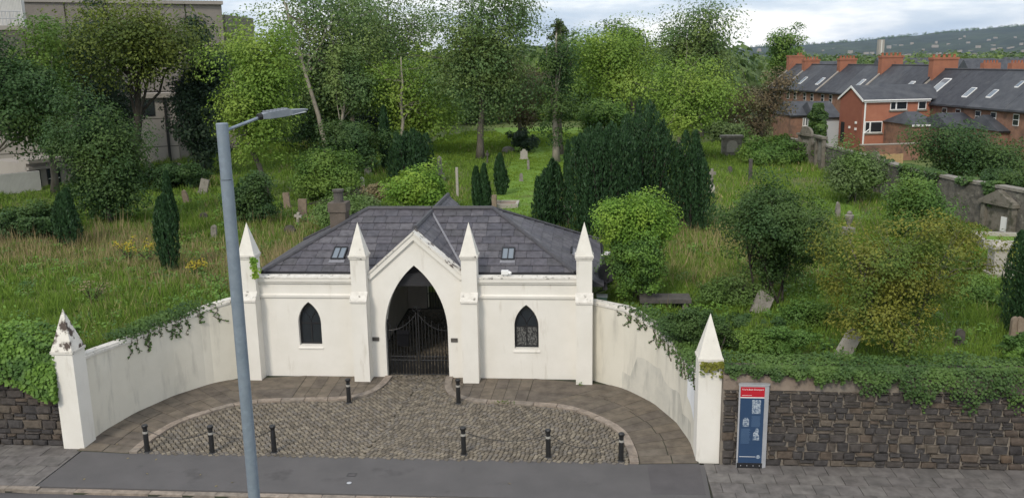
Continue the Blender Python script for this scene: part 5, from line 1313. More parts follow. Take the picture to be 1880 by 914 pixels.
# small marks on the asphalt
p = at(646, 871, 0); mh = thing('access_cover', 'small square iron cover in the asphalt nearer the cobbles', 'cover', p, 'covers in the asphalt'); pt('rim', mt['iron'], mh, lambda b: b.plate([[(-.13, -.1), (.13, -.1), (.13, .1), (-.13, .1)], [(-.1, -.075), (-.1, .075), (.1, .075), (.1, -.075)]], -.006, .004, O=p, U=(1, 0, 0), W=(0, 1, 0)))
pt('lid', mt['road'], mh, lambda b: b.box(p.x-.098, p.x+.098, p.y-.073, p.y+.073, .0, .003))
p2 = at(641, 886, 0); mh = thing('access_cover', 'small round iron cover in the asphalt nearer the kerb', 'cover', p2, 'covers in the asphalt'); pt('rim', mt['iron'], mh, lambda b: b.lathe(p2, [(.085, -.01), (.085, .004)], 14)); pt('lid', mt['silver'], mh, lambda b: b.lathe(p2, [(.068, .002), (.068, .007)], 14))
for k, (px, py, lab) in enumerate(((235, 841, 'small fallen leaf on the asphalt left of the first corner bollard'), (287, 843, 'small fallen leaf on the asphalt just below the left corner bollard'), (270, 869, 'pale curled leaf on the asphalt halfway to the kerb at the left'), (426, 885, 'largest pale leaf on the asphalt left of the lamp column'), (368, 871, 'tiny leaf on the asphalt below the second bollard'), (397, 892, 'small leaf close to the kerb left of the lamp column'), (155, 879, 'leaf on the asphalt beside the left pavers'), (935, 887, 'pale leaf on the asphalt below the right middle bollards'), (1198, 849, 'leaf by the right end of the forecourt kerb'), (215, 815, 'pale leaf on the flagstones near the left end pillar'))):
    p = at(px, py, .004 if py > 820 else .03); t = MB(); an = k*1.3
    d = Vector((math.cos(an), math.sin(an), 0))*.05; n_ = Vector((-d.y, d.x, 0))*.6
    t.add([p-d, p-d*.2+n_+Vector((0, 0, .02)), p+d+Vector((0, 0, .012)), p-d*.2-n_+Vector((0, 0, .006))], [(0, 1, 2, 3)])
    o = t.build('fallen_leaf', lf['straw'], loc=p); tag(o, lab, 'leaf', 'fallen leaves on the pavement')
for k, (px, py, lab) in enumerate(((440, 690, 'tiny weed at the foot of the left wing wall'), (1066, 706, 'tiny weed at the foot of the right end buttress'), (925, 741, 'yellowish weeds along the kerb right of the gate'), (1192, 714, 'tiny weed at the foot of the right wing wall'))):
    p = at(px, py, .02); t = thing('weed', lab, 'weed', p, 'weeds in the paving'); nn_ = 60 if k == 2 else 26
    P = np.stack([NR.normal(p.x, .22 if k == 2 else .07, nn_), NR.normal(p.y, .04, nn_), .03+NR.random(nn_)*.10], 1); leaf_mesh('foliage', P, np.tile([0, -.3, 1.], (nn_, 1)), .06, lf['yellow' if k == 2 else 'mid'], t)

# ------------------------------------------------------------------ graves
def slab_shape(kind, w_, h):
    hw = w_/2
    if kind == 'round': return [(-hw, 0), (-hw, h-hw)] + [(-hw*math.cos(a), h-hw+hw*math.sin(a)) for a in np.linspace(0, PI, 9)][1:-1] + [(hw, h-hw), (hw, 0)]
    if kind == 'flat': return [(-hw, 0), (-hw, h), (hw, h), (hw, 0)]
    if kind == 'gable': return [(-hw, 0), (-hw, h*.86), (0, h), (hw, h*.86), (hw, 0)]
    if kind == 'shoulder': return [(-hw, 0), (-hw, h*.8), (-hw*.6, h*.84)] + [(-hw*.6*math.cos(a), h*.84+h*.16*math.sin(a)) for a in np.linspace(0, PI, 7)][1:-1] + [(hw*.6, h*.84), (hw, h*.8), (hw, 0)]
    if kind == 'rough': return [(-hw, 0), (-hw*1.05, h*.6), (-hw*.7, h*.93), (-hw*.1, h), (hw*.6, h*.9), (hw*1.02, h*.55), (hw*.9, 0)]
    if kind == 'cross':
        a = w_*.16; return [(-a, 0), (-a, h*.62), (-hw, h*.62), (-hw, h*.80), (-a, h*.80), (-a, h), (a, h), (a, h*.80), (hw, h*.80), (hw, h*.62), (a, h*.62), (a, 0)]
def headstone(label, px, py, wpx, hpx, kind='round', m='stone', tilt=(0, 0), th=.13, turn=0., base=True, cat='headstone', name='headstone', bury=.0):
    p = gp(px, py); s = mpp(p); w_, h = wpx*s, hpx*s*1.05
    t = thing(name, label, cat, p, 'gravestones of the burial ground', (math.radians(tilt[0]), math.radians(tilt[1]), turn))
    b = MB(); b.plate([[(x, z-.12 if z == 0 else z) for x, z in slab_shape(kind, w_, h)]], -th/2, th/2, O=p); b.build('slab' if kind != 'cross' else 'cross', mt[m], t, bevel=.012)
    if base: pt('plinth', mt[m], t, lambda b: b.box(p.x-w_*.62, p.x+w_*.62, p.y-th, p.y+th, p.z-.15, p.z+min(.14, h*.12)))
    return t
headstone('narrow weathered headstone leaning forward on the left lawn', 343, 372, 10, 23, 'rough', 'bstone', (8, -6))
headstone('pale headstone tilted left near the scrub on the left', 372, 356, 15, 26, 'flat', 'stone', (-6, 14))
headstone('small grey rounded headstone in the middle of the left lawn', 375, 406, 16, 15, 'round', 'dstone', (0, -5))
headstone('slim grey headstone left beside the lamp column', 393, 438, 10, 24, 'round', 'stone', (0, 4))
headstone('short brown headstone left of the tall flat one', 528, 382, 11, 27, 'flat', 'bstone', (0, -3))
headstone('tall flat topped brown headstone on the left slope', 556, 398, 15, 31, 'flat', 'bstone', (0, 2))
headstone('small pale ivy wrapped cross before the tall flat headstone', 546, 412, 13, 21, 'cross', 'pstone', (0, 8))
headstone('dark broken stump of a headstone on the left slope', 533, 430, 19, 16, 'rough', 'dstone', (0, 0))
headstone('shouldered pale headstone beside the slim obelisk', 650, 362, 13, 21, 'shoulder', 'pstone')
headstone('pale little headstone under the thicket behind the obelisk', 676, 322, 12, 16, 'round', 'pstone')
headstone('white small stone first from left under the concrete wall', 254, 314, 9, 18, 'round', 'pstone')
headstone('white small stone second from left under the concrete wall', 273, 312, 12, 17, 'gable', 'pstone')
headstone('white small stone third from left under the concrete wall', 297, 326, 9, 16, 'round', 'pstone')
headstone('white leaning stone fourth from left under the concrete wall', 323, 316, 13, 16, 'flat', 'pstone', (0, 14))
headstone('broad pale headstone with notched top on the far lawn', 962, 293, 13, 18, 'shoulder', 'pstone')
headstone('slim grey post stone on the far lawn right of the notched headstone', 970, 312, 4, 17, 'flat', 'stone', base=False)
headstone('slim square post stone just behind the slate ridge', 908, 392, 8, 32, 'flat', 'bstone', base=False, th=.22)
headstone('low stone lying near the mown path edge', 957, 333, 6, 14, 'round', 'stone')
headstone('small square stone between the stout trunk and the small yews', 895, 300, 6, 22, 'cross', 'dstone', base=False)
headstone('tall slim pale marker post behind the cross roof', 840, 360, 4, 50, 'flat', 'pstone', base=False, th=.12)
headstone('tilted pillar stone leaning at the foot of the right yew', 1268, 424, 10, 46, 'flat', 'stone', (0, -17), th=.25)
headstone('pale stone glimpsed in the gap between the yews', 1054, 300, 4, 18, 'round', 'pstone', base=False)
headstone('dark slim post stone between the bare tree and the many stemmed shrub', 1377, 332, 6, 38, 'flat', 'dstone', base=False)
headstone('leaning grey slab under the many stemmed dark shrub', 1392, 574, 30, 40, 'flat', 'stone', (-38, 34), base=False, th=.16)
headstone('fallen pale slab leaning sideways under the bronze maple', 1546, 652, 26, 50, 'flat', 'pstone', (-20, 34), base=False, th=.16)
headstone('small round dark headstone in the grass right of the bronze maple', 1760, 632, 15, 28, 'round', 'dstone', (0, 3))
headstone('round topped brown headstone at the right edge, left of two', 1859, 628, 14, 46, 'round', 'bstone', (0, 2))
headstone('round topped brown headstone at the right edge, right of two', 1872, 628, 13, 46, 'round', 'bstone', (0, -3))
headstone('slim worn pillar stone near the boundary monuments', 1537, 406, 8, 34, 'rough', 'stone', base=False, th=.2)
headstone('dark stone by the golden green tree at the lawn end', 1340, 320, 8, 14, 'round', 'dstone')
# boulder
p = gp(933, 280); o = MB().lathe(p, [(.5, -.1), (.62, .15), (.5, .42), (.2, .55)], 9).build('boulder', mt['stone'], loc=p); tag(o, 'rounded grey boulder on the far lawn near the holly mound', 'boulder')
# obelisk
def obelisk(label, px, py, wpx, hpx, m='pstone', name='obelisk', cat='obelisk'):
    p = gp(px, py); s = mpp(p); w_, h = wpx*s/2, hpx*s; t = thing(name, label, cat, p, 'gravestones of the burial ground')
    pt('pedestal', mt[m], t, lambda b: (b.box(p.x-w_*1.6, p.x+w_*1.6, p.y-w_*1.6, p.y+w_*1.6, p.z-.1, p.z+h*.1), b.box(p.x-w_*1.2, p.x+w_*1.2, p.y-w_*1.2, p.y+w_*1.2, p.z+h*.101, p.z+h*.32)))
    pt('shaft', mt[m], t, lambda b: b.add([(p.x+a*k*w_, p.y+c*k*w_, p.z+z*h) for z, k in ((.322, .8), (.92, .55)) for a, c in ((-1, -1), (1, -1), (1, 1), (-1, 1))]+[(p.x, p.y, p.z+h)], [(3, 2, 1, 0), (0, 1, 5, 4), (1, 2, 6, 5), (2, 3, 7, 6), (3, 0, 4, 7), (4, 5, 8), (5, 6, 8), (6, 7, 8), (7, 4, 8)])); return t
obelisk('tall slim pale obelisk left behind the slate roof', 666, 362, 11, 38)
obelisk('weathered column monument on a block, left of the small yew pair', 808, 332, 12, 46, 'stone')
# table tomb
p = gp(688, 364); s = mpp(p); t = thing('table_tomb', 'table tomb with long slab on legs behind the left roof hip', 'tomb', p, 'gravestones of the burial ground')
pt('slab', mt['stone'], t, lambda b: b.box(p.x-26*s, p.x+26*s, p.y-.45, p.y+.45, p.z+.42, p.z+.55))
for a in (-20, 20):
    for c in (-.3, .3): pt('leg', mt['stone'], t, lambda b: b.box(p.x+a*s-.08, p.x+a*s+.08, p.y+c-.08, p.y+c+.08, p.z-.1, p.z+.419))
p = gp(925, 378); s = mpp(p); t = thing('ledger_tomb', 'low pale kerbed grave with reddish gravel by the small rounded yew', 'grave', p, 'gravestones of the burial ground')
pt('kerb', mt['pstone'], t, lambda b: b.plate([[(-.9, -.8), (.9, -.8), (.9, .8), (-.9, .8)], [(-.75, -.65), (-.75, .65), (.75, .65), (.75, -.65)]], -.05, .22, O=p, U=(1, 0, 0), W=(0, 1, 0)))
pt('gravel_bed', mt['bstone'], t, lambda b: b.box(p.x-.74, p.x+.74, p.y-.64, p.y+.64, p.z-.1, p.z+.15))
p = gp(1220, 566); s = mpp(p); t = thing('table_tomb', 'dark horizontal ledger slab on stub legs behind the right wing wall', 'tomb', p, 'gravestones of the burial ground')
pt('slab', mt['dstone'], t, lambda b: b.box(p.x-46*s, p.x+46*s, p.y-.4, p.y+.45, p.z+.30, p.z+.44))
for a in (-36, 36): pt('leg', mt['stone'], t, lambda b: b.box(p.x+a*s-.1, p.x+a*s+.1, p.y-.3, p.y+.3, p.z-.1, p.z+.299))
p = gp(1306, 354); s = mpp(p); t = thing('stone_cross', 'slim stone cross on white tapered base right of the yews', 'cross', p, 'gravestones of the burial ground')
pt('base', mt['pstone'], t, lambda b: b.add([(p.x+a*k, p.y+c*k, p.z+z) for z, k in ((-.05, .30), (.55, .14)) for a, c in ((-1, -1), (1, -1), (1, 1), (-1, 1))], [(4, 5, 6, 7), (0, 1, 5, 4), (1, 2, 6, 5), (2, 3, 7, 6), (3, 0, 4, 7)]))
pt('cross', mt['stone'], t, lambda b: b.plate([[(x, z+.55) for x, z in slab_shape('cross', .5, 1.0)]], -.06, .06, O=p))
p = gp(1035, 420); s = mpp(p); t = thing('stone_pier', 'square rubble pier with flat cap between the yews behind the roof', 'pier', p)
pt('shaft', mt['brown'], t, lambda b: b.box(p.x-.32, p.x+.32, p.y-.3, p.y+.3, p.z-.1, p.z+1.0)); pt('cap', mt['bstone'], t, lambda b: b.box(p.x-.38, p.x+.38, p.y-.36, p.y+.36, p.z+1.001, p.z+1.18))
# pedestal monument at the right
p = gp(1832, 506); s = mpp(p); t = thing('pedestal_tomb', 'pale square pedestal tomb with moulded cap at the right', 'tomb', p, 'gravestones of the burial ground')
pt('die', mt['pstone'], t, lambda b: b.box(p.x-.34, p.x+.34, p.y-.3, p.y+.3, p.z+.15, p.z+1.15)); pt('plinth', mt['pstone'], t, lambda b: b.box(p.x-.44, p.x+.44, p.y-.4, p.y+.4, p.z-.1, p.z+.149)); pt('cap', mt['pstone'], t, lambda b: (b.box(p.x-.45, p.x+.45, p.y-.4, p.y+.4, p.z+1.151, p.z+1.28), b.lathe((p.x, p.y, p.z+1.28), [(.4, 0), (.3, .12), (.05, .17)], 8)))
k0, k1 = gp(1805, 458), gp(1880, 476)
t = thing('grave_kerb', 'low pale stone surround behind the pedestal tomb', 'grave', k0, 'gravestones of the burial ground')
pt('kerb', mt['pstone'], t, lambda b: b.plate([[(0, 0), (3.2, -.8), (3.6, 1.6), (.4, 2.2)], [(.2, .2), (.6, 1.98), (3.4, 1.45), (3.05, -.55)]], -.1, .42, O=k0, U=(1, 0, 0), W=(0, 1, 0)))
pt('turf', mt['lawn'], t, lambda b: b.prism([(k0.x+x, k0.y+y, k0.z-.1) for x, y in ((.2, .2), (3.05, -.55), (3.4, 1.45), (.6, 1.98))], (0, 0, .35)))
p = gp(1557, 433); s = mpp(p); t = thing('urn_monument', 'small stone urn on stepped base above the bronze maple', 'monument', p, 'gravestones of the burial ground')
pt('base', mt['stone'], t, lambda b: (b.box(p.x-.42, p.x+.42, p.y-.4, p.y+.4, p.z-.1, p.z+.2), b.box(p.x-.25, p.x+.25, p.y-.25, p.y+.25, p.z+.201, p.z+.42))); pt('urn', mt['stone'], t, lambda b: b.lathe((p.x, p.y, p.z+.42), [(.12, 0), (.08, .12), (.2, .45), (.22, .6), (.1, .66), (.14, .72), (.03, .82)], 10))

qA, qB = gp(1505, 372), gp(1590, 398); drape('lawn', qA.x-.5, qB.x, qB.y-1.5, qA.y+1, mt['lawn'])
# ------------------------------------------------------------------ boundary wall with its monuments
bw = thing('boundary_wall', 'long grey rubble boundary wall with coping running down the right side', 'wall', BW[3])
def wallrun(b, P, th, zlo, zhi_off, grow=0):
    vs, fs = [], []
    for i, p in enumerate(P):
        d = (P[min(i+1, len(P)-1)]-P[max(i-1, 0)]); d.z = 0; d.normalize(); n_ = Vector((-d.y, d.x, 0))
        for sgn in (-1, 1):
            q_ = p+n_*sgn*(th/2+grow)
            vs += [(q_.x, q_.y, zlo if zlo < 3 else p.z+zhi_off-.14), (q_.x, q_.y, p.z+zhi_off)]
    for i in range(len(P)-1):
        k, m_ = i*4, i*4+4; fs += [(k, m_, m_+1, k+1), (k+2, k+3, m_+3, m_+2), (k+1, m_+1, m_+3, k+3)]
    fs += [(0, 1, 3, 2), (len(vs)-4, len(vs)-2, len(vs)-1, len(vs)-3)]; b.add(vs, fs)
wallmat = M('grey_rubble_wall', (.15, .14, .12), (.085, .08, .07), scale=3.2, rough=.95, bump=2.5, bscale=4, c3=(.25, .235, .2), s3=2.4, t3=(.6, .7), lo=.4, hi=.6)
pt('rubble', wallmat, bw, lambda b: wallrun(b, BW, .45, 0, 0)); pt('coping', mt['stone'], bw, lambda b: wallrun(b, BW, .45, 9, .141, .06))
def on_wall(px, off=.0):
    d0 = None
    for i in range(len(BW)-1):
        a, c = BW[i], BW[i+1]; 
        for k in range(41):
            p = a.lerp(c, k/40); v = p-CAM; q_ = 940+F*v.dot(CR)/v.dot(FWD)
            if d0 is None or abs(q_-px) < d0[0]: d0 = (abs(q_-px), p, (c-a).normalized())
    n_ = Vector((-d0[2].y, d0[2].x, 0)).normalized(); n_ = n_ if n_.x < 0 else -n_
    return d0[1], d0[2], n_
def ivy_bw(n):
    k = NR.integers(0, 4, n)*0 + NR.choice([2, 3, 3, 4, 4], n); t = NR.random(n); A = np.array(BW)
    p = A[k]*(1-t[:, None])+A[k+1]*t[:, None]; d = unit((A[k+1]-A[k])*np.array([1, 1, 0])); nn_ = np.stack([-d[:, 1], d[:, 0], 0*t], 1); nn_ = np.where(nn_[:, :1] > 0, -nn_, nn_)
    s_ = p[:, 1]*.9; cover_ = np.clip(.5+.7*np.sin(s_)+.4*np.sin(s_*2.7+1), 0, 1); u = NR.random(n); top_ = u < .4
    q_ = p+nn_*np.where(top_, NR.uniform(-.3, .3, n), .3+.06*NR.normal(0, 1, n))[:, None]; q_[:, 2] = p[:, 2]+.16-np.where(top_, -.08*NR.random(n), (u-.4)*2.1*cover_)
    keep = NR.random(n) < cover_; return q_[keep], (nn_+[0, 0, .8])[keep]
ivy('patchy ivy over the coping of the grey boundary wall', ivy_bw, 7000, .17, 'ivy', tuple(BW[3]))
def wall_monument(label, px, wd, ht, kind, m='wstone', plaque='stone'):
    p, d, n_ = on_wall(px); d = Vector((d.x, d.y, 0)).normalized(); d = d if d.x > 0 else -d
    g = float(hgt(p.x+n_.x, p.y+n_.y)); O = Vector((p.x, p.y, g))+n_*.232; hw = wd/2
    t = thing('wall_monument', label, 'monument', O, 'monuments on the boundary wall'); 
    def P(a, z, o): q_ = O+d*a+n_*o; return (q_.x, q_.y, g+z)
    def bx(b, a0, a1, z0, z1, o0, o1): b.prism([P(a0, z0, o0), P(a1, z0, o0), P(a1, z0, o1), P(a0, z0, o1)], (0, 0, z1-z0))
    pt('back_slab', mt[m], t, lambda b: bx(b, -hw, hw, -.1, ht, 0, .12))
    for s_ in (-1, 1): pt('pilaster', mt[m], t, lambda b: bx(b, s_*hw-.14, s_*hw+.14, -.1, ht-.02, .01, .28))
    pt('cornice', mt[m], t, lambda b: bx(b, -hw-.25, hw+.25, ht+.001, ht+.16, -.05, .38))
    if kind == 'pediment': pt('pediment', mt[m], t, lambda b: b.prism([P(-hw-.25, ht+.161, 0), P(hw+.25, ht+.161, 0), P(0, ht+.75, 0)], n_*.33))
    if kind == 'arch': pt('arch_head', mt[m], t, lambda b: b.prism([P(hw*math.cos(a), ht+.161+hw*.7*math.sin(a), 0) for a in np.linspace(0, PI, 10)], n_*.2))
    if plaque: pt('plaque', mt[plaque], t, lambda b: bx(b, -hw*.55, hw*.5, ht*.28, ht*.85, .121, .16) if kind != 'pediment' else bx(b, hw*.25, hw*.8, ht*.1, ht*.62, .121, .16))
    return t
wall_monument('pedimented wall monument at the right edge with white plaque', 1850, 1.8, 1.4, 'pediment', 'wstone', 'white')
wall_monument('arched grey wall monument half hidden by the creamy bush', 1616, 1.3, 1.9, 'arch')
wall_monument('tall wall monument with arched pale tablet, the left of two', 1487, 1.5, 2.2, 'arch')
wall_monument('tall wall monument with square pale tablet, the right of two', 1514, 1.5, 2.3, 'flat')
p = gp(1342, 285); s = mpp(p); t = thing('tomb_monument', 'broad carved tomb monument beside dark wooden paling', 'tomb', p, 'gravestones of the burial ground')
pt('block', mt['stone'], t, lambda b: b.box(p.x-.8, p.x+.8, p.y-.4, p.y+.4, p.z-.1, p.z+1.5)); pt('cornice', mt['stone'], t, lambda b: b.box(p.x-.95, p.x+.95, p.y-.5, p.y+.5, p.z+1.501, p.z+1.7)); pt('relief_panel', mt['pstone'], t, lambda b: b.plate([[(-.45, .3), (.45, .3), (.45, .9)] + [(.45*math.cos(a), .9+.4*math.sin(a)) for a in np.linspace(0, PI, 8)][1:-1] + [(-.45, .9)]], .401, .45, O=p))

# ------------------------------------------------------------------ brick terrace beyond the wall
TH = math.radians(10.9); TU = Vector((-math.sin(TH), math.cos(TH), 0)); TN = Vector((-math.cos(TH), -math.sin(TH), 0))     # along the row away from us; towards the graveyard
LR, HALF, TZ = 60.1, 4.3, 0.1
def rowpt(t, o, z): q_ = TU*t - TN*LR + TN*o; return Vector((q_.x, q_.y, z))
def row_t(px, o=0., z=9.):
    lo, hi = 20., 260.
    for _ in range(40):
        m_ = (lo+hi)/2; v = rowpt(m_, o, z)-CAM; q_ = 940+F*v.dot(CR)/v.dot(FWD)
        if q_ > px: lo = m_
        else: hi = m_
    return lo
def rz(py, t, o=0.):
    "height that shows at picture row py at this place of the row"
    lo, hi = -5., 30.
    for _ in range(40):
        m_ = (lo+hi)/2; v = rowpt(t, o, m_)-CAM; q_ = 457-F*v.dot(CU)/v.dot(FWD)
        if q_ > py: lo = m_
        else: hi = m_
    return lo
def rprism(b, pts2, t0, t1): b.prism([tuple(rowpt(t0, o, z)) for o, z in pts2], TU*(t1-t0))
def rbox(b, t0, t1, o0, o1, z0, z1): rprism(b, [(o0, z0), (o1, z0), (o1, z1), (o0, z1)], t0, t1)
cut = [row_t(px) for px in (1488, 1554, 1634, 1731)]; step_ = (cut[0]-cut[3])/3
bounds = [cut[0]+step_*.5] + [cut[0], cut[0]-step_*.5, cut[1], cut[1]-step_*.5, cut[2], cut[2]-step_*.5, cut[3]] + [cut[3]-step_*.5*k for k in range(1, 6)]
EAVE = 6.3
labs = ['farthest terrace house with a small chimney, half behind the bare tree', 'terrace house right of the farthest chimney, pale rooflight low on its slates', 'second terrace house of the left block with grey slates', 'terrace house at the second chimney with dark slates',
        'terrace house between second and third chimneys, lighter slates', 'terrace house at the third chimney with weathered grey slates', 'terrace house with darkest tiles left of the largest chimney', 'terrace house right of the largest chimney with wide rooflight', 'terrace house of the near block with plain dark tiles', 'terrace house of the near block with two small rooflights', 'terrace house of the near block towards the right edge', 'nearest terrace house cut by the right edge']
for i in range(len(bounds)-1):
    t1, t0 = bounds[i], bounds[i+1]
    if i >= len(labs): break
    left = i < 7
    zr = (9.75 if left else 9.35); ze = zr-3.55; tm = (t0+t1)/2
    h_ = thing('terrace_house', labs[i], 'house', rowpt(tm, HALF-.2, TZ), 'brick terrace houses')
    w_ = pt('wall', mt['brick'], h_, lambda b: rprism(b, [(HALF-.3, TZ-.5), (HALF-.3, ze), (0, zr-.35), (-HALF+.3, ze), (-HALF+.3, TZ-.5)], t0+.01, t1-.01))
    rf = pt('roof', mt['rslate2' if i in (2, 3, 6, 7, 8) else 'rslate'], h_, lambda b: (rprism(b, [(HALF, ze-.15), (HALF, ze+.0), (0, zr), (0, zr-.15)], t0+.015, t1-.015), rprism(b, [(-HALF, ze-.15), (0, zr-.151), (0, zr-.001), (-HALF, ze)], t0+.015, t1-.015)))
    pt('ridge_tile', mt['ridge'], rf, lambda b: b.tube([rowpt(t0+.02, 0, zr+.02), rowpt(t1-.02, 0, zr+.02)], .11, 6))
    pt('gutter', mt['iron'], rf, lambda b: b.tube([rowpt(t0+.02, HALF+.06, ze-.16), rowpt(t1-.02, HALF+.06, ze-.16)], .07, 5))
    sl_ = (zr-ze)/HALF
    for f_, up_, sc_ in (((.35, .35, 1.0),) if i in (1, 2, 4, 6, 8) else ((.45, .5, 1.6),) if i == 7 else ((.3, .62, .6), (.7, .35, .8)) if i == 9 else ()):
        tt = t0+(t1-t0)*f_; oo = HALF*(1-up_); zz_ = ze+(HALF-oo)*sl_
        fr = pt('rooflight', mt['upvc'], rf, lambda b: rprism(b, [(oo+.55*sc_, zz_-.55*sc_*sl_+.01), (oo+.55*sc_, zz_-.55*sc_*sl_+.1), (oo-.55*sc_, zz_+.55*sc_*sl_+.1), (oo-.55*sc_, zz_+.55*sc_*sl_+.01)], tt-.45*sc_, tt+.45*sc_))
        pt('pane', M_pane if 'M_pane' in globals() else mt['glass_sky'], fr, lambda b: rprism(b, [(oo+.48*sc_, zz_-.48*sc_*sl_+.101), (oo+.48*sc_, zz_-.48*sc_*sl_+.115), (oo-.48*sc_, zz_+.48*sc_*sl_+.115), (oo-.48*sc_, zz_+.48*sc_*sl_+.101)], tt-.38*sc_, tt+.38*sc_))
    for f_ in (.3, .72):
        tt = t0+(t1-t0)*f_
        wn = pt('window', mt['upvc'], h_, lambda b: rbox(b, tt-.42, tt+.42, HALF-.31, HALF-.26, ze-1.45, ze-.35))
        pt('pane', mt['glass'], wn, lambda b: (rbox(b, tt-.36, tt+.36, HALF-.259, HALF-.245, ze-.86, ze-.42), rbox(b, tt-.36, tt+.36, HALF-.259, HALF-.245, ze-1.38, ze-.92)))
    # party chimney at this house's far side
    ctop = {1: 102, 3: 100, 5: 95, 7: 98}.get(i)
    if i in (0, 1, 3, 5, 7):
        tc_ = t1; cw = {0: .55, 1: 1.25, 3: 1.25, 5: 1.5, 7: 1.3}.get(i, 1.3); zt_ = rz(ctop+6, tc_) if ctop else (zr+1.5 if i == 0 else zr+2.1)
        cd = {5: 1.4, 7: 1.5}.get(i, 1.2)
        chm = pt('chimney', mt['chim'], h_, lambda b: (rbox(b, tc_-.45, tc_+.45, -cd, cd, zr-1.6, zt_-.35), rbox(b, tc_-.53, tc_+.53, -cd-.08, cd+.08, zt_-.349, zt_-.1)))
        for k in range(2 if i == 0 else 5):
            oo = -cd+.25+k*(2*cd-.5)/4; pt('chimney_pot', mt['terracotta'], chm, lambda b: b.lathe(rowpt(tc_, oo, zt_-.1), [(.17, 0), (.14, .1), (.14, .28), (.18, .32), (.18, .36)], 7))
        pt('party_parapet', mt['verge'], rf, lambda b: (rprism(b, [(HALF+.05, ze-.05), (HALF+.05, ze+.14), (.9, zr-.9*sl_+.16), (.9, zr-.9*sl_-.03)], t1-.13, t1+.13)))
# red return house with white gutters
def wallbox(name, m, parent, t0, t1, o0, o1, z0, z1): return pt(name, m, parent, lambda b: rbox(b, t0, t1, o0, o1, z0, z1))
def solve(px, py_, o, guess=None):
    t = row_t(px, o, 5.); return t, rz(py_, t, o)
oA = 11.9                                         # outer gable of the return, measured from the terrace ridge
tN = row_t(1582, oA, 4.); tF = row_t(1541, oA, 4.); tF = min(tF, tN+7.0); zeR = rz(184, tN, oA); zrR = rz(159, (tN+tF)/2, oA)
rh = thing('red_house', 'bright red brick rear house with white gutters and gable facing the graveyard', 'house', rowpt((tN+tF)/2, oA, TZ))
tm = (tN+tF)/2
pt('wall', mt['brickred'], rh, lambda b: rbox(b, tN, tN+.3, HALF-.2, oA-.01, TZ-.5, zeR))
pt('rear_wall', mt['brickred'], rh, lambda b: rbox(b, tF-.3, tF, HALF-.2, oA-.01, TZ-.5, zeR))
gbl = pt('gable_wall', mt['brickdk'], rh, lambda b: b.prism([tuple(rowpt(t, oA, z)) for t, z in ((tN-.005, TZ-.5), (tF+.005, TZ-.5), (tF+.005, zeR), (tm, zrR-.12), (tN-.005, zeR))], TN*-.3))
rr = pt('roof', mt['rslate'], rh, lambda b: (b.prism([tuple(rowpt(t, oA+.12, z)) for t, z in ((tN-.3, zeR-.1), (tm, zrR-.02), (tm, zrR+.12), (tN-.3, zeR+.05))], -TN*(oA-HALF+1.6)), b.prism([tuple(rowpt(t, oA+.12, z)) for t, z in ((tF+.3, zeR-.1), (tF+.3, zeR+.05), (tm, zrR+.119), (tm, zrR-.021))], -TN*(oA-HALF+1.6))))
for ta, tb in ((tN-.32, tm), (tF+.32, tm)):
    pt('barge_board', mt['upvc'], rr, lambda b: b.prism([tuple(rowpt(t, oA+.13, z)) for t, z in ((ta, zeR-.22), (tb, zrR-.14), (tb, zrR+.10), (ta, zeR+.03))], TN*.05))
pt('gutter', mt['upvc'], rr, lambda b: b.tube([rowpt(tN-.34, oA+.1, zeR-.06), rowpt(tN-.34, HALF, zeR-.06)], .08, 6))
pt('fascia', mt['upvc'], rr, lambda b: rbox(b, tN-.27, tN-.23, HALF, oA, zeR-.28, zeR-.08))
pt('downpipe', mt['upvc'], rh, lambda b: (b.tube([rowpt(tN-.1, oA-.25, zeR-.15), rowpt(tN-.1, oA-.25, TZ)], .09, 6), b.tube([rowpt(tN-.12, oA-.25, TZ+2.6), rowpt(tN-.12, oA-.9, TZ+3.1)], .06, 5)))
def o_of(px, t, z=4.):
    lo, hi = 0., 30.
    for _ in range(40):
        m_ = (lo+hi)/2; v = rowpt(t, m_, z)-CAM; q_ = 940+F*v.dot(CR)/v.dot(FWD)
        if q_ > px: lo = m_
        else: hi = m_
    return lo
def facewin(parent, px0, px1, py0, py1, t, split):
    o0, o1 = o_of(px1, t), o_of(px0, t); om = (o0+o1)/2; z1, z0 = rz(py0, t, om), rz(py1, t, om)
    fr = pt('window', mt['upvc'], parent, lambda b: rbox(b, t-.05, t-.001, o0, o1, z0, z1))
    e_ = [o1] + [o1+(o0-o1)*s_ for s_ in split] + [o0]
    for a, c in zip(e_[:-1], e_[1:]): pt('pane', mt['glass'], fr, lambda b: rbox(b, t-.065, t-.051, c+.09, a-.09, z0+.1, z1-.1))
    pt('sill', mt['stone'], fr, lambda b: rbox(b, t-.14, t-.002, o0-.1, o1+.1, z0-.16, z0-.002))
facewin(rh, 1632, 1663, 186, 202, tN, (.35,)); facewin(rh, 1588, 1620, 223, 244, tN, (.3,)); facewin(rh, 1683, 1698, 185, 201, tN, ())
# little vents on the gable
for k in range(3):
    tt = tN+1.2+(k == 2)*.0; pt('gable_vent', mt['upvc'], rh, lambda b: rbox(b, tN+1.0+(1.4 if k == 0 else 0), tN+1.25+(1.4 if k == 0 else 0), oA+.001, oA+.14, TZ+2.2+k*.7-(k == 0)*-.8, TZ+2.45+k*.7-(k == 0)*-.8))
pt('back_door', mt['bframe'], rh, lambda b: rbox(b, tF-1.3, tF-.5, oA+.001, oA+.03, TZ+1.3, TZ+3.6))
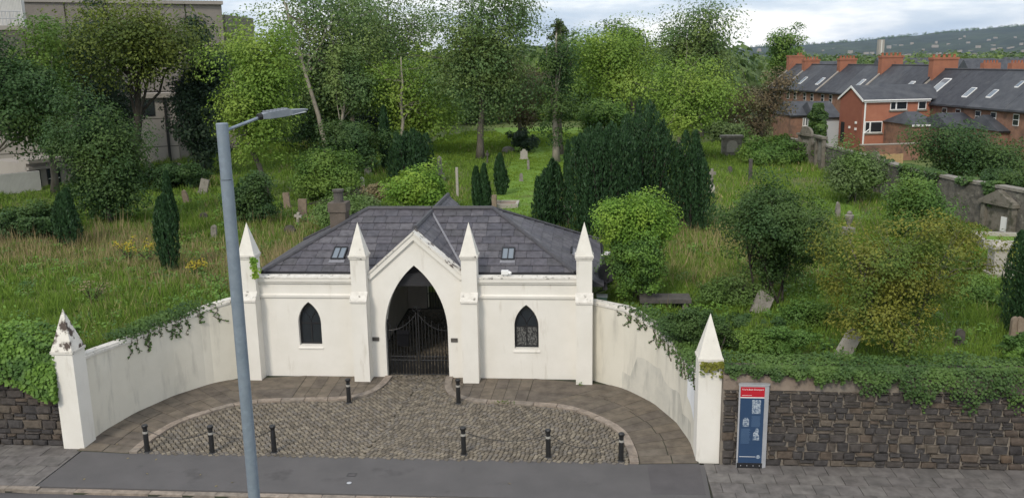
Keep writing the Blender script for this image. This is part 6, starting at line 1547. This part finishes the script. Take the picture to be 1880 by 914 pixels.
# single storey outhouses in front
def outhouse(label, px0, px1, pye, pyr, t, depth, m, roofm, hip=0., pyb=290, win=None, group='brick outhouses'):
    o1, o0 = o_of(px0, t), o_of(px1, t); om = (o0+o1)/2; ze = rz(pye, t, om); tr2 = t+depth/2; zr = rz(pyr, tr2, om)
    h_ = thing('outhouse', label, 'outbuilding', rowpt(t, om, TZ), group)
    pt('wall', m, h_, lambda b: rbox(b, t, t+depth, o0, o1, TZ-1, ze))
    pt('roof', mt[roofm], h_, lambda b: b.add([rowpt(t-.2, o0-.2, ze), rowpt(t-.2, o1+.2, ze), rowpt(t+depth+.2, o1+.2, ze), rowpt(t+depth+.2, o0-.2, ze), rowpt(tr2, o0+hip, zr), rowpt(tr2, o1-hip, zr)], [(0, 1, 5, 4), (1, 2, 5), (2, 3, 4, 5), (3, 0, 4), (3, 2, 1, 0)]))
    pt('eaves_board', mt['upvc' if win == 'w' else 'iron'], h_, lambda b: rbox(b, t-.24, t-.2, o0-.2, o1+.2, ze-.16, ze+.02))
    return h_, t, om
outhouse('low brick outhouse with hipped slates right of the red house', 1676, 1722, 229, 205, tN-5.6, 5.5, mt['brick'], 'rslate', .7, win='w')
outhouse('long brick outhouse with shallow slate roof right of the hipped one', 1745, 1805, 236, 207, tN-9, 6, mt['brick'], 'rslate2', .3)
outhouse('brick outhouse with weathered slates behind the big elder', 1835, 1930, 240, 210, tN-13, 6, mt['brick'], 'rslate', .2)
hA, tA, oAm = outhouse('brick rear outhouse with white window left of the ivy', 1452, 1500, 212, 186, tF+4, 5, mt['brick'], 'rslate', .1)
facewin(hA, 1474, 1483, 216, 232, tA, (.5,))
hB, tB, oBm = outhouse('grey white rendered outhouse with slate roof left of the red house', 1496, 1542, 216, 186, tF+2, 5, mt['wrender'], 'rslate', .1)
# ivy on the outhouse corner
t_ = tF+1.4; oi = o_of(1500, t_); pI = rowpt(t_, oi, TZ)
def ivy_out(n):
    u = NR.random(n)**.8; a = NR.random(n)*2*PI; rr_ = (1.25*(1-u*.75)+.25)*(.6+.4*NR.random(n)); return np.stack([pI.x+np.cos(a)*rr_, pI.y+np.sin(a)*rr_*.6-.3, pI.z+u*5.6], 1), np.stack([np.cos(a), np.sin(a)-.5, .4+0*a], 1)
ivy('ivy column smothering the corner of the grey white outhouse', ivy_out, 2600, .26, 'ivy', tuple(pI), cat='ivy')
# yard walls and timber screen
def yardwall(label, pxs, z, m, t, ht, name='yard_wall', th=.25, cat='wall'):
    o1, o0 = o_of(pxs[0], t), o_of(pxs[1], t); h_ = thing(name, label, cat, rowpt(t, (o0+o1)/2, z-ht)); pt('wall' if cat == 'wall' else 'board', m, h_, lambda b: rbox(b, t, t+th, o0, o1, z-ht, z)); pt('coping', mt['verge'], h_, lambda b: rbox(b, t-.05, t+th+.05, o0, o1, z+.001, z+.1)); return h_
yardwall('brick yard wall with pale coping below the red house', (1582, 1690), rz(264, tN-9, 10), mt['brick'], tN-9, 4.0)
o1, o0 = o_of(1592, tN-14), o_of(1662, tN-14); zt_ = rz(283, tN-14, (o0+o1)/2)
tf = thing('timber_fence', 'pale new timber screen fence between boundary wall and red house', 'fence', rowpt(tN-14, (o0+o1)/2, zt_-3))
nb_ = 14
for k in range(nb_):
    a = o0+(o1-o0)*k/nb_; pt('board', mt['timber'], tf, lambda b: rbox(b, tN-14, tN-13.96, a+.01, a+(o1-o0)/nb_-.01, zt_-3, zt_-.02*(k % 3)))
for z_ in (.4, 1.5): pt('rail', mt['timber'], tf, lambda b: rbox(b, tN-13.959, tN-13.9, o0, o1, zt_-z_-.1, zt_-z_))
# a second row of chimneys and roofs behind
for k, (px, wpx, topy, lab) in enumerate(((1772, 48, 132, 'low roofed house behind the terrace with a row of pots'), (1817, 36, 112, 'house behind the terrace with a tall square chimney'), (1868, 44, 112, 'house behind the terrace with chimney at the right edge'), (1700, 70, 118, 'grey roofed house behind the largest chimney'))):
    t = row_t(px, -26, 8.); zt_ = rz(topy, t, -26); h_ = thing('terrace_house', lab, 'house', rowpt(t, -26, TZ), 'houses of the row behind')
    pt('wall', mt['brick'], h_, lambda b: rbox(b, t-5, t+5, -30, -22, TZ-.5, 6.0)); zr_ = 8.6
    pt('roof', mt['rslate'], h_, lambda b: rprism(b, [(-21.7, 5.9), (-26, zr_), (-30.3, 5.9)], t-5.1, t+5.1))
    if k != 3:
        c_ = pt('chimney', mt['chim'], h_, lambda b: rbox(b, t-.5, t+.5, -27.3, -24.7, zr_-1.2, zt_-.3))
        for j in range(5): pt('chimney_pot', mt['terracotta'], c_, lambda b: b.lathe(rowpt(t, -27+j*.5, zt_-.3), [(.17, 0), (.15, .35), (.19, .4)], 6))

# ------------------------------------------------------------------ concrete building at the left
def lp3(px, py, Y): return atY(px, py, Y)
MBd = thing('concrete_building', 'large weathered concrete building behind the trees at the left with railed flat roof', 'building', (-48, 72, 2))
def corner(px, Y): p = atY(px, 100, Y); return Vector((p.x, p.y, 0))
def blk(name, m, pa, pb, depth, z0, z1, parent=MBd):
    d = (pb-pa); n_ = Vector((-d.y, d.x, 0)).normalized()
    return pt(name, m, parent, lambda b: b.prism([(p.x, p.y, z0) for p in (pa, pb, pb+n_*depth, pa+n_*depth)], (0, 0, z1-z0)))
A0, A1 = corner(-120, 66), corner(414, 78); zA = atY(412, 9, 78).z
up = blk('upper_wall', mt['concrete'], A0, A1, 25, 9.0, zA)
blk('roof_slab', mt['concrete2'], A0+Vector((-.2, -.2, 0)), A1+Vector((.25, -.2, 0)), 25, zA+.001, zA+.3)
B0, B1 = corner(395, 82), corner(470, 86); blk('side_block', mt['concrete'], A1+Vector((.02, .6, 0)), B1, 14, 1.5, atY(468, 34, 86).z)
dA = (A1-A0).normalized(); nA = Vector((-dA.y, dA.x, 0))
for k in range(1, 7):   # recessed joints of the concrete panels
    q_ = A0+dA*((A1-A0).length*k/7); pt('panel_joint', mt['darkb'], up, lambda b: b.obox((q_-nA*.0).to_2d(), dA, (.10, .06), .1) if 0 else b.prism([(v.x, v.y, 9.0) for v in (q_-nA*.015, q_+dA*.1-nA*.015, q_+dA*.1+nA*.02, q_+nA*.02)], (0, 0, zA-9.0-.01)))
L0, L1 = corner(-120, 63), corner(312, 70.5); L2 = corner(348, 75)
lw = blk('lower_wall', mt['concrete2'], L0, L1, 8, 1.0, 8.6); blk('corner_wall', mt['concrete'], L1+Vector((.02, .05, 0)), L2, 6, 1.0, 8.6)  # light and shade in the colour: front pale, return face darker concrete
dL = (L1-L0).normalized(); nL = Vector((-dL.y, dL.x, 0))
pt('ledge', mt['concrete2'], MBd, lambda b: b.prism([(v.x, v.y, 8.62) for v in (L0-nL*.3, L1-nL*.3+dL*.3, L1+nL*3, L0+nL*3)], (0, 0, .36)))
for z_ in (4.6, 6.9): pt('horizontal_joint', mt['darkb'], lw, lambda b: b.prism([(v.x, v.y, z_) for v in (L0-nL*.012, L1-nL*.012, L1+nL*.02, L0+nL*.02)], (0, 0, .05)))  # dark strips along two horizontal joints of the wall
def wall_at(px, A, d):
    lo, hi = 0., 80.
    for _ in range(40):
        m_ = (lo+hi)/2; v = A+d*m_+Vector((0, 0, 8))-CAM; q_ = 940+F*v.dot(CR)/v.dot(FWD)
        if q_ < px: lo = m_
        else: hi = m_
    return lo
for px in (150, 186, 214, 238, 262):
    s_ = wall_at(px, L0, dL); q_ = L0+dL*s_
    wn = pt('window', mt['bframe'], MBd, lambda b: b.prism([(v.x, v.y, 7.15) for v in (q_-nL*.04, q_+dL*.9-nL*.04, q_+dL*.9+nL*.03, q_+nL*.03)], (0, 0, 1.3)))
    pt('pane', mt['glass'], wn, lambda b: b.prism([(v.x, v.y, 7.25) for v in (q_+dL*.08-nL*.05, q_+dL*.82-nL*.05, q_+dL*.82-nL*.041, q_+dL*.08-nL*.041)], (0, 0, 1.1)))
s_ = wall_at(303, L0, dL); q_ = L0+dL*s_-nL*.1
pt('downpipe', mt['iron'], MBd, lambda b: b.tube([(q_.x, q_.y, 1.5), (q_.x, q_.y, 8.6)], .11, 6))
# white ribbed cladding block with railing on the roof at the far left
C0, C1 = corner(-120, 61), corner(52, 64); zc_ = atY(50, 42, 64).z; dC = (C1-C0).normalized(); nC = Vector((-dC.y, dC.x, 0))
cl = blk('cladding_block', mt['ribbed'], C0, C1, 3.5, zc_-.3, zc_+4)
nr = 60
b = MB()
for k in range(nr):
    q_ = C0+dC*((C1-C0).length*k/nr); b.prism([(v.x, v.y, zc_-.3) for v in (q_-nC*.05, q_+dC*.07-nC*.05, q_+dC*.07-nC*.001, q_-nC*.001)], (0, 0, 4.3))
o = b.build('cladding_rib', mt['ribbed'], cl); o['kind'] = 'stuff'
blk('deck', mt['concrete2'], C0-nC*2.2, C1-nC*2.2, 2.15, zc_-.6, zc_-.3)
def railing(A, d, L_, z, h, n_, m):
    b = MB()
    for k in range(n_+1):
        q_ = A+d*(L_*k/n_); b.tube([(q_.x, q_.y, z), (q_.x, q_.y, z+h)], .025, 4)
    for f in (.5, 1): b.tube([(A.x, A.y, z+h*f), ((A+d*L_).x, (A+d*L_).y, z+h*f)], .03, 4)
    return b.build('railing', m, MBd)
railing(C0-nC*2.1, dC, (C1-C0).length, zc_-.3, 1.0, 24, mt['silver'])
s0 = wall_at(335, A0, dA); railing(A0+dA*s0+nA*.3, dA, (A1-A0).length-s0-.3, zA+.3, .9, 14, mt['silver'])
# older classical wing low at the left
CW = thing('classical_building', 'old stone faced wing with tall sash window and cornice at the left edge', 'building', (-45, 58, 2))
K0, K1 = corner(20, 55.5), corner(118, 58.5); zk1, zk0 = atY(75, 296, 57).z, 1.5; dK = (K1-K0).normalized(); nK = Vector((-dK.y, dK.x, 0))
blk('wall', mt['concrete2'], K0, K1, 5, zk0, zk1, CW)
pt('cornice', mt['concrete2'], CW, lambda b: (b.prism([(v.x, v.y, zk1-.45) for v in (K0-nK*.3, K1-nK*.3+dK*.2, K1+nK*.2, K0+nK*.2)], (0, 0, .2)), b.prism([(v.x, v.y, zk1+.001) for v in (K0-nK*.45, K1-nK*.45+dK*.3, K1+nK*1, K0+nK*1)], (0, 0, .25))))
for px in (46, 72):
    s_ = wall_at(px, K0, dK); q_ = K0+dK*s_; wd_ = .9 if px == 72 else .5; z0_, z1_ = atY(px, 366 if px == 72 else 370, 57).z, atY(px, 308, 57).z
    wn = pt('window', mt['bframe'], CW, lambda b: b.prism([(v.x, v.y, z0_) for v in (q_-nK*.05, q_+dK*wd_-nK*.05, q_+dK*wd_+nK*.03, q_+nK*.03)], (0, 0, z1_-z0_)))
    pt('pane', mt['glass'], wn, lambda b: b.prism([(v.x, v.y, z0_+.08) for v in (q_+dK*.06-nK*.06, q_+dK*(wd_-.06)-nK*.06, q_+dK*(wd_-.06)-nK*.051, q_+dK*.06-nK*.051)], (0, 0, z1_-z0_-.16)))
    pt('glazing_bar', mt['upvc'], wn, lambda b: ([b.prism([(v.x, v.y, z0_+.1) for v in (q_+dK*(wd_*f)-nK*.075, q_+dK*(wd_*f+.05)-nK*.075, q_+dK*(wd_*f+.05)-nK*.061, q_+dK*(wd_*f)-nK*.061)], (0, 0, z1_-z0_-.2)) for f in ((.3, .62) if px == 72 else (.45,))], [b.prism([(v.x, v.y, z0_+(z1_-z0_)*f) for v in (q_+dK*.06-nK*.0745, q_+dK*(wd_-.06)-nK*.0745, q_+dK*(wd_-.06)-nK*.062, q_+dK*.06-nK*.062)], (0, 0, .05)) for f in (.33, .66)]))
pt('pilaster', mt['concrete2'], CW, lambda b: [b.prism([(v.x, v.y, zk0) for v in (K0+dK*s_-nK*.18, K0+dK*(s_+.4)-nK*.18, K0+dK*(s_+.4)-nK*.001, K0+dK*s_-nK*.001)], (0, 0, zk1-zk0-.46)) for s_ in (2.7,)])
J0, J1 = corner(-40, 53.0), corner(44, 55.2); dJ = (J1-J0).normalized(); nJ = Vector((-dJ.y, dJ.x, 0)); zj1 = atY(20, 318, 54).z
lou = thing('louvred_screen', 'white vertical louvre screen at the left edge below the trees', 'screen', (J1.x, J1.y, 2))
for k in range(34):
    q_ = J0+dJ*((J1-J0).length*k/34); pt('slat', mt['ribbed'], lou, lambda b: b.prism([(v.x, v.y, 2.0) for v in (q_, q_+dJ*.07, q_+dJ*.07+nJ*.12, q_+nJ*.12)], (0, 0, zj1-2.0)))
pt('backing', mt['dstone'], lou, lambda b: b.prism([(v.x, v.y, 1.9) for v in (J0+nJ*.13, J1+nJ*.13, J1+nJ*.3, J0+nJ*.3)], (0, 0, zj1-1.9)))
# small house window glimpsed between the left trees, white gable far right of the woods
p = atY(522, 172, 92)
fh = thing('distant_house', 'dark walled house with white barred window behind the light green tree', 'house', (p.x, 92, 1), 'houses glimpsed through the trees')
pt('wall', mt['concrete'], fh, lambda b: b.box(p.x-2.2, p.x+2.2, 92, 97, 0, p.z+1.6)); pt('roof', mt['rslate2'], fh, lambda b: b.prism([(p.x-2.4, 91.8, p.z+1.601), (p.x-2.4, 97.2, p.z+1.601), (p.x-2.4, 94.5, p.z+3.2)], (4.8, 0, 0)))
fw = pt('window', mt['upvc'], fh, lambda b: b.box(p.x-.95, p.x+.95, 91.95, 91.999, p.z-.55, p.z+.6))
for k in range(4): pt('pane', mt['glass'], fw, lambda b: b.box(p.x-.86+k*.44, p.x-.48+k*.44, 91.93, 91.949, p.z-.45, p.z+.5))
p = atY(1330, 208, 112)
wg = thing('distant_house', 'white gabled house showing between trees left of the bare tree', 'house', (p.x, 112, 0), 'houses glimpsed through the trees')
pt('wall', mt['upvc'], wg, lambda b: b.prism([(p.x-1.6, 112, -.5), (p.x+1.6, 112, -.5), (p.x+1.6, 112, p.z), (p.x, 112, p.z+1.7), (p.x-1.6, 112, p.z)], (0, 7, 0))); pt('roof', mt['rslate'], wg, lambda b: b.prism([(p.x-1.8, 111.8, p.z-.1), (p.x, 111.8, p.z+1.75), (p.x+1.8, 111.8, p.z-.1), (p.x+1.8, 111.8, p.z+.1), (p.x, 111.8, p.z+1.95), (p.x-1.8, 111.8, p.z+.1)], (0, 7.4, 0)))
pt('window', mt['glass'], wg, lambda b: b.box(p.x-.35, p.x+.35, 111.95, 111.999, p.z-1.6, p.z-.3))

# ------------------------------------------------------------------ far country
def hill_h(px):
    return np.interp(px, [-2000, 300, 760, 900, 960, 1100, 1350, 1480, 1560, 1640, 1740, 1880, 2100, 3000], [150, 110, 100, 88, 84, 88, 88, 82, 76, 68, 58, 47, 40, 60])
nu, nv = 160, 26; V = []; D0, D1 = 2300., 5200.
for j in range(nv):
    f = j/(nv-1)
    for i in range(nu):
        px = -1500+4600*i/(nu-1)
        top = atY(px, float(hill_h(px)), D1); x = top.x*(D0+(D1-D0)*f)/D1; y = D0+(D1-D0)*f
        prof = f**1.5 if f < .97 else 1
        z = top.z*prof + (14*math.sin(i*.9+j*1.3)+9*math.sin(i*2.3+j*.4))*math.sin(PI*f)*.8 + (3*math.sin(i*1.7)+2*math.sin(i*4.1))*(f > .9)
        V.append((x, y, z-2))
for i in range(nu): V.append((V[(nv-1)*nu+i][0]*1.3, D1*1.3, -5))
idx = np.arange(nu*(nv+1)).reshape(nv+1, nu)
me = mesh_np('hills', np.array(V), np.stack([idx[:-1, :-1].ravel(), idx[:-1, 1:].ravel(), idx[1:, 1:].ravel(), idx[1:, :-1].ravel()], 1)); struct(put('hills', me, mt['hill'], smooth_=True))
# distant wood on the plain and on the hill crest, and specks of houses
R = np.random.default_rng(77)
def far_trees(n, name, x0p, x1p, y0, y1, size, per, lfk, crest=False, lsz=.42):
    P, Nn, S_ = [], [], []
    for k in range(n):
        Y = y0*(y1/y0)**R.random(); px = R.uniform(x0p, x1p); q_ = atY(px, 100, Y); z0 = 0.
        if crest: Y = R.uniform(D1*.93, D1); q_ = atY(px, float(hill_h(px)), D1); z0 = q_.z-6; 
        rr_ = R.uniform(.7, 1.4)*size; m_ = per; d = unit(R.normal(0, 1, (m_, 3)))
        P.append(np.array([q_.x, Y, z0+rr_*.95])+d*np.array([rr_, rr_, rr_*.95])*R.uniform(.75, 1.05, (m_, 1))); Nn.append(d+np.array([0, 0, .4])); S_.append(np.full(m_, rr_*lsz))
    P = np.concatenate(P); Nn = np.concatenate(Nn); S_ = np.concatenate(S_); nv_ = unit(Nn+R.normal(0, .35, Nn.shape)); t = unit(np.cross(nv_, R.normal(0, 1, Nn.shape))); b_ = np.cross(nv_, t)
    o = put(name, mesh_np(name, quads(P, t, b_, S_*R.uniform(.7, 1.3, len(S_)), S_), np.arange(4*len(P)).reshape(-1, 4)), lf[lfk]); o['kind'] = 'stuff'
far_trees(100, 'near_wood', -100, 1330, 126, 175, 5.6, 300, 'far', lsz=.2)
far_trees(240, 'plain_wood', 1240, 2100, 260, 900, 4.4, 110, 'far', lsz=.26)
far_trees(400, 'distant_wood', -100, 2200, 800, 2200, 5.5, 40, 'far', lsz=.4)
far_trees(320, 'crest_wood', 1350, 2200, 1, 2, 7, 40, 'far', True)
b = MB()
for k in range(170):
    f = R.random()**1.6*.6+.02; j = int(f*(nv-1)); i = R.integers(int(nu*.6), int(nu*.78)); v = V[j*nu+i]; w_ = R.uniform(3, 8)
    x, y, z = v[0]+R.uniform(-15, 15), v[1]+R.uniform(-40, 40), v[2]; b.box(x-w_, x+w_, y-4, y+4, z-4, z+R.uniform(4, 7))
o = b.build('distant_town', mt['white' if 0 else 'concrete2'], loc=(0, 0, 0)); o['kind'] = 'stuff'
p = atY(1619, 82, 900); tw = thing('distant_tower', 'pale tower block far off beyond the terrace', 'tower', (p.x, 900, 0))
pt('shaft', mt['concrete2'], tw, lambda b: b.box(p.x-2.6, p.x+2.6, 900, 906, 0, atY(1619, 73, 900).z)); pt('side_panel', mt['ribbed'], tw, lambda b: b.box(p.x-.6, p.x+.4, 899.8, 899.99, 8, atY(1619, 74, 900).z))
for px, py, w_, Y, m_, lab in ((1492, 121, 8, 260, 'wrender', 'low flat white building beyond the leftmost chimneys'), (1648, 112, 6, 330, 'brick', 'small far house with grey roof right of the pale tower block'), (1705, 113, 9, 300, 'brick', 'long far house with grey roof behind the largest chimney'),
        (1792, 116, 6, 250, 'wrender', 'far house with bluish white gable between the right chimneys'), (1840, 117, 8, 240, 'brick', 'far grey roofed house above the near terrace block'), (1905, 112, 8, 280, 'brick', 'far house with grey roof at the right edge of the plain')):
    q_ = atY(px, py, Y); h_ = thing('distant_house', lab, 'house', (q_.x, Y, 0), 'far houses on the plain')
    pt('wall', mt[m_], h_, lambda b: b.box(q_.x-w_, q_.x+w_, Y, Y+7, -.5, q_.z-1.5)); pt('roof', mt['rslate'], h_, lambda b: b.prism([(q_.x-w_-.3, Y-.3, q_.z-1.6), (q_.x-w_-.3, Y+7.3, q_.z-1.6), (q_.x-w_-.3, Y+3.5, q_.z+1.2)], (2*w_+.6, 0, 0)))
# the air between here and the hills
hz = MB().box(-13000, 13000, -900, 8800, -6.5, 240).build('haze', mt['white'], loc=(0, 0, 0)); hz['kind'] = 'stuff'
hm = bpy.data.materials.new('haze'); hm.use_nodes = True; hn = hm.node_tree.nodes; hn.clear()
ho = hn.new('ShaderNodeOutputMaterial'); hv = hn.new('ShaderNodeVolumePrincipled'); hv.inputs['Color'].default_value = (.55, .72, 1, 1); hv.inputs['Density'].default_value = .000035; hv.inputs['Anisotropy'].default_value = .2
hm.node_tree.links.new(hv.outputs[0], ho.inputs['Volume']); hz.data.materials.clear(); hz.data.materials.append(hm)
